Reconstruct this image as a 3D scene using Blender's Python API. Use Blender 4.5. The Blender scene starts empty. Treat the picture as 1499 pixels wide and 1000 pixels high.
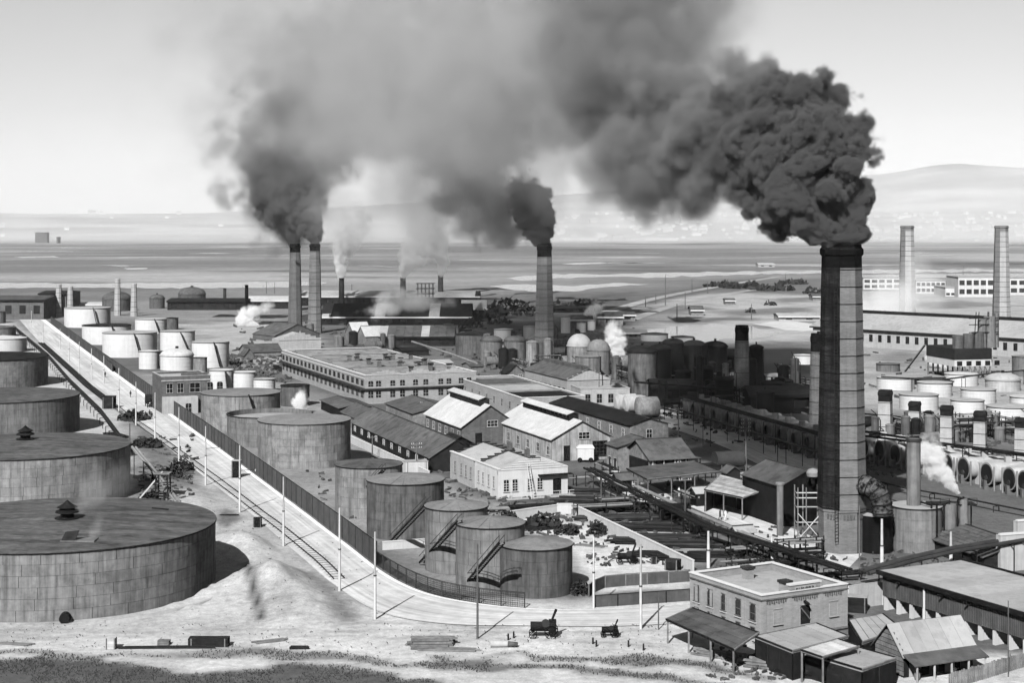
import bpy, bmesh, math, random, time
T0 = time.time()
import numpy as np
from mathutils import Vector
random.seed(7)
S = bpy.context.scene
C = S.collection
# ------------------------------------------------------------------ camera, sky, sun, exposure
F, YH, H = 2400.0, 325.0, 50.0          # focal length and horizon of the photograph in its pixels, eye height in metres
W0 = 749.5
cam = bpy.data.objects.new('camera', bpy.data.cameras.new('camera'))
C.objects.link(cam)
S.camera = cam
cam.location = (0, 0, H)
cam.rotation_euler = (math.pi / 2, 0, 0)
cam.data.lens = 36 * F / 1499
cam.data.shift_y = -(500 - YH) / 1499
cam.data.clip_start = 1
cam.data.clip_end = 60000
world = bpy.data.worlds.new('World')
S.world = world
world.use_nodes = True
nt = world.node_tree
sky = nt.nodes.new('ShaderNodeTexSky')
sky.sky_type = 'NISHITA'
sky.sun_disc = False
AZ, EL = math.radians(18), math.radians(39)
sky.sun_elevation = EL
sky.sun_rotation = math.pi + AZ
sky.air_density = 1.3
sky.dust_density = 0.0
bw = nt.nodes.new('ShaderNodeRGBToBW')     # a black-and-white plate: the sky without its hue
nt.links.new(sky.outputs[0], bw.inputs[0])
nt.links.new(bw.outputs[0], nt.nodes['Background'].inputs[0])
nt.nodes['Background'].inputs[1].default_value = 0.054
sun = bpy.data.objects.new('sun', bpy.data.lights.new('sun', 'SUN'))
C.objects.link(sun)
sun.data.energy = 5.0
sun.data.angle = math.radians(0.5)
sdir = Vector((math.sin(AZ) * math.cos(EL), math.cos(AZ) * math.cos(EL), -math.sin(EL)))
sun.rotation_euler = sdir.to_track_quat('-Z', 'Y').to_euler()
S.view_settings.view_transform = 'Standard'
S.view_settings.look = 'None'
S.view_settings.gamma = 1
S.view_settings.exposure = 0.7
S.cycles.max_bounces = 4
S.cycles.diffuse_bounces = 0
S.cycles.glossy_bounces = 2
S.cycles.volume_bounces = 3
S.cycles.transparent_max_bounces = 8
S.cycles.use_denoising = True
S.cycles.use_adaptive_sampling = True
S.cycles.adaptive_threshold = 0.04
S.cycles.volume_step_rate = 2.5
S.cycles.volume_max_steps = 160

# ------------------------------------------------------------------ helpers
def G(px, py, z=0.0):
    d = F * (H - z) / (py - YH)
    return Vector(((px - W0) / F * d, d, z))
def AT(px, py, d):
    return Vector(((px - W0) / F * d, d, H - (py - YH) / F * d))
def PX(p):
    return W0 + F * p.x / p.y, YH + F * (H - p.z) / p.y

class MB:
    def __init__(s, tf=None):
        s.v = []; s.f = []; s.sm = []; s.tf = tf
    def add(s, pts, faces, smooth=False):
        n = len(s.v)
        s.v += [s.tf(*p) if s.tf else Vector(p) for p in pts]
        s.f += [tuple(i + n for i in f) for f in faces]
        s.sm += [smooth] * len(faces)
        return s
    def hexa(s, p):
        return s.add(p, [(3, 2, 1, 0), (4, 5, 6, 7), (0, 1, 5, 4), (1, 2, 6, 5), (2, 3, 7, 6), (3, 0, 4, 7)])
    def box(s, x0, x1, y0, y1, z0, z1):
        return s.hexa([(x0, y0, z0), (x1, y0, z0), (x1, y1, z0), (x0, y1, z0), (x0, y0, z1), (x1, y0, z1), (x1, y1, z1), (x0, y1, z1)])
    def prism(s, poly, z0, z1):
        n = len(poly)
        return s.add([(x, y, z0) for x, y in poly] + [(x, y, z1) for x, y in poly],
                     [tuple(range(n))[::-1], tuple(range(n, 2 * n))] + [(i, (i + 1) % n, n + (i + 1) % n, n + i) for i in range(n)])
    def bar(s, a, b, w, h=None):
        a, b = Vector(a), Vector(b)
        h = h or w
        d = (b - a).normalized()
        u = d.cross(Vector((0, 0, 1)))
        u = u.normalized() if u.length > 1e-3 else Vector((1, 0, 0))
        t = u.cross(d).normalized()
        u, t = u * (w / 2), t * (h / 2)
        return s.hexa([a - u - t, a + u - t, b + u - t, b - u - t, a - u + t, a + u + t, b + u + t, b - u + t])
    def cyl(s, a, b, r0, r1=None, n=12, caps=True):
        a, b = Vector(a), Vector(b)
        r1 = r0 if r1 is None else r1
        d = (b - a).normalized()
        u = d.cross(Vector((0, 0, 1)))
        u = u.normalized() if u.length > 1e-3 else Vector((1, 0, 0))
        t = d.cross(u)
        R = [u * math.cos(2 * math.pi * i / n) + t * math.sin(2 * math.pi * i / n) for i in range(n)]
        A = [a + k * r0 for k in R]; B = [b + k * r1 for k in R]
        s.add(A + B, [(i, (i + 1) % n, n + (i + 1) % n, n + i) for i in range(n)], n > 8)
        if caps:
            s.add(A, [tuple(range(n))[::-1]]); s.add(B, [tuple(range(n))])
        return s
    def tube(s, pts, r, n=6):
        for a, b in zip(pts[:-1], pts[1:]):
            s.cyl(a, b, r, r, n)
        return s
    def lathe(s, c, prof, n=32, a0=0.0, a1=2 * math.pi, smooth=True):
        c = Vector(c)
        full = abs(a1 - a0 - 2 * math.pi) < 1e-6
        m = n if full else n + 1
        for (r0, z0), (r1, z1) in zip(prof[:-1], prof[1:]):
            A = []
            for r, z in ((r0, z0), (r1, z1)):
                A += [c + Vector((r * math.cos(a0 + (a1 - a0) * i / n), r * math.sin(a0 + (a1 - a0) * i / n), z)) for i in range(m)]
            s.add(A, [(i, (i + 1) % m, m + (i + 1) % m, m + i) for i in range(n)], smooth)
        return s
    def mesh(s, name, mat, o=Vector((0, 0, 0))):
        me = bpy.data.meshes.new(name)
        me.from_pydata([tuple(v - o) for v in s.v], [], s.f)
        me.polygons.foreach_set('use_smooth', s.sm)
        me.materials.append(M[mat])
        return me
    def build(s, name, mat, parent=None):
        o = bpy.data.objects.new(name, s.mesh(name, mat, ORG.get(parent.name, Vector((0, 0, 0))) if parent else Vector((0, 0, 0))))
        C.objects.link(o)
        if parent:
            o.parent = parent
            ORG[o.name] = ORG.get(parent.name, Vector((0, 0, 0)))
        return o
ORG = {}
LABELS = {}
def tag(o, label, cat, group=None, kind=None):
    o['label'] = label
    o['category'] = cat
    if group: o['group'] = group
    if kind: o['kind'] = kind
    LABELS.setdefault(label, []).append(o.name)
    return o
def thing(name, label, cat, loc, group=None):
    o = bpy.data.objects.new(name, None)
    o.empty_display_size = 0.5
    C.objects.link(o)
    o.location = Vector(loc)
    ORG[o.name] = Vector(loc)
    return tag(o, label, cat, group)
def put(name, me, parent, loc=(0, 0, 0), rz=0.0):          # a part that shares its mesh with its likes
    o = bpy.data.objects.new(name, me)
    C.objects.link(o)
    o.parent = parent
    o.location = loc
    o.rotation_euler = (0, 0, rz)
    return o

# ------------------------------------------------------------------ materials (a black-and-white world: greys only)
M = {}
DARKER = 0.80
def mat(name, g, var=0.25, scale=0.6, stretch=(1, 1, 1), streak=0.0, rough=0.9, metal=0.0, bump=0.0, rnd=0.0, spec=0.03, spots=0.0, lo=0.3):
    g = g * (0.92 if g > 0.62 else min(DARKER, max(0.54, 0.54 + (g - 0.12) / 0.18 * 0.26)))
    m = bpy.data.materials.new(name)
    m.use_nodes = True
    t = m.node_tree
    N, L = t.nodes.new, t.links.new
    b = t.nodes['Principled BSDF']
    b.inputs['Roughness'].default_value = rough
    b.inputs['Metallic'].default_value = metal
    b.inputs['Specular IOR Level'].default_value = spec
    geo = N('ShaderNodeNewGeometry').outputs['Position']
    def noise(sc, det, st):
        mp = N('ShaderNodeMapping'); L(geo, mp.inputs[0]); mp.inputs['Scale'].default_value = st
        n = N('ShaderNodeTexNoise'); n.inputs['Scale'].default_value = sc; n.inputs['Detail'].default_value = det
        n.inputs['Roughness'].default_value = 0.65
        L(mp.outputs[0], n.inputs['Vector'])
        return n.outputs[0]
    def rng(x, a, b_, c, d):
        r = N('ShaderNodeMapRange'); L(x, r.inputs[0])
        for i, v in enumerate((a, b_, c, d)): r.inputs[i + 1].default_value = v
        return r.outputs[0]
    def mul(x, y):
        q = N('ShaderNodeMath'); q.operation = 'MULTIPLY'
        for i, k in enumerate((x, y)):
            if isinstance(k, float): q.inputs[i].default_value = k
            else: L(k, q.inputs[i])
        return q.outputs[0]
    n1 = noise(scale, 5, stretch)
    val = rng(n1, lo, 1 - lo, g * (1 - var), g * (1 + var))
    val = mul(val, rng(noise(scale * 0.13, 3, stretch), 0.35, 0.65, 1 - var * 0.6, 1 + var * 0.6))
    if streak:
        val = mul(val, rng(noise(1.6, 4, (1, 1, 0.07)), 0.40, 0.72, 1.0 + 0.25 * streak, 1.0 - 0.75 * streak))
    if spots:
        val = mul(val, rng(noise(0.35, 4, (1, 1, 1)), 0.52, 0.62, 1.0, 1.0 - spots))
    if rnd:
        oi = N('ShaderNodeObjectInfo').outputs['Random']
        val = mul(val, rng(oi, 0, 1, 1 - rnd, 1 + rnd))
    L(val, b.inputs['Base Color'])
    if bump:
        bp = N('ShaderNodeBump'); bp.inputs['Strength'].default_value = bump; bp.inputs['Distance'].default_value = 0.08
        L(n1, bp.inputs['Height']); L(bp.outputs[0], b.inputs['Normal'])
    M[name] = m
    return m
mat('plate_grey', 0.245, 0.22, 0.8, spots=0.22, streak=0.6, rnd=0.07, rough=0.7)
mat('plate_mid', 0.2, 0.2, 0.8, streak=0.6, rnd=0.06, rough=0.65)
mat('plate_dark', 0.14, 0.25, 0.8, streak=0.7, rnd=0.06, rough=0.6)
mat('plate_white', 0.6, 0.06, 0.5, streak=0.12, rnd=0.03, rough=0.6)
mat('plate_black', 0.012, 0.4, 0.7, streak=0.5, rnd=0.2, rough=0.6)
mat('tank_core', 0.09, 0.2, 0.6)
mat('roof_shingle', 0.14, 0.55, 1.5, stretch=(0.5, 2.5, 1), spots=0.3, bump=0.3)
mat('roof_tar', 0.36, 0.2, 0.35, spots=0.25, rnd=0.1)
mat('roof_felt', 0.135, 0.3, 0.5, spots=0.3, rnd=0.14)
mat('roof_mid', 0.25, 0.25, 0.4, spots=0.3, rnd=0.1)
mat('roof_dark', 0.026, 0.35, 0.6, spots=0.3)
mat('roof_pale', 0.36, 0.12, 0.3, spots=0.15)
mat('roof_white', 0.5, 0.12, 0.5, streak=0.2, rnd=0.06)
mat('roof_steel', 0.23, 0.18, 0.5, streak=0.3, rnd=0.05)
mat('corrugated', 0.3, 0.3, 0.7, streak=0.3, rnd=0.3)
mat('brick', 0.31, 0.16, 2.2, stretch=(0.6, 0.6, 2.2), bump=0.3, streak=0.12)
mat('brick_dark', 0.16, 0.25, 2.0, stretch=(0.6, 0.6, 2.2), bump=0.3, streak=0.3)
mat('brick_soot', 0.01, 0.5, 1.6, stretch=(0.7, 0.7, 1.8), streak=0.6)
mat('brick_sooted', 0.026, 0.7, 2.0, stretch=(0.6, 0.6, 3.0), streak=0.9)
mat('brick_pale', 0.38, 0.12, 1.6, stretch=(0.6, 0.6, 2.0), streak=0.2)
mat('brick_chimney', 0.205, 0.22, 2.4, stretch=(0.5, 0.5, 3.0), bump=0.4, streak=0.2)
mat('iron_band', 0.012, 0.3, 1.0)
mat('iron', 0.02, 0.4, 0.8, rough=0.6)
mat('iron_mid', 0.06, 0.3, 0.8, rough=0.6)
mat('pipe_pale', 0.25, 0.25, 0.7, rough=0.6)
mat('stucco_white', 0.58, 0.08, 0.6, streak=0.16)
mat('stucco_stained', 0.33, 0.3, 0.5, streak=0.7)
mat('concrete', 0.42, 0.12, 0.6, streak=0.25)
mat('concrete_white', 0.56, 0.08, 0.6, streak=0.12)
mat('timber_dark', 0.03, 0.35, 1.2, rnd=0.35)
mat('timber_mid', 0.22, 0.3, 1.2, streak=0.3, rnd=0.22)
mat('timber_pale', 0.5, 0.2, 1.2, rnd=0.2)
mat('fence_board', 0.14, 0.2, 0.8, streak=0.3, rnd=0.12)
mat('pole_white', 0.6, 0.1, 1.0)
mat('pole_grey', 0.16, 0.25, 1.0, streak=0.4)
mat('glass_dark', 0.012, 0.2, 1.0, rough=0.25, spec=0.5)
mat('coping', 0.62, 0.08, 0.5)
mat('cloth_dark', 0.05, 0.2, 2.0)
mat('cloth_pale', 0.7, 0.1, 2.0)
mat('rubble', 0.12, 0.5, 1.5)
mat('grass_blade', 0.09, 0.4, 0.5, rnd=0.0)
mat('bush_leaf', 0.045, 0.4, 0.5)
mat('house_white', 0.6, 0.1, 0.02, rnd=0.2)
mat('road_dust', 0.57, 0.10, 0.5, stretch=(1.6, 0.28, 1), lo=0.25)
mat('kerb_pale', 0.82, 0.06, 0.6)
mat('street_pale', 0.6, 0.14, 0.25)
mat('crust', 0.10, 0.95, 1.1, lo=0.40)
mat('causeway_dirt', 0.33, 0.3, 0.05)
mat('ash', 0.6, 0.1, 0.4)
m = mat('water', 0.05, 0.1, 0.1, rough=0.12, spec=0.5)

# ------------------------------------------------------------------ ground sheet
rng = np.random.default_rng(3)
LAT = rng.random((64, 64))
def vnoise(x, y, s, seed=0):
    x = x * s + seed * 7.31; y = y * s + seed * 3.77
    xi = np.floor(x).astype(int); yi = np.floor(y).astype(int)
    fx = x - xi; fy = y - yi
    fx = fx * fx * (3 - 2 * fx); fy = fy * fy * (3 - 2 * fy)
    g = lambda a, b: LAT[a % 64, b % 64]
    return (g(xi, yi) * (1 - fx) + g(xi + 1, yi) * fx) * (1 - fy) + (g(xi, yi + 1) * (1 - fx) + g(xi + 1, yi + 1) * fx) * fy
def fbm(x, y, s, o=4, seed=0):
    return sum(vnoise(x, y, s * 2 ** k, seed + k) * 0.5 ** k for k in range(o)) / (2 - 0.5 ** (o - 1))
RIDGE = ([-1500, -200, 300, 600, 900, 1200, 1290, 1410, 1500, 2000, 3200], [110, 101, 104, 150, 240, 290, 318, 392, 370, 335, 300])
MOUNDS = [(420, 845, 5, 1.9), (385, 805, 6, 1.8), (440, 870, 2.5, 1.0), (400, 860, 2.5, 1.2), (455, 888, 5, 1.2), (345, 800, 6, 1.2), (275, 715, 8, 1.6), (235, 668, 8, 1.3), (300, 740, 6, 1.2), (365, 860, 5, 1.0)]
TA, TB = G(60, 502), G(500, 852)
def height(x, y):
    z = np.zeros_like(x)
    t = np.clip((176 - y) / 176, 0, 1)
    z += 47.5 * t ** 1.15
    near = np.clip((420 - y) / 100, 0, 1)
    z += near * (fbm(x, y, 0.08, 2, 2) - 0.5) * 0.16
    ux, uy = (TB.x - TA.x), (TB.y - TA.y); ul = math.hypot(ux, uy); ux /= ul; uy /= ul
    side = (x - TA.x) * uy - (y - TA.y) * ux          # metres left or right of the track
    clear = np.clip((np.maximum(side, 0) - 3) / 5, 0, 1)
    for px, py, r, a in MOUNDS:
        c = G(px, py)
        z += a * np.exp(-(((x - c.x) / r) ** 2 + ((y - c.y) / (r * 1.5)) ** 2)) * (0.75 + 0.5 * fbm(x, y, 0.25, 3, 5)) * clear
    z += clear * np.clip((340 - y) / 60, 0, 1) * np.clip((y - 200) / 8, 0, 1) * np.clip((30 - side) / 8, 0, 1) * (np.abs(fbm(x, y, 0.35, 4, 8) - 0.5) * 1.3)
    s = np.clip((y - 4300) / 2200, 0, 1)
    z += 85 * s ** 1.4 * (0.8 + 0.4 * fbm(x, y, 0.0007, 3, 1))
    u = np.clip((y - 6500) / 3000, 0, 1)
    rz = np.interp(W0 + F * x / np.maximum(y, 1), RIDGE[0], RIDGE[1])
    rz = rz * (0.88 + 0.24 * fbm(x, y, 0.0011, 4, 9))
    z = z + np.maximum(0, (rz - 85)) * (u * u * (3 - 2 * u))
    z -= np.clip((y - 9500) / 1500, 0, 1) * 250
    return z
def polymask(x, y, poly, soft, warp=1.0, seed=0, ws=0.09):
    q = [G(*p) for p in poly]; pad = soft + 16 * warp
    sel = (y > min(p.y for p in q) - pad) & (y < max(p.y for p in q) + pad) & (x > min(p.x for p in q) - pad) & (x < max(p.x for p in q) + pad)
    out = np.zeros(x.shape)
    if sel.any(): out[sel] = polymask_(x[sel], y[sel], poly, soft, warp, seed, ws)
    return out
def polymask_(x, y, poly, soft, warp, seed, ws):
    wx = x + (fbm(x, y, ws, 4, seed) - 0.5) * 9 * warp
    wy = y + (fbm(x, y, ws, 4, seed + 11) - 0.5) * 14 * warp
    inside = np.zeros(x.shape, bool); dist = np.full(x.shape, 1e9)
    P_ = [G(*p) for p in poly]
    for a, b in zip(P_, P_[1:] + P_[:1]):
        dx, dy = b.x - a.x, b.y - a.y
        c = ((a.y > wy) != (b.y > wy)) & (wx < dx * (wy - a.y) / (dy if abs(dy) > 1e-9 else 1e-9) + a.x)
        inside ^= c
        k = np.clip(((wx - a.x) * dx + (wy - a.y) * dy) / (dx * dx + dy * dy + 1e-9), 0, 1)
        dist = np.minimum(dist, np.hypot(wx - a.x - k * dx, wy - a.y - k * dy))
    sd = np.where(inside, dist, -dist)
    return np.clip(sd / soft * 0.5 + 0.5, 0, 1)
TONES = [  # photographed outlines of the earths: pale dirt, oily yard, dry grass, cinders, and painted smoke shadow
    ([(-400, 1100), (-400, 905), (0, 905), (300, 870), (520, 890), (700, 880), (1010, 880), (1120, 940), (1600, 960), (1600, 1100)], 0.5, 2.5, 0.6),
    ([(-200, 940), (-200, 480), (20, 470), (300, 690), (500, 850), (560, 910), (300, 935)], 0.43, 4, 0.6),
    ([(185, 735), (185, 560), (230, 600), (285, 690), (262, 740)], 0.16, 3, 1.0),
    ([(440, 832), (470, 835), (540, 905), (510, 915)], 0.2, 1.2, 0.7),
    ([(180, 545), (430, 560), (1000, 860), (620, 850), (330, 640)], 0.25, 5, 0.8),
    ([(310, 640), (520, 650), (640, 720), (720, 745), (560, 800), (420, 710)], 0.24, 4, 0.9),
    ([(735, 765), (830, 745), (1012, 835), (1010, 865), (870, 868), (830, 800)], 0.55, 1.2, 0.3),
    ([(640, 700), (735, 735), (810, 735), (1010, 825), (1200, 800), (1010, 715), (830, 690), (640, 690)], 0.08, 3, 0.8),
    ([(830, 760), (880, 740), (1040, 770), (1040, 830), (930, 790)], 0.30, 3, 1.0),
    ([(1050, 842), (1260, 825), (1290, 860), (1250, 900), (1235, 860)], 0.2, 2, 0.5),
    ([(1200, 640), (1499, 700), (1600, 650), (1600, 560), (1210, 560)], 0.14, 4, 0.8),
    ([(1210, 585), (1210, 455), (1600, 470), (1600, 610), (1400, 620)], 0.33, 8, 1.0),
    ([(850, 480), (930, 440), (1100, 425), (1600, 430), (1600, 478), (1210, 500), (1000, 500)], 0.36, 15, 2.5),
    ([(880, 480), (940, 448), (1050, 445), (1010, 470)], 0.25, 12, 3.0),
    ([(1040, 412), (1210, 408), (1210, 432), (1050, 428)], 0.13, 20, 3.0),
    ([(868, 457), (950, 434), (1040, 417), (1130, 404), (1050, 424), (960, 443)], 0.09, 6, 1.0),
    ([(690, 470), (900, 440), (940, 470), (900, 540), (700, 520)], 0.08, 12, 2.0),
    ([(700, 452), (880, 428), (960, 425), (940, 445), (760, 470)], 0.10, 20, 3.0),
    ([(900, 510), (1200, 510), (1215, 690), (960, 600)], 0.022, 6, 1.0),  # dark works ground, made blacker still by the plume's shadow painted in
    ([(-50, 924), (300, 921), (700, 927), (1000, 922), (1000, 925), (700, 930), (300, 924), (-50, 928)], 0.34, 0.5, 0.3),
    ([(-50, 934), (300, 930), (640, 934), (980, 944), (980, 947), (640, 937), (300, 933), (-50, 937)], 0.36, 0.5, 0.3),
    ([(420, 918), (560, 912), (700, 916), (820, 910), (820, 913), (700, 920), (560, 916)], 0.36, 0.5, 0.4),
    ([(560, 900), (620, 885), (690, 905), (620, 915)], 0.36, 1.5, 0.8),
    ([(352, 830), (361, 828), (374, 862), (387, 908), (376, 911), (363, 872)], 0.06, 0.5, 0.12),
    ([(385, 880), (430, 868), (440, 890), (410, 905)], 0.36, 1.0, 0.7),
    ([(300, 760), (330, 745), (345, 762), (325, 775)], 0.15, 1.0, 0.6),
    ([(900, 455), (1000, 447), (1045, 452), (940, 463)], 0.14, 8, 2.0),
    ([(1040, 456), (1180, 449), (1205, 456), (1080, 463)], 0.16, 8, 2.0),
    ([(950, 470), (1080, 463), (1110, 468), (1000, 475)], 0.13, 8, 1.5),
    ([(1120, 438), (1200, 434), (1205, 440), (1140, 445)], 0.17, 8, 2.0),
    ([(1090, 476), (1200, 470), (1210, 478), (1120, 482)], 0.17, 8, 1.5),
    ([(1280, 446), (1400, 440), (1500, 448), (1380, 452)], 0.2, 8, 2.0),
    ([(1220, 460), (1330, 456), (1400, 462), (1290, 468)], 0.2, 8, 2.0),
    ([(1270, 520), (1340, 515), (1360, 530), (1300, 540)], 0.2, 6, 1.5),
    ([(240, 475), (420, 468), (470, 510), (400, 540), (330, 520)], 0.36, 10, 2.0),
    ([(-100, 470), (-100, 440), (500, 440), (460, 470)], 0.22, 15, 2.0),
]
RT = random.Random(4)
for _ in range(34):                      # darker and paler reaches of the marsh
    x_, y_ = RT.uniform(-100, 1500), RT.uniform(352, 408); w_, h_ = RT.uniform(40, 190), RT.uniform(1.2, 4.5)
    if 1040 < x_ < 1500 and y_ > 398: continue
    TONES.append(([(x_ - w_, y_ + RT.uniform(-1, 1)), (x_ - w_ * .3, y_ - h_ * .5), (x_ + w_ * .5, y_ - h_ * .4), (x_ + w_, y_), (x_ + w_ * .3, y_ + h_ * .5), (x_ - w_ * .5, y_ + h_ * .4)], RT.choice((.09, .11, .13, .15, .3, .36)), 25, 4.0))
GRASS_POLY = [([(-400, 1100), (-400, 966), (0, 968), (90, 962), (180, 966), (300, 986), (420, 976), (560, 984), (640, 992), (690, 1006), (700, 1100)], 0.10),
              ([(200, 957), (330, 954), (480, 950), (560, 962), (600, 970), (470, 968), (330, 962)], 0.2),
              ([(560, 973), (700, 969), (900, 979), (1080, 998), (1070, 1004), (880, 989), (700, 980)], 0.16),
              ([(720, 957), (860, 959), (1010, 966), (1150, 993), (1140, 1001), (960, 976), (800, 965)], 0.17),
              ([(-50, 953), (120, 955), (240, 960), (120, 961), (-50, 958)], 0.2)]
def tones(x, y):
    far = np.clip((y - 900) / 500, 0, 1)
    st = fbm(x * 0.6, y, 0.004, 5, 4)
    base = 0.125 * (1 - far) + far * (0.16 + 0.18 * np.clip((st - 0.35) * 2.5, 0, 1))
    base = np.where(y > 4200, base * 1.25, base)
    for i, (poly, tone, soft, warp) in enumerate(TONES):
        k = polymask(x, y, poly, soft, warp, i)
        base = base * (1 - k) + tone * k
    for i, (poly, tone) in enumerate(GRASS_POLY):
        k = polymask(x, y, poly, 0.9, 0.5, 40 + i, 0.16)
        base = base * (1 - k) + tone * k
    return base * 0.8
def sheet(name, ys, fx, ncol):
    ys = np.array(ys)
    U = np.linspace(-1, 1, ncol)
    Y, X = np.meshgrid(ys, U, indexing='ij')
    X = X * (60 + Y * fx)
    Z = height(X, Y)
    T = tones(X, Y)
    nr = len(ys)
    V = np.stack([X, Y, Z], -1).reshape(-1, 3)
    idx = np.arange(nr * ncol).reshape(nr, ncol)
    Q = np.stack([idx[:-1, :-1], idx[:-1, 1:], idx[1:, 1:], idx[1:, :-1]], -1).reshape(-1, 4)
    me = bpy.data.meshes.new(name)
    me.vertices.add(len(V)); me.vertices.foreach_set('co', V.ravel())
    me.loops.add(Q.size); me.loops.foreach_set('vertex_index', Q.ravel())
    me.polygons.add(len(Q)); me.polygons.foreach_set('loop_start', np.arange(0, Q.size, 4))
    me.polygons.foreach_set('use_smooth', np.ones(len(Q), bool))
    a = me.attributes.new('tone', 'FLOAT', 'POINT'); a.data.foreach_set('value', T.ravel())
    me.update(); me.validate()
    o = bpy.data.objects.new(name, me); C.objects.link(o)
    o['kind'] = 'structure'
    return o
def earth_material():
    m = bpy.data.materials.new('earth'); m.use_nodes = True
    t = m.node_tree; N, L = t.nodes.new, t.links.new
    b = t.nodes['Principled BSDF']; b.inputs['Roughness'].default_value = 0.95; b.inputs['Specular IOR Level'].default_value = 0.1
    at = N('ShaderNodeAttribute'); at.attribute_name = 'tone'
    geo = N('ShaderNodeNewGeometry').outputs['Position']
    val = at.outputs['Fac']
    for sc, det, amp, st in ((5.0, 3, 0.22, (1, 1, 1)), (0.9, 6, 0.28, (1, 1, 1)), (0.09, 5, 0.25, (1, 1, 1)), (0.012, 5, 0.16, (0.8, 1.0, 1))):
        mp = N('ShaderNodeMapping'); L(geo, mp.inputs[0]); mp.inputs['Scale'].default_value = st
        n = N('ShaderNodeTexNoise'); n.inputs['Scale'].default_value = sc; n.inputs['Detail'].default_value = det; n.inputs['Roughness'].default_value = 0.7
        L(mp.outputs[0], n.inputs['Vector'])
        r = N('ShaderNodeMapRange'); L(n.outputs[0], r.inputs[0])
        for i, v in enumerate((0.3, 0.7, 1 - amp, 1 + amp)): r.inputs[i + 1].default_value = v
        q = N('ShaderNodeMath'); q.operation = 'MULTIPLY'; L(val, q.inputs[0]); L(r.outputs[0], q.inputs[1]); val = q.outputs[0]
    L(val, b.inputs['Base Color'])
    bp = N('ShaderNodeBump'); bp.inputs['Strength'].default_value = 0.5; bp.inputs['Distance'].default_value = 0.3
    L(n.outputs[0], bp.inputs['Height'])
    return m
M['earth'] = earth_material()
ys = list(np.linspace(2, 170, 40))
while ys[-1] < 6500: ys.append(ys[-1] * 1.0052)
g = sheet('ground', ys, 0.42, 330)
g.data.materials.append(M['earth'])
yh_ = list(np.linspace(ys[-1], 10800, 60))
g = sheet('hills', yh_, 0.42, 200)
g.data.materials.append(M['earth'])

def strip(name, pairs, mat_, z, sub=6, n=8, kind='structure', side=None):
    def cr(p, i, t):
        a, b, c, d = p[max(i - 1, 0)], p[i], p[i + 1], p[min(i + 2, len(p) - 1)]
        return 0.5 * (2 * b + (c - a) * t + (2 * a - 5 * b + 4 * c - d) * t * t + (3 * b - a - 3 * c + d) * t ** 3)
    Lp = [G(*p[0]) for p in pairs]; Rp = [G(*p[1]) for p in pairs]
    rows = []
    for i in range(len(pairs) - 1):
        for j in range(n):
            rows.append((cr(Lp, i, j / n), cr(Rp, i, j / n)))
    rows.append((Lp[-1], Rp[-1]))
    mb = MB(); V = []
    for a, b in rows:
        for k in range(sub + 1):
            p = a.lerp(b, k / sub)
            V.append((p.x, p.y, z + (height(np.array([p.x]), np.array([p.y]))[0] if z < .5 else 0)))
    s1 = sub + 1
    mb.add(V, [(r * s1 + k, r * s1 + k + 1, (r + 1) * s1 + k + 1, (r + 1) * s1 + k) for r in range(len(rows) - 1) for k in range(sub)], True)
    o = mb.build(name, mat_)
    run = [0.0]
    for (a, b), (a2, b2) in zip(rows[:-1], rows[1:]): run.append(run[-1] + ((a2 + b2 - a - b) / 2).length)
    at = o.data.attributes.new('run', 'FLOAT_VECTOR', 'POINT')
    at.data.foreach_set('vector', [q for r in range(len(rows)) for k in range(s1) for q in (k / sub, run[r], 0.0)])
    o['kind'] = kind
    return o, rows
def road_material(name, g):
    m = bpy.data.materials.new(name); m.use_nodes = True
    t = m.node_tree; N, L = t.nodes.new, t.links.new
    b = t.nodes['Principled BSDF']; b.inputs['Roughness'].default_value = .95; b.inputs['Specular IOR Level'].default_value = .1
    at = N('ShaderNodeAttribute'); at.attribute_name = 'run'
    geo = N('ShaderNodeNewGeometry').outputs['Position']
    val = None
    for src, st, sc, det, lo, hi, a0, a1 in ((at.outputs['Vector'], (14, .02, 1), 1, 4, .35, .65, .78, 1.1), (at.outputs['Vector'], (4, .012, 1), 1, 3, .35, .65, .85, 1.1), (geo, (1, 1, 1), .5, 6, .3, .7, .82, 1.14), (geo, (1, 1, 1), .06, 4, .35, .65, .88, 1.08)):
        mp = N('ShaderNodeMapping'); L(src, mp.inputs[0]); mp.inputs['Scale'].default_value = st
        n = N('ShaderNodeTexNoise'); n.inputs['Scale'].default_value = sc; n.inputs['Detail'].default_value = det; n.inputs['Roughness'].default_value = .65
        L(mp.outputs[0], n.inputs['Vector'])
        r = N('ShaderNodeMapRange'); L(n.outputs[0], r.inputs[0])
        for i, v in enumerate((lo, hi, a0, a1)): r.inputs[i + 1].default_value = v
        q = N('ShaderNodeMath'); q.operation = 'MULTIPLY'
        if val is None: q.inputs[0].default_value = g
        else: L(val, q.inputs[0])
        L(r.outputs[0], q.inputs[1]); val = q.outputs[0]
    L(val, b.inputs['Base Color']); M[name] = m
road_material('road_dust', .48)
road_material('street_pale', .5)
ROAD = [((28, 468), (66, 468)), ((62, 505), (110, 502)), ((112, 548), (165, 543)), ((172, 597), (231, 592)), ((232, 645), (299, 641)),
        ((300, 700), (365, 690)), ((366, 752), (434, 742)), ((436, 812), (505, 796)), ((490, 858), (560, 838)), ((556, 898), (622, 869)),
        ((650, 915), (702, 886)), ((780, 918), (800, 894)), ((900, 918), (900, 893)), ((1012, 912), (1012, 886))]
road, ROWS = strip('road', ROAD, 'road_dust', 0.10)
strip('kerb_strip', [((r[1][0] - 6, r[1][1] + .5), (r[1][0], r[1][1])) for r in ROAD], 'kerb_pale', 0.12, 2)
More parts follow.
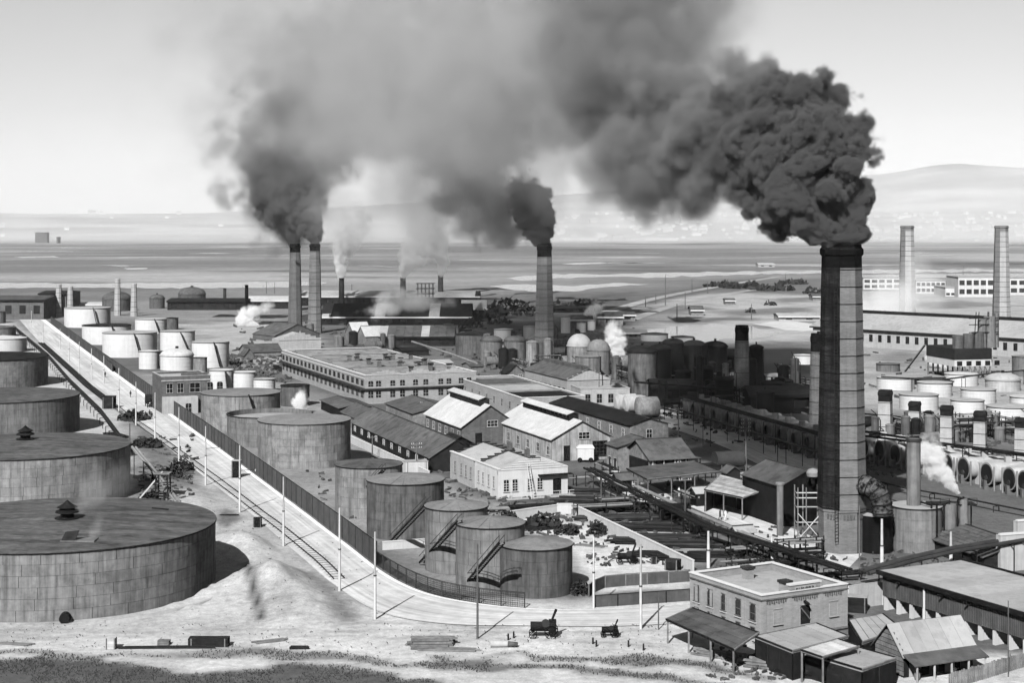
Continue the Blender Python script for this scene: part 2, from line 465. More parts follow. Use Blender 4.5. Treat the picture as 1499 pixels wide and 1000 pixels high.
strip('street', [((925, 607), (985, 597)), ((985, 628), (1045, 612)), ((1060, 655), (1115, 636)), ((1110, 680), (1190, 664)), ((1170, 706), (1230, 684))], 'street_pale', 0.05)
strip('yard_lane', [((1010, 742), (1040, 732)), ((1100, 782), (1130, 762)), ((1180, 812), (1215, 797)), ((1240, 835), (1262, 812))], 'street_pale', 0.05, 3)
strip('yard_apron', [((862, 690), (905, 690)), ((880, 705), (930, 705)), ((905, 718), (955, 712)), ((930, 738), (990, 732))], 'street_pale', 0.045, 3)
strip('causeway', [((860, 462), (885, 462)), ((950, 437), (965, 438)), ((1040, 420), (1052, 421)), ((1140, 404), (1146, 405))], 'causeway_dirt', 0.12, 2)
strip('causeway', [((905, 470), (930, 470)), ((985, 446), (996, 447)), ((1060, 430), (1070, 431)), ((1120, 421), (1128, 422))], 'causeway_dirt', 0.12, 2)
def pond(name, poly, z=0.06, mt='water'):
    R_ = random.Random(len(poly) + int(poly[0][0])); fine = []
    hgt = max(q[1] for q in poly) - min(q[1] for q in poly)
    for (x0, y0), (x1, y1) in zip(poly, poly[1:] + poly[:1]):
        n = max(2, int(abs(x1 - x0) / 12))
        fine += [(x0 + (x1 - x0) * k / n + (R_.uniform(-3, 3) if k else 0), y0 + (y1 - y0) * k / n + (R_.uniform(-.07, .07) * hgt if k else 0)) for k in range(n)]
    pts = [G(*p) for p in fine]
    o = MB().add([(p.x, p.y, z) for p in pts], [tuple(range(len(pts)))]).build(name, mt)
    if o.data.polygons[0].normal.z < 0: o.data.flip_normals()
    o['kind'] = 'structure'
pond('slough_water', [(735, 407), (800, 402), (900, 401.5), (1000, 399), (1210, 396), (1600, 392), (1600, 396), (1210, 400.5), (1050, 403), (960, 406), (860, 406), (800, 409), (760, 411)])
pond('slough_water', [(715, 419), (770, 416), (840, 419), (900, 414), (950, 416), (880, 421), (850, 426), (790, 427), (740, 423)])
pond('slough_water', [(-200, 417), (0, 414), (120, 415), (300, 414), (440, 412), (480, 414), (430, 420), (300, 422), (100, 421), (-200, 424)])
pond('slough_water', [(20, 376), (80, 375), (90, 377), (30, 378)], 0.3)
pond('slough_water', [(180, 393), (215, 392), (212, 394.5), (186, 395)], 0.2)
pond('slough_water', [(820, 386), (880, 384), (900, 386), (840, 388)], 0.3)
pond('slough_water', [(1230, 404), (1300, 402), (1420, 401), (1600, 400), (1600, 404), (1420, 406), (1290, 408)], 0.1)
for _ in range(22):
    x_, y_ = RT.uniform(-40, 1480), RT.uniform(358, 398); w_, h_ = RT.uniform(10, 55), RT.uniform(.5, 1.3)
    pond('slough_water', [(x_ - w_, y_ + RT.uniform(-.6, .6)), (x_ - w_ * .3, y_ - h_ * .5), (x_ + w_ * .4, y_ - h_ * .3), (x_ + w_, y_ + RT.uniform(-.6, .6)), (x_ + w_ * .3, y_ + h_ * .5), (x_ - w_ * .4, y_ + h_ * .4)], .3)
pond('pond', [(930, 487), (985, 478), (1040, 474), (1090, 478), (1150, 488), (1100, 496), (1020, 500), (950, 494)], 0.08)
pond('pond', [(1210, 486), (1150, 484), (1100, 474), (1150, 470), (1230, 478)], 0.09, 'street_pale')
# ------------------------------------------------------------------ storage tanks
def stair_mesh(parent, a, b, w=0.7, rail=True):
    a, b = Vector(a), Vector(b)
    d = b - a
    side = Vector((d.x, d.y, 0)).cross(Vector((0, 0, 1)))
    side = side.normalized() * (w / 2)
    st = MB()
    st.bar(a + side, b + side, 0.12, 0.28)
    st.bar(a - side, b - side, 0.12, 0.28)
    o = st.build('stair', 'iron', parent)
    n = max(3, int(abs(d.z) / 0.32))
    tr = MB()
    for i in range(n):
        p = a + d * ((i + 0.5) / n)
        tr.bar(p + side, p - side, 0.3, 0.07)
    tr.build('treads', 'pipe_pale', o)
    if rail:
        r = MB()
        up = Vector((0, 0, 1.0))
        for s_ in (side, -side):
            r.bar(a + s_ + up, b + s_ + up, 0.06)
            for i in range(0, n + 1, 4):
                p = a + d * (i / n) + s_
                r.bar(p, p + up, 0.05)
        r.build('handrail', 'iron_mid', o)
    return o
PLATE = {}
def tank(label, cx, yb, rpx, yt, shell='plate_grey', roof='roof_steel', top='cone', plates=None, rise=0.12, sectors=0, group=None,
         name='storage_tank', extra=None, stair=None, ring=True, frm=None):
    df = F * H / (yb - YH)
    R = rpx * df / (F - rpx)
    dc = df + R
    c = Vector(((cx - W0) / F * dc, dc, 0))
    h = (yb - yt) / F * df
    t = thing(name, label, 'storage tank', c, group)
    n = 64 if R > 12 else 40 if rpx > 20 else 24
    if plates:
        rows, per = plates
        MB().lathe(c, [(R - 0.05, -0.4), (R - 0.05, h)], n).build('inner_shell', 'tank_core', t)
        key = (round(R, 3), rows, per, round(h, 3), shell)
        ph = h / rows
        da = 2 * math.pi / per
        mb = MB()
        k = max(3, int(n / per) + 1)
        gap = 0.03 / R
        rr = R + 0.0
        mb.lathe((0, 0, 0), [(rr - 0.06, 0.0), (rr, 0.0), (rr, ph - 0.035), (rr - 0.06, ph - 0.035)], k, gap, da - gap)
        me = mb.mesh('plate', shell)
        vc = math.atan2(-c.y, -c.x)
        for j in range(rows):
            for i in range(per):
                a = i * da + (j % 2) * da * 0.5 + 0.13 * (j // 2)
                mid = (a + da / 2 - vc + math.pi) % (2 * math.pi) - math.pi
                if abs(mid) < 1.95 + da / 2:
                    o = put('plate', me, t, (0, 0, j * ph), a)
                    s_ = 1 + (0.0016 if j % 2 else -0.0004) * random.random()
                    o.scale = (s_, s_, 1)
    else:
        MB().lathe(c, [(R, -0.4), (R, h)], n).build('shell', shell, t)
        if rpx > 14:
            b = MB()
            for j in range(1, 4):
                b.lathe(c, [(R + 0.0, h * j / 4 - .05), (R + 0.04, h * j / 4 - .05), (R + 0.04, h * j / 4 + .05), (R, h * j / 4 + .05)], n)
            b.build('seam', shell, t)
    rz = R * rise
    if top == 'cone':
        if sectors:
            da = 2 * math.pi / sectors
            mb = MB()
            mb.add([(0, 0, rz), ((R + .12) * math.cos(.006), (R + .12) * math.sin(.006), 0), ((R + .12) * math.cos(da / 2), (R + .12) * math.sin(da / 2), 0.0), ((R + .12) * math.cos(da - .006), (R + .12) * math.sin(da - .006), 0),
                    (0, 0, rz - .06), ((R + .12) * math.cos(.006), (R + .12) * math.sin(.006), -.06), ((R + .12) * math.cos(da / 2), (R + .12) * math.sin(da / 2), -.06), ((R + .12) * math.cos(da - .006), (R + .12) * math.sin(da - .006), -.06)],
                   [(0, 1, 2), (0, 2, 3), (1, 5, 6, 2), (2, 6, 7, 3), (0, 4, 5, 1), (3, 7, 4, 0)])
            me = mb.mesh('roof_plate', roof)
            for i in range(sectors):
                put('roof_plate', me, t, (0, 0, h + 0.03 + (i % 2) * 0.025), i * da)
            MB().lathe(c, [(R * .98, h), (0.01, h + rz - .1)], 24).build('roof_underside', 'tank_core', t)
        else:
            MB().lathe(c, [(R + .1, h - .1), (R + .12, h + .06), (R * .5, h + rz * .55), (0.02, h + rz)], n).build('roof', roof, t)
    elif top == 'flat':
        MB().lathe(c, [(R + .1, h - .1), (R + .12, h + .05), (0.02, h + .15)], n).build('roof', roof, t)
    elif top == 'open':
        MB().lathe(c, [(R - .12, h), (R - .12, h - 1.1)], n).build('inner_wall', 'plate_mid', t)
        MB().lathe(c, [(R - .1, h - 1.1), (0.02, h - 1.0)], n).build('floating_roof', roof, t)
    elif top == 'dome':
        pr = [(R * math.cos(a), h + rz * 3.2 * math.sin(a)) for a in [math.pi / 2 * i / 7 for i in range(8)]]
        pr[-1] = (0.02, pr[-1][1])
        MB().lathe(c, [(R + .25, h - .25), (R + .25, h + .1), (R, h + .1)] + pr[0:], n).build('dome', roof, t)
        MB().cyl(c + Vector((0, 0, pr[-1][1] - .1)), c + Vector((0, 0, pr[-1][1] + .7)), R * .1, n=10).build('vent', 'iron', t)
    if ring:
        MB().lathe(c, [(R + .02, h - .16), (R + .16, h - .14), (R + .16, h - .02), (R + .02, h)], n).build('rim', 'iron' if shell != 'plate_white' else 'iron_mid', t)
    for s_ in stair or []:
        (ax, ay), (bx, by) = s_[0], s_[1]
        if len(s_) > 2 and s_[2] == 'shell':      # a steep flight against the shell
            a = AT(ax, ay, c.y - math.sqrt(max(0.1, R * R - ((ax - cx) / F * dc) ** 2)) - .5)
            b = AT(bx, by, c.y - math.sqrt(max(0.1, R * R - ((bx - cx) / F * dc) ** 2)) - .5)
            stair_mesh(t, a, b, .9, False)
        else:
            stair_mesh(t, G(ax, ay, h + .1), G(bx, by, 0.4))
    return t, c, R, h
def roof_vent(t, c, z, r):
    base = c + Vector((0, 0, z))
    MB().lathe(base, [(r * 1.3, 0), (r * 1.3, .12), (r * .7, .14), (r * .7, r * .6)], 16).build('vent_curb', 'iron', t)
    v = MB()
    v.lathe(base, [(r * .75, r * .55), (r * 1.25, r * .62), (r * 1.2, r * .8), (r * .8, r * .95), (r * .8, r * 1.1), (r * 1.1, r * 1.15), (r * .5, r * 1.5), (.05, r * 1.9)], 16)
    v.build('vent_hood', 'iron', t)

t, c, R, h = tank('huge grey plated tank with shingled roof and vent, nearest on the dirt bank', 90, 912, 222, 811, 'plate_grey', 'roof_shingle', plates=(6, 28), rise=0.05)
roof_vent(t, c + Vector((1.2, -1.5, 0)), h + 0.95, 1.3)
hp = c + Vector((5.5, -14, h + .35))
b = MB(); b.box(hp.x - 1.6, hp.x + 2.8, hp.y - 1, hp.y + 1.4, hp.z - .4, hp.z + .12); b.build('hatch_curb', 'timber_mid', t)
b = MB(); b.hexa([(hp.x - 1.5, hp.y - .8, hp.z + .1), (hp.x + .3, hp.y - .8, hp.z + .1), (hp.x + .3, hp.y - .6, hp.z + .1), (hp.x - 1.5, hp.y - .6, hp.z + .1),
                  (hp.x - 1.1, hp.y - .2, hp.z + 1.1), (hp.x + .7, hp.y - .2, hp.z + 1.3), (hp.x + .7, hp.y, hp.z + 1.3), (hp.x - 1.1, hp.y, hp.z + 1.1)]); b.build('hatch_lid', 'timber_dark', t)
b = MB(); b.cyl(c + Vector((6.0, -R * .957, .55)), c + Vector((6.2, -R - .5, .55)), .65, n=14); b.build('manhole', 'iron', t)
b = MB(); b.lathe(c, [(R + 3.6, 0.0), (R + 3.4, .35), (R + 2.9, .35), (R + 2.8, -.1)], 60, math.radians(-62), math.radians(20)); b.build('gutter_kerb', 'concrete', t)
b = MB(); b.bar(c + Vector((10.5, 9, h + .5)), c + Vector((13, 8.2, h + .45)), .25, .1); b.build('roof_hatch', 'iron', t)
t, c, R, h = tank('large grey plated tank with shingled roof, second along the dirt bank', 40, 755, 147, 674, 'plate_grey', 'roof_shingle', plates=(6, 26), rise=0.07)
roof_vent(t, c + Vector((-.2, -.5, 0)), h + 1.25, 1.3)
t, c, R, h = tank('large dark-walled tank with felt roof, third along the dirt bank', 0, 646, 113, 591, 'plate_mid', 'roof_felt', plates=(5, 24), rise=0.06)
t, c, R, h = tank('pale walled tank with dark roof beside the road, fourth along the bank', -25, 573, 92, 530, 'plate_grey', 'roof_dark', plates=(4, 24), rise=0.07)
tank('small white tank at the photo edge behind the four bank tanks', 5, 517, 33, 497, 'plate_white', 'roof_white')
tank('grey roofed tank at the photo edge beyond the small white one', -8, 494, 30, 481, 'plate_grey', 'roof_felt')
tank('farthest little tank at the left photo edge above the road', -6, 474, 14, 457, 'plate_grey', 'roof_felt')
# the white cluster right of the road
tank('white tank farthest up the road with dark stair line', 128, 480, 33, 452, 'plate_white', 'roof_tar', 'flat', stair=[((136, 450), (142, 478), 'shell')])
tank('white walled tank with dark roof, beside the road fence', 156, 505, 35, 478, 'plate_white', 'roof_dark', rise=.08, stair=[((163, 476), (170, 500), 'shell')])
tank('white tank half hidden behind the dark-roofed white one', 221, 489, 23, 468, 'plate_white', 'roof_tar', 'flat', stair=[((226, 467), (233, 487), 'shell')])
tank('small dark upright tank beside the half hidden white tank', 252, 483, 9, 466, 'plate_dark', 'roof_dark')
tank('broad white tank nearest the fence in the white cluster', 190, 524, 39, 489, 'plate_white', 'roof_pale', 'flat', stair=[((196, 488), (205, 522), 'shell')])
tank('white tank in the middle of the white cluster', 260, 514, 25, 486, 'plate_white', 'roof_pale', 'flat', stair=[((264, 486), (275, 512), 'shell')])
tank('tall white tank at the plant end of the white cluster', 308, 539, 27, 502, 'plate_white', 'roof_pale', 'flat', stair=[((313, 501), (322, 537), 'shell')])
tank('little white tank just behind the small brick pump house', 218, 541, 14.5, 515, 'plate_white', 'roof_white')
tank('white domed tank between pump house roof and tall tank', 259, 543, 24, 521, 'plate_white', 'roof_white', 'dome', rise=.12)
tank('small grey tub tank peeping over the brick pump house parapet', 293, 552, 10, 524, 'plate_grey', 'roof_pale', 'open')
tank('white tank with black ladder strip next to the pump house', 324, 572, 17.5, 543, 'plate_white', 'roof_white', 'flat', stair=[((330, 543), (333, 570), 'shell')])
tank('plain white tank between ladder-strip tank and low white tank', 357, 571, 17, 546, 'plate_white', 'roof_white', 'flat')
tank('low white tank with grey lid behind the big plated tank', 387, 574, 16, 556, 'plate_white', 'roof_tar')
# the plated tanks between the road fence and the shops
tank('big light grey tank with steep stair beside the road fence', 352.5, 634, 57.5, 580, 'plate_grey', 'roof_steel', plates=(5, 14), rise=.05, stair=[((364, 578), (372, 603), 'shell')])
tank('dark plated tank behind the big pair, white steam rising from it', 432, 596, 21, 566, 'plate_dark', 'roof_dark')
tank('open topped grey tank tucked behind the largest plated tank', 395, 656, 62, 612, 'plate_mid', 'roof_pale', 'open', plates=(5, 14))
tank('largest light grey plated tank on the shop side of the road', 445.5, 688, 67.5, 622, 'plate_grey', 'roof_steel', plates=(6, 14), rise=.05)
tank('tall grey tank with long stair, farthest of the five fence tanks', 540, 760, 49, 686, 'plate_grey', 'roof_felt', plates=(5, 9), rise=.12, sectors=20, stair=[((562, 688), (502, 750))])
tank('dark stained tank on white footing, second of the five fence tanks', 593.5, 792, 56.5, 710, 'plate_dark', 'roof_steel', plates=(6, 10), rise=.14, sectors=20, stair=[((627, 737), (572, 795))])
tank('tall grey tank with long stair, middle of the five fence tanks', 668, 842, 46, 748, 'plate_mid', 'roof_steel', plates=(5, 8), rise=.16, sectors=18, stair=[((673, 763), (617, 824))])
tank('tall smooth grey tank with ribbed roof, fourth of the five fence tanks', 717.5, 868, 50.5, 774, 'plate_mid', 'roof_steel', plates=(5, 8), rise=.17, sectors=20, stair=[((735, 795), (682, 857))])
tank('shorter tank with dark oil streaks, nearest of the five fence tanks', 784.5, 878, 53.5, 806, 'plate_dark', 'roof_steel', plates=(4, 9), rise=.15)
# low white tanks on the far side of the stills
WT = [('low white tank below the timber trestle works', 1407, 566, 24, 549, 'roof_white'),
      ('low white tank with grey lid beside the big chimney', 1311, 572, 27, 555, 'roof_pale'),
      ('low white tank with grey lid under the dark shed roof', 1368, 582, 25, 562, 'roof_pale'),
      ('low white tank left of centre in the white tank yard', 1345, 602, 28, 580, 'roof_pale'),
      ('low white tank right of centre in the white tank yard', 1432, 592, 25, 572, 'roof_pale'),
      ('low white tank in front row of the white tank yard', 1416, 609, 24, 588, 'roof_pale'),
      ('wide low white tank nearest the photo edge', 1477, 618, 32, 598, 'roof_pale'),
      ('low white tank cut by the photo edge', 1503, 599, 24, 583, 'roof_white')]
for lb, cx, yb, r, yt, rf in WT:
    tank(lb, cx, yb, r, yt, 'plate_white', rf, rise=.1, group='low white tanks in the yard')
tank('pale domed brick tank near the trestle foot', 1468, 574, 25, 557, 'concrete', 'roof_pale', 'dome', rise=.11)
tank('small dark tank beyond the low white tanks', 1300, 545, 17, 534, 'plate_mid', 'roof_felt')
tank('grey tank at the photo edge beside the trestle', 1500, 552, 18, 523, 'plate_mid', 'roof_steel')
tank('faint pale tank in haze behind the short chimneys', 1134, 565, 24, 552, 'concrete', 'roof_pale', rise=.15)
tank('white striped tank in haze beside the dark chimney', 1176, 534, 15, 521, 'plate_white', 'roof_white')
tank('white low tank seen over the domed stills', 958, 500, 20, 490, 'plate_white', 'roof_felt')
tank('second white low tank seen over the domed stills', 999, 505, 17, 494, 'plate_white', 'roof_felt')
# agitators and domed works tanks
def agitator(label, cx, yb, r, yt, sm, rf, **k):
    return tank(label, cx, yb, r, yt, sm, rf, 'dome', rise=k.get('rise', .13), name='domed_agitator')
agitator('dark domed agitator left of the middle chimney', 719, 528, 16, 499, 'plate_mid', 'roof_felt')
agitator('dark domed agitator next to the middle chimney', 754, 526, 16, 499, 'plate_mid', 'roof_felt')
agitator('dark agitator half hidden by the middle chimney', 785, 524, 14, 497, 'plate_mid', 'roof_felt')
agitator('tall agitator with pale dome right of the middle chimney', 848, 546, 18, 507, 'plate_grey', 'roof_pale', rise=.3)
agitator('second pale domed agitator behind the steam jet', 876, 550, 17, 513, 'plate_mid', 'roof_steel', rise=.28)
tank('squat grey tank in front of the pale domed agitators', 861, 556, 19, 523, 'plate_mid', 'roof_steel', 'flat')
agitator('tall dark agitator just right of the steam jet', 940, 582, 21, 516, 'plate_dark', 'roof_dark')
agitator('black agitator among the shaded stills, first dome', 966, 580, 17, 512, 'plate_black', 'roof_dark')  # these four domes: black paint, with the smoke's shadow put into the colour
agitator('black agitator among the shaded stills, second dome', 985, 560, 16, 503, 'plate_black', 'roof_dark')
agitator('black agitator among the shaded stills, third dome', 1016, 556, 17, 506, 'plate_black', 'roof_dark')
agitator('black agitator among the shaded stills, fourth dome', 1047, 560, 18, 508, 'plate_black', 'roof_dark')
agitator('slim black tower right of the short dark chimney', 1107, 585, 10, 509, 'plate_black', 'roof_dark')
tank('broad dark tank behind the domed agitators, left end', 693, 520, 26, 491, 'plate_dark', 'roof_dark', rise=.2)
tank('white tank tucked behind the dark domed agitators', 737, 500, 14, 483, 'plate_white', 'roof_white')
tank('white tank beside the dark agitator and chimney', 775, 500, 9, 478, 'plate_white', 'roof_white')
tank('tall white tank beyond the middle chimney', 828, 488, 7, 464, 'plate_white', 'roof_white')
tank('short white tank beyond the middle chimney in steam', 851, 487, 7, 473, 'plate_white', 'roof_white')
tank('tiny white tank right of the steaming pair', 866, 484, 6, 470, 'plate_white', 'roof_white')
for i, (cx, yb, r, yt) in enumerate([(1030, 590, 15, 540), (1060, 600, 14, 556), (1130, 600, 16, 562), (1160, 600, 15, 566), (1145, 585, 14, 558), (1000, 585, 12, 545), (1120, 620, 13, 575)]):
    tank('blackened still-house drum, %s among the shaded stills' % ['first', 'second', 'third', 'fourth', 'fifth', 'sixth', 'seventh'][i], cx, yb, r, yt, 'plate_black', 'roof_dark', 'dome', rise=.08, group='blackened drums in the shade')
# far domes at the left horizon
for lb, cx, yb, r, yt in [('dark domed gas holder behind the first far chimneys', 171, 456, 21, 438), ('pale small dome between far gas holders', 230, 452, 11, 437), ('big dark dome on the far shore buildings', 281, 440, 20, 431)]:
    tank(lb, cx, yb, r, yt, 'plate_dark', 'roof_felt', 'dome', rise=.16, name='gas_holder')

# ------------------------------------------------------------------ chimneys
def chimney(label, cx, yt, yb, wt, wb, sides=8, body='brick_chimney', cap='brick_soot', bands=0, soot=0.08, rot=0.0, pedestal=None, left=None, group=None, name='brick_chimney', lip=True):
    df = F * H / (yb - YH)
    c = Vector(((cx - W0) / F * df, df, 0))
    h = (yb - yt) / F * df
    r0, r1 = wb / 2 / F * df, wt / 2 / F * df
    t = thing(name, label, 'chimney', c, group)
    k = 1 / math.cos(math.pi / sides) if sides <= 8 else 1.0
    zp = 0.0
    if pedestal:
        zp = (yb - pedestal[0]) / F * df
        rp = pedestal[1] / 2 / F * df
        MB().lathe(c, [(rp * k, -.3), (rp * k, zp - .5), (rp * k * 1.04, zp - .4), (rp * k * 1.04, zp), (r0 * k, zp + .3)], sides, rot, rot + 2 * math.pi, False).build('pedestal', body, t)
    rad = lambda z: (r0 + (r1 - r0) * (z - zp) / (h - zp)) * k
    zc = h * (1 - soot)
    sm = sides > 8
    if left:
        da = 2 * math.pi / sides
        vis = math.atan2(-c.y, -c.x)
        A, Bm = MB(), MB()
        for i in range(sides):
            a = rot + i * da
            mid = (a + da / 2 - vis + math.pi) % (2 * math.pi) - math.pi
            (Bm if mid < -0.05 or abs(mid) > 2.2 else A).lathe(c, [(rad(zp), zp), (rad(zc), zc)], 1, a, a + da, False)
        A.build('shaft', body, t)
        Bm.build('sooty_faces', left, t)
    else:
        MB().lathe(c, [(rad(zp), zp), (rad(zc), zc)], sides, rot, rot + 2 * math.pi, sm).build('shaft', body, t)
    rc = rad(zc); lp = r1 * k
    e = 1.10 if lip else 1.0
    MB().lathe(c, [(rc, zc), (rad((zc + h) / 2), (zc + h) / 2), (lp * e, h - (h - zc) * .42), (lp * e, h - (h - zc) * .2), (lp, h - (h - zc) * .1), (lp, h), (lp * .72, h), (lp * .7, h - 3)], sides, rot, rot + 2 * math.pi, sm).build('crown', cap, t)
    if bands:
        for j in range(bands):
            z = zp + (zc - zp) * (j + .9) / bands
            r = rad(z)
            MB().lathe(c, [(r + .01, z - .06), (r + .06, z - .06), (r + .06, z + .06), (r + .01, z + .06)], sides, rot, rot + 2 * math.pi, False).build('iron_band', 'iron_band', t)
    return t, c, h
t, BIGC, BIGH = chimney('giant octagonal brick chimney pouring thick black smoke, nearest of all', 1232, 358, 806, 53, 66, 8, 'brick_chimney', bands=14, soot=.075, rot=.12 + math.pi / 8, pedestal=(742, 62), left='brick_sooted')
ld = MB()
lx = BIGC + Vector((-1.5, -3.75, 0))
for z in np.arange(2, 40, .5): ld.bar(lx + Vector((-.25, z * .014, z)), lx + Vector((.25, z * .014, z)), .05)
for s_ in (-.25, .25): ld.bar(lx + Vector((s_, .03, 2)), lx + Vector((s_, .56, 40)), .06)
ld.build('ladder', 'iron', t)
ar = MB()
for k in range(3):
    for q in range(5):
        a = math.radians(200 + k * 45 + q * 9 + 12)
        ar.bar(BIGC + Vector((3.32 * math.cos(a), 3.32 * math.sin(a), 5.2)), BIGC + Vector((3.34 * math.cos(a), 3.34 * math.sin(a), 5.9)), .28, .12)
ar.build('corbel', 'brick_dark', t)
CH = {}
for key, a in dict(
    mid=('banded brick chimney with black smoke in the middle of the works', 797, 357, 527, 20, 29, 8, 'brick_chimney', 'brick_soot', 13, .11, .3, None, None),
    tw1=('darker one of the twin smoking chimneys', 432, 357, 480, 14, 20, 8, 'brick_dark', 'brick_soot', 0, .1, .3, None, None),
    tw2=('banded one of the twin smoking chimneys', 461, 357, 488, 14, 20, 8, 'brick_chimney', 'brick_soot', 12, .08, .3, None, None),
    s1=('slim dark steel stack with white steam, right of the twins', 500, 407, 452, 7.5, 9, 16, 'iron_mid', 'iron', 0, .08, 0, None, None),
    s2=('slim grey stack standing before the long dark shed roof', 590, 407, 466, 8, 10, 16, 'brick_dark', 'iron', 0, .06, 0, None, None),
    s3=('slim grey stack beside the rooftop timber frame', 645, 403, 446, 7.5, 8.5, 16, 'brick_dark', 'iron', 0, .08, 0, None, None),
    f1=('pale far chimney, first from the left photo edge', 86, 416, 464, 7, 9.5, 8, 'brick_pale', 'brick_pale', 6, .1, .3, None, None),
    f2=('pale far chimney, second from the left photo edge', 103, 419, 460, 7, 9.5, 8, 'brick_pale', 'brick_pale', 5, .1, .3, None, None),
    f3=('pale far chimney, third from the left photo edge', 172, 408, 462, 7, 9.5, 8, 'brick_pale', 'brick_pale', 6, .1, .3, None, None),
    f4=('pale far chimney, fourth from the left photo edge', 196, 415, 463, 7, 9.5, 8, 'brick_pale', 'brick_pale', 6, .1, .3, None, None),
    f5=('thin dark stack near the far long shed', 361, 417, 466, 5, 6, 12, 'iron_mid', 'iron', 0, .1, 0, None, None),
    f6=('short thin stack on the far long shed', 329, 422, 452, 4.5, 5, 12, 'iron_mid', 'iron', 0, .1, 0, None, None),
    d1=('short stout dark chimney among the shaded stills', 1086, 476, 588, 19, 25, 16, 'brick_dark', 'brick_soot', 4, .2, 0, None, None),
    d2=('sooty chimney just left of the giant one', 1197, 488, 622, 20, 26, 16, 'brick_dark', 'brick_soot', 6, .2, 0, None, None),
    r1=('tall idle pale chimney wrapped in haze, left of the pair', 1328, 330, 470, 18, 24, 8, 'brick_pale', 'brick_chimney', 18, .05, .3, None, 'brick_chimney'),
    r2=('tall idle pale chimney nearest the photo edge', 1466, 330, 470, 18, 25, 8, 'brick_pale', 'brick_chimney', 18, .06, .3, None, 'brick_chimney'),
).items():
    lb, cx, yt, yb, wt, wb, sd, bd, cp, nb, so, ro, pe, lf = a
    CH[key] = chimney(lb, cx, yt, yb, wt, wb, sd, bd, cp, nb, so, ro, pe, lf, name='steel_stack' if sd >= 12 and key[0] in 'sf' else 'brick_chimney')
for i, (cx, yt, yb, w) in enumerate([(1296, 571, 640, 17), (1339, 588, 645, 15), (1386, 594, 655, 16), (1435, 602, 665, 16), (1495, 612, 672, 16)]):
    chimney('short pale still chimney with black cap, %s from the giant chimney' % ['first', 'second', 'third', 'fourth', 'fifth'][i], cx, yt, yb, w, w * 1.1, 4, 'brick_pale', 'iron', 3, .24, math.radians(20) , group='short capped chimneys over the stills')
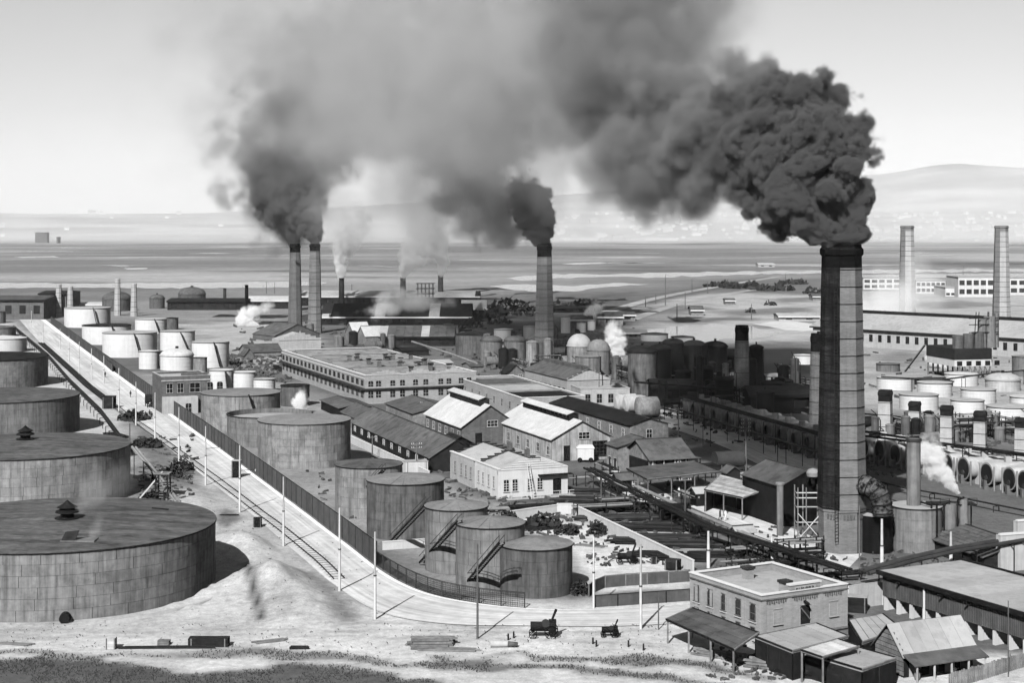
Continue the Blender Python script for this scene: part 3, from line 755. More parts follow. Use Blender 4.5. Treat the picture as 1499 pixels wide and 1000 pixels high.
# ------------------------------------------------------------------ buildings
class Bd:
    """a building: origin at its near corner, u along the wall running right, v along the wall running back-left"""
    def __init__(s, name, label, cat, px, py, ang=20.0, lx=None, rx=None, a=None, b=None, group=None, z0=0.0):
        s.O = G(px, py, z0); r = math.radians(ang)
        s.eu = Vector((math.cos(r), math.sin(r), 0)); s.ev = Vector((-math.sin(r), math.cos(r), 0))
        def ln(d, x):
            k = (x - W0) / F
            return (k * s.O.y - s.O.x) / (d.x - k * d.y)
        s.a = a if a else ln(s.ev, lx)
        s.b = b if b else ln(s.eu, rx)
        s.t = thing(name, label, cat, s.O, group)
        s.nm = 0
    def p(s, u, v, z): return s.O + s.eu * u + s.ev * v + Vector((0, 0, z))
    def mb(s): return MB(s.p)
    def zpx(s, y, u=0, v=0):
        q = s.p(u, v, 0); return H - (y - YH) * q.y / F
    def walls(s, h, m, u0=0, u1=None, v0=0, v1=None, name='wall', z0=-.3):
        u1 = s.b if u1 is None else u1; v1 = s.a if v1 is None else v1
        return s.mb().box(u0, u1, v0, v1, z0, h).build(name, m, s.t)
    def gable(s, he, hr, m, axis='v', u0=0, u1=None, v0=0, v1=None, wall='timber_mid', over=.45, th=.14, split=0, roofs=None, z0=-.3):
        u1 = s.b if u1 is None else u1; v1 = s.a if v1 is None else v1
        P_ = (lambda x, y, z: (x, y, z)) if axis == 'v' else (lambda x, y, z: (y, x, z))
        x0, x1, y0, y1 = (u0, u1, v0, v1) if axis == 'v' else (v0, v1, u0, u1)
        xm = (x0 + x1) / 2
        pts = [P_(x0, y0, z0), P_(x1, y0, z0), P_(x1, y1, z0), P_(x0, y1, z0), P_(x0, y0, he), P_(x1, y0, he), P_(x1, y1, he), P_(x0, y1, he), P_(xm, y0, hr), P_(xm, y1, hr)]
        s.mb().add(pts, [(0, 1, 5, 8, 4), (2, 3, 7, 9, 6), (1, 2, 6, 5), (3, 0, 4, 7), (4, 8, 9, 7), (8, 5, 6, 9)]).build('wall', wall, s.t)
        sl = (hr - he) / (xm - x0)
        for k, (xe, sg) in enumerate(((x0, -1), (x1, 1))):
            xo = xe + sg * over; zo = he - sl * over + .03
            ya, yb = y0 - over, y1 + over
            mt = roofs[k] if roofs else m
            n = split if split else 1
            for q in range(n):
                c0, c1 = ya + (yb - ya) * q / n + (0.02 if q else 0), ya + (yb - ya) * (q + 1) / n - 0.02
                dz = random.random() * .03 if n > 1 else 0
                s.mb().hexa([P_(xo, c0, zo + dz), P_(xm, c0, hr + .05 + dz), P_(xm, c1, hr + .05 + dz), P_(xo, c1, zo + dz),
                             P_(xo, c0, zo + th + dz), P_(xm, c0, hr + .05 + th + dz), P_(xm, c1, hr + .05 + th + dz), P_(xo, c1, zo + th + dz)]).build('roof_slope' if n == 1 else 'roof_sheet', mt, s.t)
        if n == 1:
            s.mb().hexa([P_(xm - .15, ya, hr + .1), P_(xm + .15, ya, hr + .1), P_(xm + .15, yb, hr + .1), P_(xm - .15, yb, hr + .1),
                         P_(xm - .1, ya, hr + .28), P_(xm + .1, ya, hr + .28), P_(xm + .1, yb, hr + .28), P_(xm - .1, yb, hr + .28)]).build('ridge_cap', 'iron_mid', s.t)
    def parapet(s, h, roofz, roof, wall, cop='coping', th=.35, u0=0, u1=None, v0=0, v1=None, cw=.12):
        u1 = s.b if u1 is None else u1; v1 = s.a if v1 is None else v1
        s.walls(roofz, wall, u0, u1, v0, v1)
        e = .003
        s.mb().box(u0 + th, u1 - th, v0 + th, v1 - th, roofz, roofz + .06).build('roof', roof, s.t)
        for (a0, a1, b0, b1) in ((u0, u1, v0 + e, v0 + th), (u0, u1, v1 - th, v1 - e), (u0 + e, u0 + th, v0 + th, v1 - th), (u1 - th, u1 - e, v0 + th, v1 - th)):
            s.mb().box(a0, a1, b0, b1, roofz + e, h).build('parapet', wall, s.t)
            s.mb().box(a0 - cw, a1 + cw, b0 - cw, b1 + cw, h + (0.0 if a1 - a0 > 1 else .004), h + .13 + (0.0 if a1 - a0 > 1 else .004)).build('coping', cop, s.t)
    def win(s, face, pos, z, w, h, arch=0.0, frame='coping', bars=(1, 1), glass='glass_dark', name='window', sill=True, at=None, parent=None):
        """face: f = near wall (v=0), l = left wall (u=0), r = right wall, k = far wall"""
        o = {'f': 0 if at is None else at, 'l': 0 if at is None else at, 'r': s.b if at is None else at, 'k': s.a if at is None else at}[face]
        def q(x, off, zz):
            if face == 'f': return (x, o - off, zz)
            if face == 'l': return (o - off, x, zz)
            if face == 'r': return (o + off, x, zz)
            return (x, o + off, zz)
        x0, x1 = pos - w / 2, pos + w / 2
        pr = [(x0, z), (x1, z), (x1, z + h)]
        if arch:
            pr += [(pos + w / 2 * math.cos(a), z + h + arch * math.sin(a)) for a in [math.pi * i / 6 for i in range(1, 6)]]
        pr += [(x0, z + h)]
        n = len(pr)
        mb = s.mb()
        mb.add([q(x, .02, y) for x, y in pr], [tuple(range(n))])
        mb.add([q(x, .02, y) for x, y in pr] + [q(x, -.2, y) for x, y in pr], [(i, (i + 1) % n, n + (i + 1) % n, n + i) for i in range(n)])
        wd = mb.build(name, glass, s.t)
        if frame:
            fb = s.mb(); f = .09 if w > .7 else .07
            def bx(xa, xb, za, zb, d=.10):
                A = [q(xa, .03, za), q(xb, .03, za), q(xb, d, za), q(xa, d, za), q(xa, .03, zb), q(xb, .03, zb), q(xb, d, zb), q(xa, d, zb)]
                fb.hexa(A)
            bx(x0 - f, x0, z, z + h); bx(x1, x1 + f, z, z + h); bx(x0 - f, x1 + f, z + h + arch * .9, z + h + arch * .9 + f)
            for i in range(bars[0]):
                xx = x0 + w * (i + 1) / (bars[0] + 1); bx(xx - .03, xx + .03, z, z + h + arch * .8, .07)
            for i in range(bars[1]):
                zz = z + h * (i + 1) / (bars[1] + 1); bx(x0, x1, zz - .035, zz + .035, .075)
            if sill: bx(x0 - .15, x1 + .15, z - .14, z - .02, .2)
            fb.build('frame', frame, wd)
        return wd

# --- brick office, near right
b = Bd('brick_office', 'two-storey brick office with white coping and flat roof', 'building', 1115, 940, 29, 1010, 1240)
hz = b.zpx(873)
b.parapet(hz, hz - 1.0, 'roof_tar', 'brick', th=.4)
cm = b.b / 2
b.mb().box(cm - 2.3, cm + 2.3, -.05, .42, hz + .21, hz + .75).build('raised_parapet', 'brick', b.t)
b.mb().box(cm - 2.45, cm + 2.45, -.17, .54, hz + .75, hz + .95).build('coping', 'coping', b.t)
sg = b.mb().box(cm - 1.6, cm + 1.6, -.09, -.05, hz + .08, hz + .52).build('sign_panel', 'brick_pale', b.t)
lt = b.mb(); x = cm - 1.45
while x < cm + 1.4:
    w_ = random.choice((.1, .13, .16)); lt.box(x, x + w_, -.105, -.092, hz + .2, hz + .2 + random.choice((.2, .24))); x += w_ + random.choice((.05, .06, .14))
lt.build('lettering', 'iron', sg)
for u in (0.0, cm - 2.7, cm + 2.1, b.b - .6):
    b.mb().box(u + .003, u + .6, -.1, -.002, -.3, hz - .7).build('pilaster', 'brick', b.t)
for v in (0, 3.3, 6.6, 9.8, 13.0):
    if v < b.a - .6: b.mb().box(-.1, -.002, v + .003, v + .55, -.3, hz - .75).build('pilaster', 'brick', b.t)
b.mb().box(-.14, b.b + .14, -.16, -.004, hz - .62, hz - .48).build('string_course', 'brick_dark', b.t)
b.mb().box(-.16, -.004, .01, b.a, hz - .62, hz - .48).build('string_course', 'brick_dark', b.t)
for i in range(34):
    u = .75 + i * (b.b - 1.5) / 34
    if abs(u - cm + 2.4) > .4 and abs(u - cm - 2.4) > .4: b.mb().box(u, u + .14, -.1, -.004, hz - 1.05 - .12 * (i % 2), hz - .64).build('dentil', 'brick_dark', b.t)
for i in range(5):
    v = 1.7 + i * (b.a - 3.2) / 4
    b.win('l', v, hz - 3.25, .95, 1.7, .3, 'brick_dark', (0, 1))
    b.mb().box(-.2, -.01, v - .7, v + .7, hz - 3.5, hz - 3.4).build('sill', 'coping', b.t)
    b.win('l', v, hz - 4.6, .8, .5, 0, 'brick_dark', (0, 0), name='lower_window')
b.win('f', cm, hz - 4.1, 1.55, 1.95, .4, 'brick_pale', (0, 0), 'timber_dark', name='loading_door')
d_ = b.mb(); d_.bar((cm - .7, -.12, hz - 2.1), (cm + .7, -.12, hz - 3.6), .14); d_.build('door_brace', 'timber_mid', b.t)
for u in (cm - 4.2, cm + 4.4):
    b.win('f', u, hz - 3.6, 1.2, 1.5, .3, 'brick_pale', (0, 0), 'brick', name='blind_window')
b.mb().box(-.05, b.b + .05, -.5, -.004, hz - 5.25, hz - 5.1).build('ledge', 'brick_dark', b.t)
bk = b.mb(); bk.bar((cm - .2, -.1, hz - 1.3), (cm - .2, -1.0, hz - 1.5), .25); bk.build('lamp_bracket', 'iron', b.t)
for (u, v) in ((cm - .5, 3.2), (cm + .5, 12.0)):
    vt = b.mb().box(u - .55, u + .55, v - .55, v + .55, hz - .95, hz + .35).build('roof_vent', 'brick', b.t)
    b.mb().box(u - .7, u + .7, v - .7, v + .7, hz + .35, hz + .65).build('vent_cap', 'iron_mid', vt)
# --- lean-to and low roofs round the office
def slab_shed(label, pts, zs, roofm, wallm, posts=True, name='open_shed', th=.22, cat='shed', walls=(), sheets=0):
    """roof of four photographed corners at their heights, on posts or walls"""
    Q = [G(x, y, z) for (x, y), z in zip(pts, zs)]
    c = sum(Q, Vector()) / 4
    t = thing(name, label, cat, (c.x, c.y, 0))
    if sheets:
        for i in range(sheets):
            f0, f1 = i / sheets, (i + 1) / sheets - .08 / sheets
            dz = Vector((0, 0, random.random() * .05))
            a0, a1 = Q[0].lerp(Q[1], f0) + dz, Q[0].lerp(Q[1], f1) + dz
            d0, d1 = Q[3].lerp(Q[2], f0) + dz, Q[3].lerp(Q[2], f1) + dz
            MB().hexa([a0, a1, d1, d0] + [k + Vector((0, 0, th)) for k in (a0, a1, d1, d0)]).build('roof_sheet', roofm, t)
    else:
        MB().hexa(Q + [q + Vector((0, 0, th)) for q in Q]).build('roof', roofm, t)
    if posts:
        for i in range(4):
            a_, b_ = Q[i], Q[(i + 1) % 4]
            n = max(1, int((b_ - a_).length / 4))
            for j in range(n):
                q = a_.lerp(b_, j / n).lerp(c, .04)
                MB().bar((q.x, q.y, -.2), (q.x, q.y, q.z + .02), .2).build('post', 'timber_mid', t)
    for i in range(4):
        MB().bar(Q[i] + Vector((0, 0, th + .02)), Q[(i + 1) % 4] + Vector((0, 0, th + .02)), .18, .16).build('roof_edge', 'timber_dark' if i % 2 else 'timber_mid', t)
    for i in walls:
        e0, e1 = Q[i].lerp(c, .01), Q[(i + 1) % 4].lerp(c, .01)
        nb = max(2, int((e1 - e0).length / 2.2))
        for k in range(nb + 1):
            w_ = e0.lerp(e1, k / nb)
            MB().bar(Vector((w_.x, w_.y, -.1)), Vector((w_.x, w_.y, w_.z - .05)), .1).build('batten', 'timber_dark', t)
        a_, b_ = Q[i].lerp(c, .03), Q[(i + 1) % 4].lerp(c, .03)
        n_ = (b_ - a_).cross(Vector((0, 0, 1))).normalized() * .1
        n_.z = 0
        lo = lambda q: Vector((q.x, q.y, -.2))
        MB().hexa([lo(a_) - n_, lo(b_) - n_, lo(b_) + n_, lo(a_) + n_, a_ - n_, b_ - n_, b_ + n_, a_ + n_]).build('wall', wallm, t)
    return t
slab_shed('long sagging lean-to roof against the brick office', [(975, 910), (1013, 893), (1111, 930), (1075, 955)], (2.6, 3.3, 3.3, 2.4), 'roof_felt', 'timber_dark', sheets=4)
slab_shed('flat grey-roofed annex in front of the brick office', [(1105, 936), (1195, 917), (1242, 936), (1160, 958)], (2.9, 2.9, 2.9, 2.9), 'roof_tar', 'timber_dark', False, walls=(0, 1, 2, 3), name='flat_annex', sheets=5, th=.3)
slab_shed('broad flat grey roof between office and post-and-wedge warehouse', [(1242, 912), (1292, 903), (1320, 925), (1262, 945)], (2.2, 2.2, 2.2, 2.2), 'roof_tar', 'timber_dark', False, walls=(0, 1, 2, 3), name='flat_annex', sheets=5, th=.3)
slab_shed('small flat roof with open skylights beside the gabled shack', [(1178, 960), (1240, 948), (1312, 968), (1262, 985)], (2.4, 2.5, 2.5, 2.4), 'roof_tar', 'timber_dark', False, walls=(0, 1, 2, 3), name='flat_annex', sheets=5, th=.3)
slab_shed('pale slatted skylight frame over the low works shed', [(1172, 955), (1226, 939), (1258, 950), (1204, 966)], (3.3, 3.5, 3.4, 3.2), 'timber_pale', 'timber_dark', True, name='skylight_frame', sheets=5)
# --- gabled shack at the right foreground
b = Bd('gabled_shack', 'weathered gabled shack with patched roof by the plank fence', 'shack', 1323, 993, 24, 1282, 1424)
b.gable(2.6, 5.2, 'roof_felt', 'u', wall='timber_dark', over=.4, roofs=('roof_tar', 'roof_felt'), split=6)
b.gable_done = True
s_ = b.mb()
for i in range(9):
    z = .2 + i * .5
    w_ = b.a * (1 if z < 2.6 else max(.08, 1 - (z - 2.6) / 2.6)) / 2
    s_ = b.mb().box(-.07, -.01, b.a / 2 - w_, b.a / 2 + w_, z, z + .42); s_.build('clapboard', 'timber_mid', b.t)
b.mb().hexa([(-.3, -2.4, 1.75), (b.b + .3, -2.4, 1.75), (b.b + .3, -.2, 2.5), (-.3, -.2, 2.5), (-.3, -2.4, 1.87), (b.b + .3, -2.4, 1.87), (b.b + .3, -.2, 2.62), (-.3, -.2, 2.62)]).build('porch_roof', 'roof_felt', b.t)
for i in range(5):
    b.mb().box(i * (b.b - .15) / 4, i * (b.b - .15) / 4 + .16, -2.3, -2.14, -.2, 1.8).build('porch_post', 'timber_pale', b.t)
for u, w_, m_ in ((1.5, 1.6, 'timber_pale'), (4.0, 1.2, 'timber_mid'), (6.2, 1.3, 'stucco_white'), (8.2, 1.0, 'timber_mid')):
    if u < b.b - .5: b.mb().box(u - w_ / 2, u + w_ / 2, -.1, -.01, 0, 1.9).build('door', m_, b.t)
# --- warehouse on posts, right edge
b = Bd('post_warehouse', 'long flat-roofed corrugated warehouse on white posts at the photo edge', 'warehouse', 1293, 893, -63, rx=1620, lx=1410)
hz = 6.0
h0 = b.zpx(838); h1 = b.zpx(872)
for k in range(9): b.mb().box(-.4 + (b.b + .4) * k / 9, -.4 + (b.b + .4) * (k + 1) / 9 - .03, -.5, b.a, h0 - .05, h0 + .2 + .015 * (k % 2)).build('roof_strip', 'roof_tar', b.t)
b.mb().box(-.55, b.b, -.75, -.5, h0 - .3, h0 + .28).build('eave_board', 'iron', b.t)
b.mb().box(-.55, b.b, b.a, b.a + .3, h0 - .1, h0 + .45).build('eave_board', 'iron', b.t)
n = int(b.b / .9)
cme = MB()
for k in range(3): cme.box(k * .3, k * .3 + .2, -.05, 0, 0, h0 - .06 - h1)
cme = cme.mesh('corrugated_sheet', 'fence_board')
for i in range(n):
    q = b.p(i * .9, -.06, h1) - b.O
    o = put('corrugated_sheet', cme, b.t, q, math.radians(-63))
b.mb().box(0, b.b, 0, .2, h1 - .02, h0 - .06).build('wall', 'timber_dark', b.t)
b.mb().box(.2, b.b, 1.9, 2.2, -.3, h1 - .03).build('recessed_wall', 'concrete_white', b.t)
b.mb().box(0, b.b, .2, b.a, h1 - .1, h1 - .021).build('floor_beam', 'timber_dark', b.t)
for i in range(int(b.b / 2.45)):
    u = .1 + i * 2.45
    pb = b.mb(); pb.box(u, u + .45, .0, .45, -.3, h1 - .1)
    pb.build('post', 'concrete_white', b.t)
    b.mb().add([(u + .08, .45, 0), (u + .08, 1.9, 0), (u + .08, .45, h1 - .5), (u + .34, .45, 0), (u + .34, 1.9, 0), (u + .34, .45, h1 - .5)], [(0, 1, 2), (3, 5, 4), (0, 3, 4, 1), (1, 4, 5, 2), (2, 5, 3, 0)]).build('sunlit_wedge', 'concrete_white', b.t)  # white wedges shaped as the sunlit triangles on the recessed wall
dp = b.mb(); dp.cyl((8.1, -.3, 0), (8.1, -.3, h0), .14, n=8); dp.build('downpipe', 'pole_white', b.t)
for u in (3.5, 11.5, 16): dp = b.mb(); dp.bar((u, -.1, h0 - .8), (u, -1.0, h0 - .55), .18); dp.build('lamp_bracket', 'iron', b.t)
# --- long two-storey works building
b = Bd('works_building', 'long two-storey brick works building with many roof vents', 'building', 534, 592, 21.5, 413, 697)
hz = b.zpx(550)
b.parapet(hz, hz - .8, 'roof_mid', 'brick', cop='coping', th=.5)
n = 20
for i in range(n):
    v = 2.4 + i * (b.a - 4.5) / (n - 1)
    b.win('l', v, hz - 3.0, 2.2, 1.5, 0, 'iron_mid', (2, 1), sill=False)
    b.win('l', v, hz - 6.3, 2.2, 1.7, 0, 'brick_dark', (2, 1), sill=False)
b.mb().box(-1.0, -.005, -.5, b.a, hz - 3.9, hz - 3.5).build('canopy', 'iron_mid', b.t)
b.mb().box(-.2, -.005, 0, b.a, hz - .95, hz - .75).build('cornice', 'coping', b.t)
b.mb().box(-.5, b.b, -.7, -.005, hz - 3.9, hz - 3.6).build('canopy', 'iron_mid', b.t)
for i, u in enumerate((1.7, 3.9, 8.0, 10.8, 14.6, 17.6, 22.0, 24.4, 28.0, 30.4)):
    b.win('f', u, hz - 3.1, 1.45, 1.15, .45, 'brick_pale', (1, 1), sill=False)
    b.win('f', u, hz - 6.2, 1.45, 1.5, .5, 'brick_pale', (1, 1), sill=False)
for u, s_ in ((6, .0), (16, 0), (26, 0)):
    for k, (w_, z_) in enumerate(((8, .35), (5, .75), (2, 1.1))):
        b.mb().box(u - w_ / 2, u + w_ / 2, -.12 + .002 * k, .44 - .002 * k, hz + .201 + (0 if k == 0 else (.35, .75)[k - 1]), hz + .2 + z_).build('parapet_step', 'brick_pale', b.t)
for k in range(4):
    v0 = 8 + k * 22
    b.gable(hz - .75, hz + .5, 'roof_mid', 'u', 1.2, b.b - 1.2, v0, v0 + 18, wall='roof_mid', over=.05, z0=hz - .78)
random.seed(3)
for k in range(22):
    u, v = random.uniform(8, b.b - 3), random.uniform(2, b.a * .55)
    vt = b.mb().box(u - .5, u + .5, v - .5, v + .5, hz - .8, hz + random.uniform(.9, 1.6)).build('roof_vent', 'brick_dark', b.t)
    b.mb().box(u - .7, u + .7, v - .7, v + .7, hz + 1.5, hz + 1.75).build('vent_cap', 'iron', vt)
# --- white brick laboratory
b = Bd('white_laboratory', 'white-fronted single-storey brick laboratory with stepped parapets', 'building', 729, 731, 22, 659, 831)
hz = b.zpx(688)
half = b.a * .47
b.gable(hz - .9, hz + 1.3, 'roof_pale', 'v', .35, b.b - .35, half, b.a - .3, wall='brick_pale', over=.05)
b.gable(hz - .9, hz + 1.3, 'roof_pale', 'v', .35, b.b - .35, .3, half - .3, wall='brick_pale', over=.05)
for (v0, v1, m_) in ((half, b.a, 'brick_pale'), (0, half, 'stucco_white')):
    b.walls(hz - 1, m_, 0, b.b, v0 + .002, v1)
    b.mb().box(0, .35, v0, v1, hz - .99, hz).build('parapet', m_, b.t)
    b.mb().box(-.12, .47, v0 - .1, v1, hz, hz + .18).build('coping', 'coping', b.t)
    b.mb().box(b.b - .35, b.b, v0, v1, hz - .99, hz).build('parapet', m_, b.t)
for v0, m_ in ((0, 'stucco_white'), (half, 'brick_dark'), (b.a - .35, 'brick_dark')):
    for k in range(5):
        w_ = b.b * (1 - .2 * k) - .02 * k
        z1 = hz - .2 + .42 * k
        b.mb().box(b.b / 2 - w_ / 2, b.b / 2 + w_ / 2, v0 - .003 * k - .004, v0 + .36 + .003 * k, hz - 1 if k == 0 else z1 - .42, z1).build('parapet_step', m_, b.t)
        b.mb().box(b.b / 2 - w_ / 2 - .08, b.b / 2 + w_ / 2 + .08, v0 - .1, v0 + .45, z1 + .001, z1 + .1).build('coping', 'coping' if v0 == 0 else 'roof_dark', b.t)
for v in (2.0, 4.6, 7.4, 9.8): b.win('l', v, hz - 3.6, .85, 2.0, .12, 'coping', (1, 2), at=0)
for v in (14, 16.5, 19.0, 22.5, 25.0): 
    if v < b.a - 1: b.win('l', v, hz - 3.6, .8, 2.0, .12, 'brick_pale', (1, 2))
for u in (1.6, 3.3, 6.3, 8.2): b.win('f', u, hz - 4.0, 1.0, 1.8, .3, 'coping', (1, 3))
b.win('f', 11.6, hz - 5.1, 1.7, 2.6, .3, 'coping', (0, 0), name='doorway', sill=False)
b.mb().box(7.8, b.b + .6, -.9, -.01, hz - 1.5, hz - 1.3).build('awning', 'iron', b.t)
rl = b.mb()
for u in np.arange(0, b.b + 1, 1.9): rl.bar((u, -1.8, 0), (u, -1.8, 1.1), .07)
rl.bar((0, -1.8, 1.1), (b.b + .5, -1.8, 1.1), .07); rl.bar((0, -1.8, .6), (b.b + .5, -1.8, .6), .05)
rl.build('railing', 'coping', b.t)
ld = b.mb()
for s_ in (5.6, 6.1): ld.bar((s_, -2.6, -1.0), (s_, -.2, hz + .9), .09)
for k in range(16): ld.bar((5.6, -2.6 + 2.4 * k / 16, -1 + (hz + 1.9) * k / 16), (6.1, -2.6 + 2.4 * k / 16, -1 + (hz + 1.9) * k / 16), .08)
ld.build('ladder', 'pole_white', b.t)
b.mb().box(-.5, b.b + .6, -2.2, -.3, -.2, .22).build('terrace', 'concrete', b.t)
for u, v in ((9, 8), (9.5, 18)): b.mb().box(u - .4, u + .4, v - .4, v + .4, hz, hz + 2.2).build('stack', 'brick_dark', b.t)
# --- two white-roofed monitor houses
for lb, px, py, lx, pk, ye, yp, pw in (('white-roofed shop with ridge monitor, the farther of the two', 676, 652, 623, 716, 625, 594, 'brick_dark'),
                                   ('white-roofed shop with ridge monitor and stained gable, the nearer of the two', 808, 676, 727, 851, 643, 617, 'stucco_stained')):
    b = Bd('monitor_roof_shop', lb, 'workshop', px, py, 20, lx, b=13.2)
    he = b.zpx(ye); hr = b.zpx(yp, b.b / 2)
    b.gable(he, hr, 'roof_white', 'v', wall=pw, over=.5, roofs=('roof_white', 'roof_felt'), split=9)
    m0, m1 = b.a * .12, b.a * .93
    b.mb().box(b.b / 2 - 1.1, b.b / 2 + 1.1, m0, m1, hr - .6, hr + 1.1).build('monitor_wall', 'timber_dark', b.t)
    b.mb().hexa([(b.b / 2 - 1.7, m0 - .3, hr + .95), (b.b / 2, m0 - .3, hr + 1.55), (b.b / 2, m1 + .3, hr + 1.55), (b.b / 2 - 1.7, m1 + .3, hr + .95),
                 (b.b / 2 - 1.7, m0 - .3, hr + 1.07), (b.b / 2, m0 - .3, hr + 1.67), (b.b / 2, m1 + .3, hr + 1.67), (b.b / 2 - 1.7, m1 + .3, hr + 1.07)]).build('monitor_roof', 'roof_white', b.t)
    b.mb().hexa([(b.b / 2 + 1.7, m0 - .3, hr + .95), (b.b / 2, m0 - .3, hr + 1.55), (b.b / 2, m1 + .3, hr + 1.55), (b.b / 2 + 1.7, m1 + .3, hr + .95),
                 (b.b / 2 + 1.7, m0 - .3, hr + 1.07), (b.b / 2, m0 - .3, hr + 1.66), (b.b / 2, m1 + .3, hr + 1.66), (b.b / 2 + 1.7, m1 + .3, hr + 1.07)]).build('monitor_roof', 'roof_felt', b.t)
    for k in range(12):
        v = m0 + (m1 - m0) * (k + .5) / 12
        b.mb().box(b.b / 2 - 1.16, b.b / 2 - 1.11, v - .5, v + .5, hr + .35, hr + .85).build('monitor_window', 'glass_dark', b.t)
    n = 6
    for k in range(n): b.win('l', 2 + (b.a - 4) * k / (n - 1), 1.2, 1.6, 1.7, 0, 'timber_pale', (1, 1))
    b.win('f', b.b * .55, he - .2, 2.4, 1.3, 0, 'timber_pale', (2, 1))
    if pw == 'stucco_stained':
        b.win('f', b.b * .82, .8, 3.2, 3.0, 0, 'iron_mid', (3, 3))
        b.win('f', b.b * .25, .1, 1.2, 3.0, 0, 'iron', (0, 0), name='doorway')
    else:
        b.win('f', b.b * .3, .1, 1.4, 2.4, 0, 'iron', (0, 0), name='doorway')
t = thing('wagon_body', 'small white box body with round end before the stained gable', 'vehicle', G(852, 676))
o = G(852, 676)
MB().box(o.x - 1.0, o.x + 2.4, o.y - 1.2, o.y + 1.2, .5, 2.9).build('body', 'stucco_white', t)
MB().cyl(o + Vector((-1.0, -1.2, 2.9)), o + Vector((-1.0, 1.2, 2.9)), .01, n=8).build('hood', 'stucco_white', t)
MB().hexa([o + Vector(k) for k in ((-1.2, -1.3, 2.9), (2.6, -1.3, 2.9), (2.6, 1.3, 2.9), (-1.2, 1.3, 2.9), (-.6, -.7, 3.5), (2.2, -.7, 3.5), (2.2, .7, 3.5), (-.6, .7, 3.5))]).build('roof', 'stucco_white', t)
for dx in (-.5, 1.8): MB().cyl(o + Vector((dx, -1.35, .5)), o + Vector((dx, -1.2, .5)), .5, n=14).build('wheel', 'iron', t)
# --- further shops
def shop(label, px, py, lx, rx, ye, yr, roofm, wallm, ang=20, axis='v', name='workshop', wins=0, fw=0, wf='coping', split=0, over=.4, roofs=None, a=None, b_=None, cat='workshop'):
    b = Bd(name, label, cat, px, py, ang, lx, rx, a, b_)
    he = b.zpx(ye); hr = b.zpx(yr, *( (b.b / 2, 0) if axis == 'v' else (0, b.a / 2)))
    b.gable(he, max(hr, he + .4), roofm, axis, wall=wallm, over=over, split=split, roofs=roofs)
    for k in range(wins): b.win('l', b.a * (k + .5) / wins, max(.4, he * .35), min(1.4, b.a / wins * .5), he * .4, 0, wf, (1, 1), sill=False)
    for k in range(fw): b.win('f', b.b * (k + .5) / fw, max(.4, he * .35), min(1.3, b.b / fw * .5), he * .4, 0, wf, (1, 1), sill=False)
    return b
shop('low brown gabled store running beside the white yard wall', 630, 692, 515, None, 670, 645, 'roof_felt', 'timber_dark', b_=10.5, wins=10, roofs=('roof_felt', 'roof_dark'), split=0)
shop('low grey gabled store behind the brown one', 575, 655, 500, None, 636, 622, 'roof_felt', 'timber_mid', b_=8, wins=5)
shop('small grey gabled roof tucked below the long works building', 605, 622, 565, None, 606, 594, 'roof_felt', 'timber_mid', b_=14)
shop('small dark gabled outhouse beside the farther white-roofed shop', 655, 668, 640, None, 652, 640, 'roof_dark', 'timber_dark', b_=6)
shop('flat dark shed roof joined to the works building corner', 497, 612, 470, None, 598, 592, 'roof_felt', 'timber_dark', b_=9)
b = Bd('long_parapet_shop', 'long flat-roofed shop with pale parapet behind the white roofs', 'workshop', 763, 617, 18, 668, b=17)
hz = b.zpx(583)
b.parapet(hz, hz - .5, 'roof_mid', 'brick', cop='coping', th=.35)
for k in range(9): b.win('l', 2.5 + k * (b.a - 5) / 8, hz - 3.6, 1.5, 1.6, .2, 'brick_pale', (1, 1), sill=False)
for k, m_ in enumerate(('roof_dark', 'roof_pale', 'roof_felt')): b.mb().box(.6, b.b - .6, 4 + k * b.a / 3.2, 2 + (k + .8) * b.a / 3.2, hz - .43 + .001 * k, hz - .28 + .002 * k).build('roof_bay', m_, b.t)
shop('little dark gabled house among the agitators', 742, 556, 733, 768, 547, 535, 'roof_dark', 'timber_mid', 24, 'v', fw=2)
shop('flat grey engine room behind the arcaded shop', 700, 566, 690, 735, 556, 553, 'roof_mid', 'brick_dark', 22, 'u', wins=2, fw=3)
shop('small pale-walled cooling hut behind the long works building', 640, 540, 628, 662, 532, 527, 'roof_pale', 'brick_pale', 22, 'u')
shop('low dark roof behind the long works building', 590, 522, 575, 628, 514, 509, 'roof_dark', 'timber_dark', 22, 'u')
shop('small dark-roofed hut below the skylit works shed', 690, 545, 676, 708, 537, 531, 'roof_felt', 'timber_mid', 22, 'u')
shop('low store roof among the scrap right of the white cluster', 420, 548, 400, 440, 541, 537, 'roof_felt', 'timber_dark', 22, 'u')
shop('long dark-roofed shop with narrow gable end by the pale street', 922, 652, 806, None, 623, 613, 'roof_dark', 'timber_mid', b_=9.5, fw=1, wins=7)
b = shop('grey workshop with arched openings beside the trussed gable house', 905, 690, 888, None, 655, 642, 'roof_felt', 'timber_mid', b_=11)
for v in (1.5, 4.2): b.win('l', v, 0.1, 1.3, 1.8, .6, 'timber_pale', (0, 0), name='arched_opening', sill=False)
b = Bd('gable_boiler_house', 'grey gable-roofed house with open timber side by the street', 'workshop', 953, 700, 20, 916, 1012)
he = b.zpx(672); hr = b.zpx(645, 0, b.a / 2)
b.gable(he, hr, 'roof_felt', 'u', wall='timber_mid', over=.7)
b.mb().box(1.0, b.b - .8, -.08, -.01, .2, he - .3).build('open_side', 'iron', b.t)
for u in np.arange(.2, b.b, 2.4): b.mb().box(u, u + .22, -.2, -.02, 0, he).build('post', 'timber_pale', b.t)
br = b.mb(); br.bar((4.5, -.2, .2), (6, -.2, he - .2), .2); br.bar((7.4, -.2, .2), (6, -.2, he - .2), .2); br.build('brace', 'timber_pale', b.t)
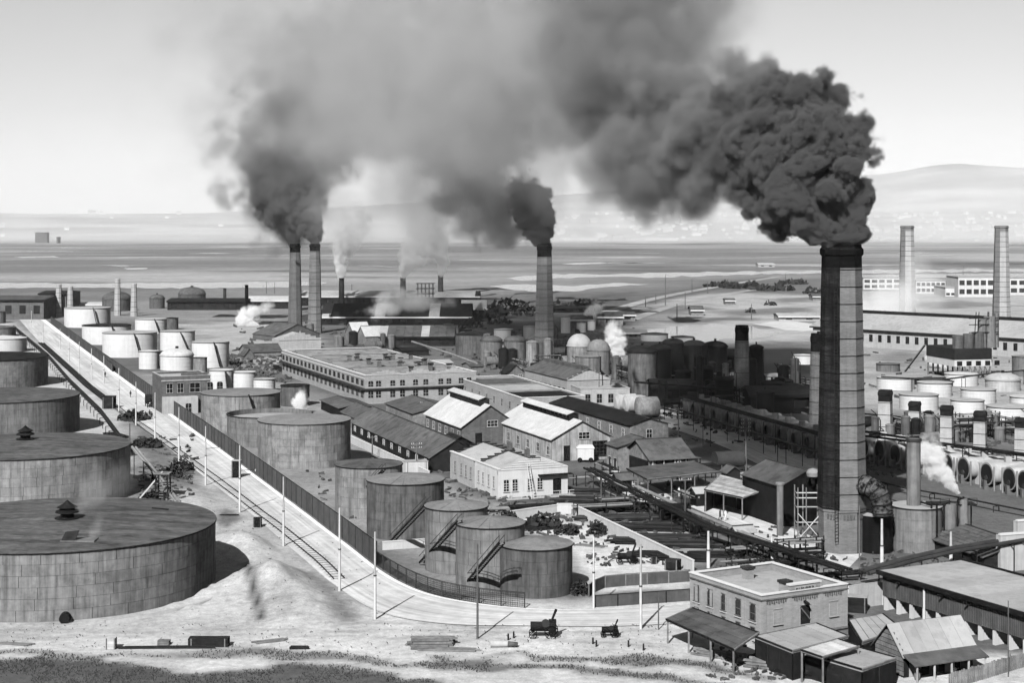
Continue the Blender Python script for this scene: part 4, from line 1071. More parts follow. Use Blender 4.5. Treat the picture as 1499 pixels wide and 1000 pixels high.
b.mb().box(-.08, -.01, 1.2, b.a - 1.2, .2, he - .6).build('dark_doorway', 'iron', b.t)
slab_shed('wide flat canopy on posts before the gable-roofed house', [(917, 688), (1017, 677), (1053, 692), (947, 704)], (3.6, 3.9, 3.6, 3.2), 'roof_felt', 'timber_dark')
slab_shed('open shed with pale corrugated roof near the giant chimney', [(1031, 719), (1055, 697), (1128, 716), (1087, 731)], (3.6, 5.0, 5.0, 3.6), 'corrugated', 'timber_dark', True, name='corrugated_shed', sheets=9, walls=(0, 1))
b = Bd('boiler_house', 'dark-roofed boiler house with stepped parapet beside the giant chimney', 'boiler house', 1143, 772, 20, 1087, b=9.5)
he = b.zpx(712)
b.gable(he, he + 2.2, 'roof_felt', 'v', wall='brick_soot', over=.3, roofs=('roof_felt', 'roof_dark'))
for k in range(4): b.mb().box(-.2 + k * 1.7, b.b + .2 - k * 1.7 - .01, b.a + .01 * k, b.a + .5 + .01 * k, he - .5 + .6 * k, he + .3 + .6 * k).build('parapet_step', 'brick_pale', b.t)
b.mb().box(-.06, -.01, 1, b.a - 1, .2, he - .8).build('open_front', 'iron', b.t)
shop('low dark shed roof with ventilator ridge behind the corrugated shed', 1120, 735, 1095, None, 715, 705, 'roof_dark', 'timber_dark', b_=8)
# scaffold and condenser by the chimney foot
t = thing('timber_scaffold', 'timber scaffold with cross braces at the giant chimney foot', 'scaffold', G(1170, 795))
o = G(1168, 795)
for dx in (0, 1.3, 3.6):
    for dy in (0, 3): MB().bar(o + Vector((dx, dy, 0)), o + Vector((dx, dy, 8.6)), .16).build('post', 'timber_mid', t)
for z in (3.2, 5.6, 7.0, 7.8):
    MB().bar(o + Vector((-.2, 0, z)), o + Vector((4, 0, z)), .14).build('rail', 'timber_pale', t)
    MB().bar(o + Vector((0, 0, z - .2)), o + Vector((0, 3, z - .2)), .12).build('rail', 'timber_mid', t)
for q in (((0, -.1, .5), (3.6, -.1, 4.6)), ((3.6, -.12, .5), (0, -.12, 4.6))): MB().bar(o + Vector(q[0]), o + Vector(q[1]), .13).build('brace', 'timber_pale', t)
t = thing('condenser_column', 'slim dark condenser column with pale cap beside the scaffold', 'column', G(1142, 785))
o = G(1142, 785); MB().cyl(o, o + Vector((0, 0, 8.2)), .55, n=16).build('shell', 'plate_mid', t); MB().cyl(o + Vector((0, 0, 8.2)), o + Vector((0, 0, 8.5)), .7, n=16).build('flange', 'pipe_pale', t)
t = thing('steam_drum', 'small shiny dome drum on top of the scaffold', 'drum', AT(1190, 700, 268))
o = AT(1190, 692, 268); MB().lathe(o, [(.01, -.8), (1.0, -.6), (1.1, 0), (.8, .5), (.01, .75)], 16).build('shell', 'pipe_pale', t); MB().cyl(o + Vector((0, 0, -1.8)), o + Vector((0, 0, -.7)), .3).build('neck', 'iron', t)
# --- plant at the chimney's right
t, c, R, h = tank('black open-topped tank under the crusted flue pipe', 1282, 812, 24, 757, 'plate_black', 'roof_pale', 'flat', name='settling_tank')
t, c, R, h = tank('grey steel tank carrying a tall steel stack', 1342, 812, 36, 746, 'plate_mid', 'roof_pale', 'flat', name='settling_tank')
MB().cyl(c + Vector((-.6, -.5, h)), c + Vector((-.6, -.5, h + 10.2)), 1.05, n=20).build('stack', 'plate_mid', t)
MB().lathe(c + Vector((-.6, -.5, h + 10.2)), [(1.05, -.4), (1.2, -.35), (1.2, .05), (.9, .05)], 20).build('stack_rim', 'iron_mid', t)
for dx in (1.4, 2.2): MB().tube([c + Vector((dx, -R * .88, .2)), c + Vector((dx, -R * .88, h + .6)), c + Vector((dx - 1, -1, h + .6))], .16).build('side_pipe', 'iron', t)
t = thing('flue_pipe', 'fat crusted flue pipe curving out of the giant chimney', 'flue', BIGC + Vector((3, -1, 8)))
A_ = [AT(1242, 716, 250), AT(1259, 711, 247.5), AT(1277, 715, 246), AT(1289, 730, 245.5), AT(1292, 753, 245.5)]
def sweep(pts, r, n=20):
    mb = MB(); ring = []
    for i, p_ in enumerate(pts):
        d = (pts[min(i + 1, len(pts) - 1)] - pts[max(i - 1, 0)]).normalized()
        u = d.cross(Vector((0, 1, 0))).normalized(); w_ = d.cross(u)
        rr = r[i] if isinstance(r, (list, tuple)) else r
        ring.append([p_ + (u * math.cos(2 * math.pi * k / n) + w_ * math.sin(2 * math.pi * k / n)) * rr for k in range(n)])
    V = [v for q_ in ring for v in q_]
    mb.add(V, [(i * n + k, i * n + (k + 1) % n, (i + 1) * n + (k + 1) % n, (i + 1) * n + k) for i in range(len(pts) - 1) for k in range(n)], True)
    return mb
B_ = []
for i in range(17):
    u_ = i / 16 * 3.999; k = int(u_); f_ = u_ - k
    p0, p1, p2, p3 = A_[max(k - 1, 0)], A_[k], A_[k + 1], A_[min(k + 2, 4)]
    B_.append(.5 * (2 * p1 + (p2 - p0) * f_ + (2 * p0 - 5 * p1 + 4 * p2 - p3) * f_ * f_ + (3 * p1 - p0 - 3 * p2 + p3) * f_ ** 3))
sweep(B_, [1.5 + random.uniform(-.03, .03) for _ in B_]).build('flue', 'crust', t)
for i in range(1, 16):
    sweep([B_[i].lerp(B_[i + 1], .1), B_[i].lerp(B_[i + 1], .45)], 1.62).build('rib', 'iron' if i % 2 or i < 5 else 'crust', t)
sweep([B_[0], B_[1].lerp(B_[0], .5)], 1.9).build('collar', 'iron', t)
for i, (px, yt, w_, lb) in enumerate(((1391, 738, 10, 'slim upright vessel beside the steel tank, nearer one'), (1411, 731, 7, 'slim upright vessel beside the steel tank, farther one'))):
    o = G(px, 806); t = thing('upright_vessel', lb, 'vessel', o)
    hh = (806 - yt) / F * o.y
    MB().cyl(o, o + Vector((0, 0, hh)), w_ / F * o.y * .9, n=18).build('shell', 'plate_mid', t)
    MB().tube([o + Vector((-1.1, -.6, 0)), o + Vector((-1.1, -.6, hh)), o + Vector((0, 0, hh + .3))], .13).build('riser', 'iron', t)
t = thing('pipe_platform', 'dark railed platform above the upright vessels', 'platform', G(1385, 806))
o = G(1376, 806)
MB().box(o.x - 1.5, o.x + 5.5, o.y - .5, o.y + 2.5, 6.9, 7.05).build('deck', 'iron', t)
rl = MB()
for dx in np.arange(-1.5, 5.6, 1.4): rl.bar((o.x + dx, o.y - .5, 7), (o.x + dx, o.y - .5, 8), .07)
rl.bar((o.x - 1.5, o.y - .5, 8), (o.x + 5.5, o.y - .5, 8), .07); rl.build('railing', 'iron', t)
for dx in (-1.3, 5.3): MB().bar((o.x + dx, o.y + 2, 0), (o.x + dx, o.y + 2, 7), .2).build('leg', 'iron', t)
# --- long low roof in front of the right stills and the pale block at the edge
b = Bd('still_shelter', 'long low stepped-shingle roof running in front of the pale stills', 'shelter', 1440, 838, 15.5, 1262, b=11)
b.gable(2.2, 3.9, 'roof_felt', 'v', wall='timber_dark', over=.5)
for k in range(7):
    u = .1 + k * .78
    z = 2.2 + 1.7 * (u + .3) / 5.5
    b.mb().box(u, u + .7, -.4, b.a + .3, z + .02, z + .16).build('shingle_course', 'roof_shingle' if k % 2 else 'roof_felt', b.t)
b = Bd('pale_block', 'pale stepped concrete block cut by the photo edge', 'building', 1465, 838, 20, 1458, b=9)
b.walls(5.2, 'concrete'); b.mb().box(-.1, b.b, -.1, .4, 5.2, 5.5).build('coping', 'coping', b.t); b.mb().box(3, b.b, .1, b.a, 5.2, 7).build('upper_step', 'concrete', b.t)
b.mb().box(2.9, b.b, 0, .5, 7, 7.25).build('coping', 'coping', b.t)

# ------------------------------------------------------------------ stills in rows
RS = math.radians(17)
SU = Vector((math.cos(RS), math.sin(RS), 0)); SV = Vector((-math.sin(RS), math.cos(RS), 0))
def still(label, px, py, r, L, body, end, group, z=2.9):
    q = G(px, py, z)
    t = thing('oil_still', label, 'still', (q.x, q.y, 0), group)
    MB().cyl(q, q + SU * L, r, n=24).build('drum', body, t)
    MB().cyl(q - SU * .1, q, r * 1.05, n=24).build('end_rim', 'pipe_pale', t)
    MB().cyl(q - SU * .9 + Vector((0, 0, r * .25)), q + Vector((0, 0, r * .25)), r * .5, r * .9, 16, False).build('hood', body, t) if body == 'plate_mid' else None
    MB().cyl(q - SU * .16, q - SU * .1, r * .9, n=24).build('end_plate', end, t)
    MB().cyl(q - SU * .35 + Vector((0, 0, -r * .35)), q - SU * .16 + Vector((0, 0, -r * .35)), r * .22, n=12).build('manhole', 'iron_mid', t)
    for s_ in (-1, 1):
        p_ = q + SV * (s_ * r * 1.12)
        MB().bar(Vector((p_.x, p_.y, -.2)), p_ + Vector((0, 0, r * .8)), .28).build('column', 'pipe_pale', t)
    MB().box(q.x + SU.x * L / 2 - .6, q.x + SU.x * L / 2 + .6, q.y + SU.y * L / 2 - .6, q.y + SU.y * L / 2 + .6, z + r - .3, z + r + 1.0).build('vapour_dome', body, t)
    MB().bar(Vector((q.x, q.y, -.3)) + SU * 1.2, Vector((q.x, q.y, z - r * .6)) + SU * 1.2, r * 1.7, 1.2).build('cradle', 'brick_dark', t)
    return t
ORD = ['first', 'second', 'third', 'fourth', 'fifth', 'sixth', 'seventh', 'eighth', 'ninth', 'tenth', 'eleventh', 'twelfth', 'thirteenth']
for i, (px, py) in enumerate([(1003, 597), (1019, 601), (1034, 606), (1050, 611), (1070, 615), (1090, 621), (1109, 627), (1127, 633), (1147, 639), (1167, 645), (1187, 651)]):
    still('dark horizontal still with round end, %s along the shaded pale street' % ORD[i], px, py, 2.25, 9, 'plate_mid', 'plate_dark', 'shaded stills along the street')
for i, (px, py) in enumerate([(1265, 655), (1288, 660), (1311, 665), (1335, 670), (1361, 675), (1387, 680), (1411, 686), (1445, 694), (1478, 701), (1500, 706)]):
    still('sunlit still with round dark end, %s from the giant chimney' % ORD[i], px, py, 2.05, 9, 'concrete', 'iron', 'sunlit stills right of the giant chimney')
a_, b_ = G(1262, 654, 2.9), G(1540, 715, 2.9)
t = thing('still_setting', 'long whitewashed brick setting behind the sunlit stills', 'furnace', (a_.x, a_.y, 0))
n_ = SU * 2.2
for k in range(10):
    p0, p1 = a_.lerp(b_, k / 10) + n_, a_.lerp(b_, (k + .985) / 10) + n_
    dz = random.uniform(-.15, .25)
    lo = lambda q, z: Vector((q.x, q.y, z))
    MB().hexa([lo(p0, -.2), lo(p1, -.2), lo(p1 + SU * 6.5, -.2), lo(p0 + SU * 6.5, -.2), lo(p0, 4.3 + dz), lo(p1, 4.3 + dz), lo(p1 + SU * 6.5, 4.9 + dz), lo(p0 + SU * 6.5, 4.9 + dz)]).build('setting_bay', 'concrete', t)
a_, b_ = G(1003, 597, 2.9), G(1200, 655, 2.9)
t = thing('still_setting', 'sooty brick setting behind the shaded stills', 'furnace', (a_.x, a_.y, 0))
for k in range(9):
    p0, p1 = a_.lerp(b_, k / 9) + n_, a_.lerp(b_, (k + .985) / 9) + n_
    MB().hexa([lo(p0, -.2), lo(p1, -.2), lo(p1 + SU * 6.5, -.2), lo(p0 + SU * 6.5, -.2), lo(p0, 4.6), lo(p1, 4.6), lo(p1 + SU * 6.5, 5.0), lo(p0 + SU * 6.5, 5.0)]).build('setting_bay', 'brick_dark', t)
# upright boilers by the street (round ends seen at 920, 575)
for i, (px, py, m_) in enumerate(((903, 590, 'concrete'), (916, 592, 'concrete'), (934, 597, 'timber_mid'))):
    q = G(px, py, 3.2)
    t = thing('boiler_drum', ['pale round-ended drum beside the pale annex wall', 'second pale drum standing next to the first', 'blotched grey drum with rust streaks on a frame'][i], 'drum', (q.x, q.y, 0))
    MB().cyl(q, q + SU * 5, 2.3 if i < 2 else 2.7, n=24).build('drum', m_, t)
    MB().cyl(q - SU * .5, q, 1.2, 2.3 if i < 2 else 2.7, n=24).build('dished_end', m_, t)
    MB().box(q.x + .5, q.x + 3.5, q.y + .2, q.y + 1.8, -.2, 1.2).build('cradle', 'brick_dark', t)
# ------------------------------------------------------------------ fences and walls
def fence_run(label, pts, h, panel_m, post_m, span, name='board_fence', board=0.0, rail=True):
    """pts: ground points; each panel between two posts is a part (boards as sub-parts where they can be told apart)"""
    t = thing(name, label, 'fence', pts[0])
    L = [0]
    for a, b in zip(pts[:-1], pts[1:]): L.append(L[-1] + (b - a).length)
    def at(s):
        for i in range(len(pts) - 1):
            if s <= L[i + 1] + 1e-6: return pts[i].lerp(pts[i + 1], (s - L[i]) / max(1e-6, L[i + 1] - L[i]))
        return pts[-1]
    n = max(1, int(L[-1] / span))
    for k in range(n + 1):
        p = at(L[-1] * k / n)
        MB().bar(p + Vector((0, 0, -.2)), p + Vector((0, 0, h + .08)), .16).build('post', post_m, t)
        if k < n:
            q = at(L[-1] * (k + 1) / n)
            up = Vector((0, 0, 1))
            dz = random.uniform(-.05, .05)
            if panel_m == 'wire':
                w_ = MB()
                m_ = max(4, int((q - p).length / .3))
                for j in range(1, m_): w_.bar(p.lerp(q, j / m_) + up * .1, p.lerp(q, j / m_) + up * (h - .05), .035)
                for j in range(8): w_.bar(p + up * (.12 + (h - .2) * j / 7), q + up * (.12 + (h - .2) * j / 7), .035)
                w_.build('wire_panel', 'iron', t)
            else:
                MB().bar(p + up * (h / 2 + dz), q + up * (h / 2 + dz), .06, h).build('panel', panel_m, t)
            if rail: MB().bar(p + up * (h + .05), q + up * (h + .05), .1).build('rail', post_m, t)
    return t
KR = [r[1] for r in ROWS]                       # right edge of the road
off = [p + Vector((.5, .25, 0)) for p in KR]
straight = [Vector((p.x, p.y, 0)) for p in off[2:64:2]]
curve = [Vector((p.x, p.y, 0)) for p in off[62:]]
fence_run('tall dark board fence along the straight of the white road', straight, 3.4, 'fence_board', 'timber_dark', 4.2)
fence_run('low mesh fence on the road bend beside the plated tanks', curve[:24], 2.0, 'wire', 'iron_mid', 3.0, 'mesh_fence')
fence_run('grey board fence from the bend to the brick office', [G(868, 890), G(900, 888), G(1010, 880)], 1.5, 'fence_board', 'timber_dark', 3.0)
fence_run('second grey board fence behind the white yard corner', [G(862, 875), G(878, 862), G(920, 858), G(1010, 852)], 1.6, 'fence_board', 'timber_mid', 3.0)
fence_run('low dark plank fence above the far road end', [G(165, 545), G(120, 505), G(82, 478)], 2.6, 'fence_board', 'timber_dark', 6)
for lb, P_, h in (('white yard wall running down towards the brick office', [(815, 752), (838, 752), (1015, 838)], 1.7),
                  ('white wall stub beside the middle fence tank', [(745, 762), (815, 752)], 1.5),
                  ('white low wall along the brown gabled store', [(512, 648), (628, 702)], 1.6),
                  ('white footing wall under the dark stained tank', [(560, 806), (640, 800)], 1.3)):
    Q = [G(*p) for p in P_]
    t = thing('yard_wall', lb, 'wall', Q[0])
    for a, b in zip(Q[:-1], Q[1:]):
        n = max(1, int((b - a).length / 6))
        for k in range(n):
            MB().bar(a.lerp(b, k / n) + Vector((0, 0, h / 2 - .1)), a.lerp(b, (k + .995) / n) + Vector((0, 0, h / 2 - .1)), .3, h).build('wall_bay', 'concrete_white', t)
        MB().bar(a + Vector((0, 0, h - .02)), b + Vector((0, 0, h - .02)), .42, .12).build('coping', 'coping', t)
a, b = G(1390, 1010), G(1560, 960)
t = thing('plank_fence', 'pale upright plank fence in the bottom corner', 'fence', a)
n = 60
for k in range(n):
    p = a.lerp(b, k / n); MB().bar(p, p + Vector((0, 0, 1.7 + random.uniform(-.12, .12))), .19, .05).build('plank', 'timber_mid', t)
t = fence_run('low pale bank fence behind the brick office', [G(1242, 893), G(1292, 886)], 3.0, 'concrete', 'timber_pale', 3.5, 'board_wall')

# ------------------------------------------------------------------ railway
cen = [(60, 502), (130, 566), (190, 612), (215, 629), (290, 683), (350, 728), (415, 777), (470, 822), (500, 852)]
cp = [G(*p) for p in cen]
t = thing('railway_track', 'single railway track laid left of the white road', 'railway', cp[-1])
dense = []
for a, b in zip(cp[:-1], cp[1:]):
    m_ = max(1, int((b - a).length / 1.5))
    dense += [a.lerp(b, k / m_) for k in range(m_)]
dense = dense[::-1]
def gz(p):
    if 425 < p.y < 4300: return 0.0
    return float(height(np.array([p.x]), np.array([p.y]))[0])
for s_ in (-.75, .75):
    rb = MB()
    for a, b in zip(dense[:-1:3], dense[3::3]):
        n_ = (b - a).cross(Vector((0, 0, 1))).normalized() * s_
        rb.bar(a + n_ + Vector((0, 0, gz(a) + .18)), b + n_ + Vector((0, 0, gz(b) + .18)), .12, .16)
    rb.build('rail', 'iron', t)
far = MB()
tie = MB().box(-1.15, 1.15, -.12, .12, -.1, .1).mesh('sleeper', 'timber_mid')
for i, (a, b) in enumerate(zip(dense[:-1], dense[1:])):
    d = b - a; p = a
    if i < 160:
        put('sleeper', tie, t, Vector((p.x, p.y, gz(p) + .04)) - ORG[t.name], math.atan2(d.y, d.x) - math.pi / 2)
    else:
        n_ = d.cross(Vector((0, 0, 1))).normalized() * 1.25
        far.bar(p - n_ + Vector((0, 0, gz(p) + .12)), p + n_ + Vector((0, 0, gz(p) + .12)), .26, .2)
o = far.build('far_sleepers', 'timber_dark', t); o['kind'] = 'stuff'
# ------------------------------------------------------------------ poles
def pole(label, px, yt, yb, w=.32, m_='pole_white', band=True, arms=0, bracket=0, group=None, lean=0.0, name='utility_pole', zb=0.0):
    p = G(px, yb, zb); h = (yb - yt) / F * p.y
    t = thing(name, label, 'pole', p, group)
    top = p + Vector((lean, 0, h))
    base = p + Vector((0, 0, -.4))
    if band:
        z = .52
        mid = base.lerp(top, z)
        MB().cyl(base, mid, w * .55, w * .5, 10).build('painted_base', m_, t)
        MB().cyl(mid, top, w * .42, w * .32, 10).build('shaft', 'timber_pale' if m_ == 'pole_white' else m_, t)
        MB().cyl(mid - Vector((0, 0, .06)), mid + Vector((0, 0, .1)), w * .62, n=10).build('collar', 'iron_mid', t)
    else:
        MB().cyl(base, top, w * .55, w * .36, 10).build('shaft', m_, t)
    for k in range(arms):
        q = top - Vector((0, 0, .35 + k * .75))
        MB().bar(q - SU * 1.1 * 1, q + SU * 1.1, .13).build('crossarm', 'timber_mid', t)
        ins = MB()
        for s_ in (-1, -.6, .6, 1): ins.cyl(q + SU * s_ + Vector((0, 0, .05)), q + SU * s_ + Vector((0, 0, .28)), .06, n=6)
        ins.build('insulators', 'coping', t)
    if bracket:
        q = p + Vector((0, 0, h * .62))
        MB().tube([q, q + Vector((bracket, .6, .15))], .05).build('lamp_arm', 'iron', t)
        MB().cyl(q + Vector((bracket, .6, .15)), q + Vector((bracket, .6, -.25)), .12, .05, 8).build('lamp', 'coping', t)
    return t
RP = [(549, 779, 908, 0), (497, 744, 866, 0), (415, 698, 800, 0), (351, 652, 750, 1), (301, 624, 711, 1), (262, 596, 680, 0), (227, 575, 648, 0), (199, 559, 623, 0), (174, 539, 603, 0), (152, 521, 562, 0), (134, 510, 556, 0), (116, 500, 548, 0), (101, 492, 530, 0), (88, 481, 512, 0), (63, 468, 503, 0), (46, 455, 488, 0)]
for i, (px, yt, yb, br) in enumerate(RP):
    pole('white painted pole beside the railway track, %s from the road bend' % (ORD + ['fourteenth', 'fifteenth', 'sixteenth'])[i], px, yt, yb, .34, bracket=2.6 if br else 0, group='white poles beside the track')
for i, (px, yt, yb, w, lb) in enumerate([(869, 786, 891, .3, 'white pole behind the mesh fence end'), (938, 797, 921, .34, 'white pole at the roadside before the brick office'), (1037, 778, 832, .5, 'stout white post behind the brick office, left one'),
                                         (1130, 786, 822, .5, 'stout white post behind the brick office, right one'), (1291, 760, 838, .5, 'stout white post behind the warehouse roof, left one'), (1392, 779, 834, .5, 'stout white post behind the warehouse roof, right one')]):
    pole(lb, px, yt, yb, w)
pole('slim dark pole standing alone in front of the fence tanks', 699, 797, 936, .26, 'pole_grey', False)
pole('thin dark stake pole at the lean-to corner', 964, 868, 922, .16, 'pole_grey', False)
pole('thin dark pole in front of the giant chimney', 1258, 740, 850, .2, 'pole_grey', False)
pole('four-armed telegraph pole on the pale street, farther one', 993, 597, 652, .34, 'pole_grey', False, 4)
pole('four-armed telegraph pole on the pale street, nearer one', 1092, 613, 690, .34, 'pole_grey', False, 4)
pole('dark telegraph pole above the brown gabled store', 545, 638, 672, .3, 'pole_grey', False, 1)
pole('dark telegraph pole beside the white shed box', 610, 648, 695, .3, 'pole_grey', False, 2)
pole('telegraph pole before the long works building', 621, 588, 614, .3, 'pole_grey', False, 2)
pole('dark pole on the bank beside the second tank', 190, 620, 690, .3, 'pole_grey', False)
pole('tall dark pole in the pipe yard with top arms', 1003, 700, 770, .26, 'pole_grey', False, 1)
pole('dark pole by the lantern-gabled pipe house', 880, 700, 738, .2, 'pole_grey', False)
pole('thin dark pole before the pale annex windows', 877, 520, 590, .3, 'pole_grey', False)
pole('thin dark pole at the pumphouse pipe bridge', 1476, 880, 992, .14, 'pole_grey', False)
for i, (px, yt, yb) in enumerate([(974, 402, 447), (1003, 428, 452), (1036, 412, 430), (1013, 408, 428), (960, 430, 445), (945, 433, 450), (991, 445, 470), (1100, 445, 468), (1150, 400, 415), (1410, 388, 415), (1399, 400, 415), (515, 416, 432), (390, 413, 430), (402, 413, 430)]):
    pole('thin far pole on the flats beyond the works', px, yt, yb, .5, 'pole_grey', False, 1 if i > 10 else 0, group='thin far poles on the flats')

# ------------------------------------------------------------------ pipe runs
def pipe_run(label, pts, z, r, n=2, m_='iron', sup=6.0, gap=None, group=None, name='pipe_run', pale=None):
    Q = [G(x, y, zz) for (x, y), zz in zip(pts, z if isinstance(z, (list, tuple)) else [z] * len(pts))]
    t = thing(name, label, 'pipes', (Q[0].x, Q[0].y, 0), group)
    gap = gap or r * 3.2
    for k in range(n):
        off = []
        for i, q in enumerate(Q):
            d = (Q[min(i + 1, len(Q) - 1)] - Q[max(i - 1, 0)]); s_ = d.cross(Vector((0, 0, 1))).normalized()
            off.append(q + s_ * ((k - (n - 1) / 2) * gap) + Vector((0, 0, (k % 2) * r * .6)))
        MB().tube(off, r, 8).build('pipe', pale if (pale and k == n - 1) else m_, t)
    if sup:
        for a, b in zip(Q[:-1], Q[1:]):
            d = b - a; m2 = max(1, int(d.length / sup)); s_ = d.cross(Vector((0, 0, 1))).normalized() * (n * gap / 2 + .2)
            for j in range(m2):
                q = a.lerp(b, (j + .5) / m2)
                f = MB()
                for e in (s_, -s_): f.bar(Vector((q.x + e.x, q.y + e.y, -.2)), Vector((q.x + e.x, q.y + e.y, q.z - r)), .14)
                f.bar(q + s_ - Vector((0, 0, r + .06)), q - s_ - Vector((0, 0, r + .06)), .14)
                f.build('support', 'timber_dark', t)
    return t
pipe_run('long pipe trestle crossing the pipe yard towards the giant chimney', [(862, 686), (940, 726), (1040, 772), (1130, 800), (1238, 835)], 3.0, .2, 4, 'iron', 5)
pipe_run('pale-topped pipe line beside the yard lane', [(930, 712), (1010, 748), (1110, 790), (1205, 828)], 2.2, .22, 2, 'pipe_pale', 5)
pipe_run('pipe bridge rising behind the warehouse roof', [(1265, 838), (1330, 820), (1392, 806), (1500, 788)], [2.0, 3.0, 3.6, 4.4], .3, 3, 'iron_mid', 6)
pipe_run('low pipe bundle behind the brick office roof', [(1080, 835), (1180, 845), (1262, 838)], 1.0, .2, 4, 'iron', 5)
pipe_run('dark pipe bundle along the tank bank from roof to road', [(196, 655), (225, 690), (262, 738)], [6, 3, 1], .22, 2, 'pipe_pale', 6)
pipe_run('dark pipe line down the bank past the third and fourth tanks', [(20, 478), (70, 520), (100, 555), (146, 600), (190, 660)], [2.2, 2.2, 2.2, 2.2, 2.0], .5, 1, 'iron', 8)
pipe_run('overhead pipe across the still chimneys, upper run', [(1262, 632), (1380, 650), (1520, 668)], 6.5, .25, 2, 'iron', 9)
pipe_run('overhead pipe across the still chimneys, lower run', [(1262, 638), (1380, 652), (1520, 670)], 5.6, .15, 3, 'iron', 16)
pipe_run('pipe rail in front of the sunlit still ends', [(1262, 700), (1330, 716), (1400, 728), (1520, 752)], 1.2, .14, 2, 'iron', 14)
pipe_run('pipe gallery over the shaded stills, street side', [(985, 598), (1090, 630), (1205, 664)], 6.3, .22, 2, 'iron_mid', 24)
pipe_run('pipe gallery over the shaded stills, rear run', [(1000, 580), (1100, 608), (1215, 640)], 7.2, .25, 3, 'iron', 16)
pipe_run('high pipe gallery among the black agitators', [(930, 560), (1010, 566), (1080, 572)], 9, .25, 2, 'iron', 9)
pipe_run('sloping conveyor pipe above the long works building', [(603, 500), (660, 518), (698, 532)], [9, 8, 7], .3, 1, 'pipe_pale', 0)
pipe_run('pipe fence around the white tank yard', [(1262, 606), (1330, 612), (1400, 622), (1520, 640)], 2.0, .2, 2, 'iron', 8)
pipe_run('pipe line in the foreground yard of the laboratory', [(745, 742), (820, 738), (870, 748)], 1.0, .2, 3, 'iron', 6)
pipe_run('pipe line under the laboratory terrace', [(640, 728), (720, 745), (800, 742)], .7, .18, 3, 'pipe_pale', 6)
pipe_run('pipe line past the low white tanks and trestle', [(1290, 552), (1380, 556), (1440, 548), (1520, 540)], 4.5, .25, 1, 'iron_mid', 12)
pipe_run('pipe line threading between the plated tanks', [(512, 690), (545, 668), (600, 700), (625, 715)], 1.5, .16, 2, 'iron', 6)
random.seed(11)
# pipe and timber stacks in the dark yard
def stack(label, px, py, L, ang, n, rows, m_='iron', r=.16, name='pipe_stack', group=None, jit=.25):
    p = G(px, py); t = thing(name, label, 'pipe stack' if m_ == 'iron' else 'timber stack', p, group)
    u = Vector((math.cos(ang), math.sin(ang), 0)); v = Vector((-math.sin(ang), math.cos(ang), 0))
    for j in range(rows):
        for i in range(n - j):
            q = p + v * ((i - (n - j) / 2) * r * 2.25) + Vector((0, 0, r + j * r * 1.8)) + u * random.uniform(-jit, jit) * L * .3
            l2 = L * random.uniform(.8, 1.05) / 2
            dv = v * random.uniform(-.12, .12)
            if m_ == 'iron': MB().cyl(q - u * l2 - dv, q + u * l2 + dv, r, n=8).build('pipe', random.choice(('iron', 'iron', 'iron_mid')), t)
            else: MB().bar(q - u * l2 - dv, q + u * l2 + dv, r * 2, r * 1.4).build('timber', m_, t)
    return t
YA = -math.radians(62)
YS = [(845, 722, 11, 7), (868, 735, 12, 8), (892, 748, 12, 8), (915, 742, 10, 6), (930, 760, 12, 9), (952, 775, 12, 9), (975, 790, 11, 8), (905, 775, 9, 7), (940, 795, 10, 7), (985, 770, 9, 6), (1010, 800, 10, 8), (1045, 815, 9, 6), (1000, 820, 8, 6), (872, 762, 7, 5), (955, 742, 9, 5), (965, 815, 8, 6)]
for i, (px, py, L, n) in enumerate(YS):
    stack('stack of dark pipes in the oily pipe yard, %s from the laboratory' % (ORD + ['fourteenth', 'fifteenth', 'sixteenth'])[i], px, py, L, random.uniform(-.25, .1), n, 2, 'iron', .2, group='dark pipe stacks in the yard')
for i, (px, py, L, lb) in enumerate([(1060, 800, 9, 'beside the trestle foot'), (1100, 815, 8, 'under the trestle end'), (905, 700, 6, 'before the wide canopy'), (1170, 835, 7, 'right behind the office parapet')]):
    stack('stack of dark timbers ' + lb, px, py, L, YA + random.uniform(-.3, .3), 5, 2, 'timber_dark', .2, 'timber_stack')
# loose lumber in the foreground
stack('untidy pile of old planks on the pale dirt in front', 632, 944, 5.2, .05, 7, 3, 'timber_mid', .16, 'plank_pile')
stack('flat scatter of planks beside the untidy plank pile', 655, 952, 7.5, -.08, 5, 1, 'timber_mid', .12, 'plank_pile')
stack('low row of grey planks near the bottom edge, left of the box', 240, 949, 11, .03, 3, 1, 'timber_dark', .12, 'plank_pile')
stack('leaning boards on the dirt right of the dark box', 395, 940, 4, .4, 4, 1, 'timber_mid', .12, 'plank_pile')
stack('dark plank lying on the dirt below the bend', 437, 950, 2.4, 0, 2, 1, 'timber_dark', .18, 'plank_pile')
stack('curved boards near the bottom-left dirt', 25, 944, 4, -.2, 4, 1, 'timber_mid', .1, 'plank_pile')
stack('timber heap below the lean-to roof', 1060, 962, 7, -.5, 7, 2, 'timber_mid', .14, 'plank_pile')
stack('timber heap beside the annex wall, with pale tops', 1130, 978, 6, -.45, 6, 3, 'timber_mid', .16, 'plank_pile')
stack('stacked scrap beams at the bottom edge by the annex', 1180, 990, 6, -.4, 6, 3, 'timber_dark', .16, 'plank_pile')
stack('pale boards thrown at the bottom edge', 1245, 997, 5, -.3, 5, 2, 'timber_pale', .14, 'plank_pile')
stack('scrap timber on the bank between second tank and poles', 235, 735, 9, -.9, 8, 2, 'timber_dark', .2, 'plank_pile')
stack('broken timbers on the bank behind the second tank', 170, 640, 9, -1.0, 8, 2, 'timber_dark', .2, 'plank_pile')
stack('timber offcuts by the black ditch of the nearest tank', 335, 755, 3, .2, 3, 1, 'timber_dark', .12, 'plank_pile')
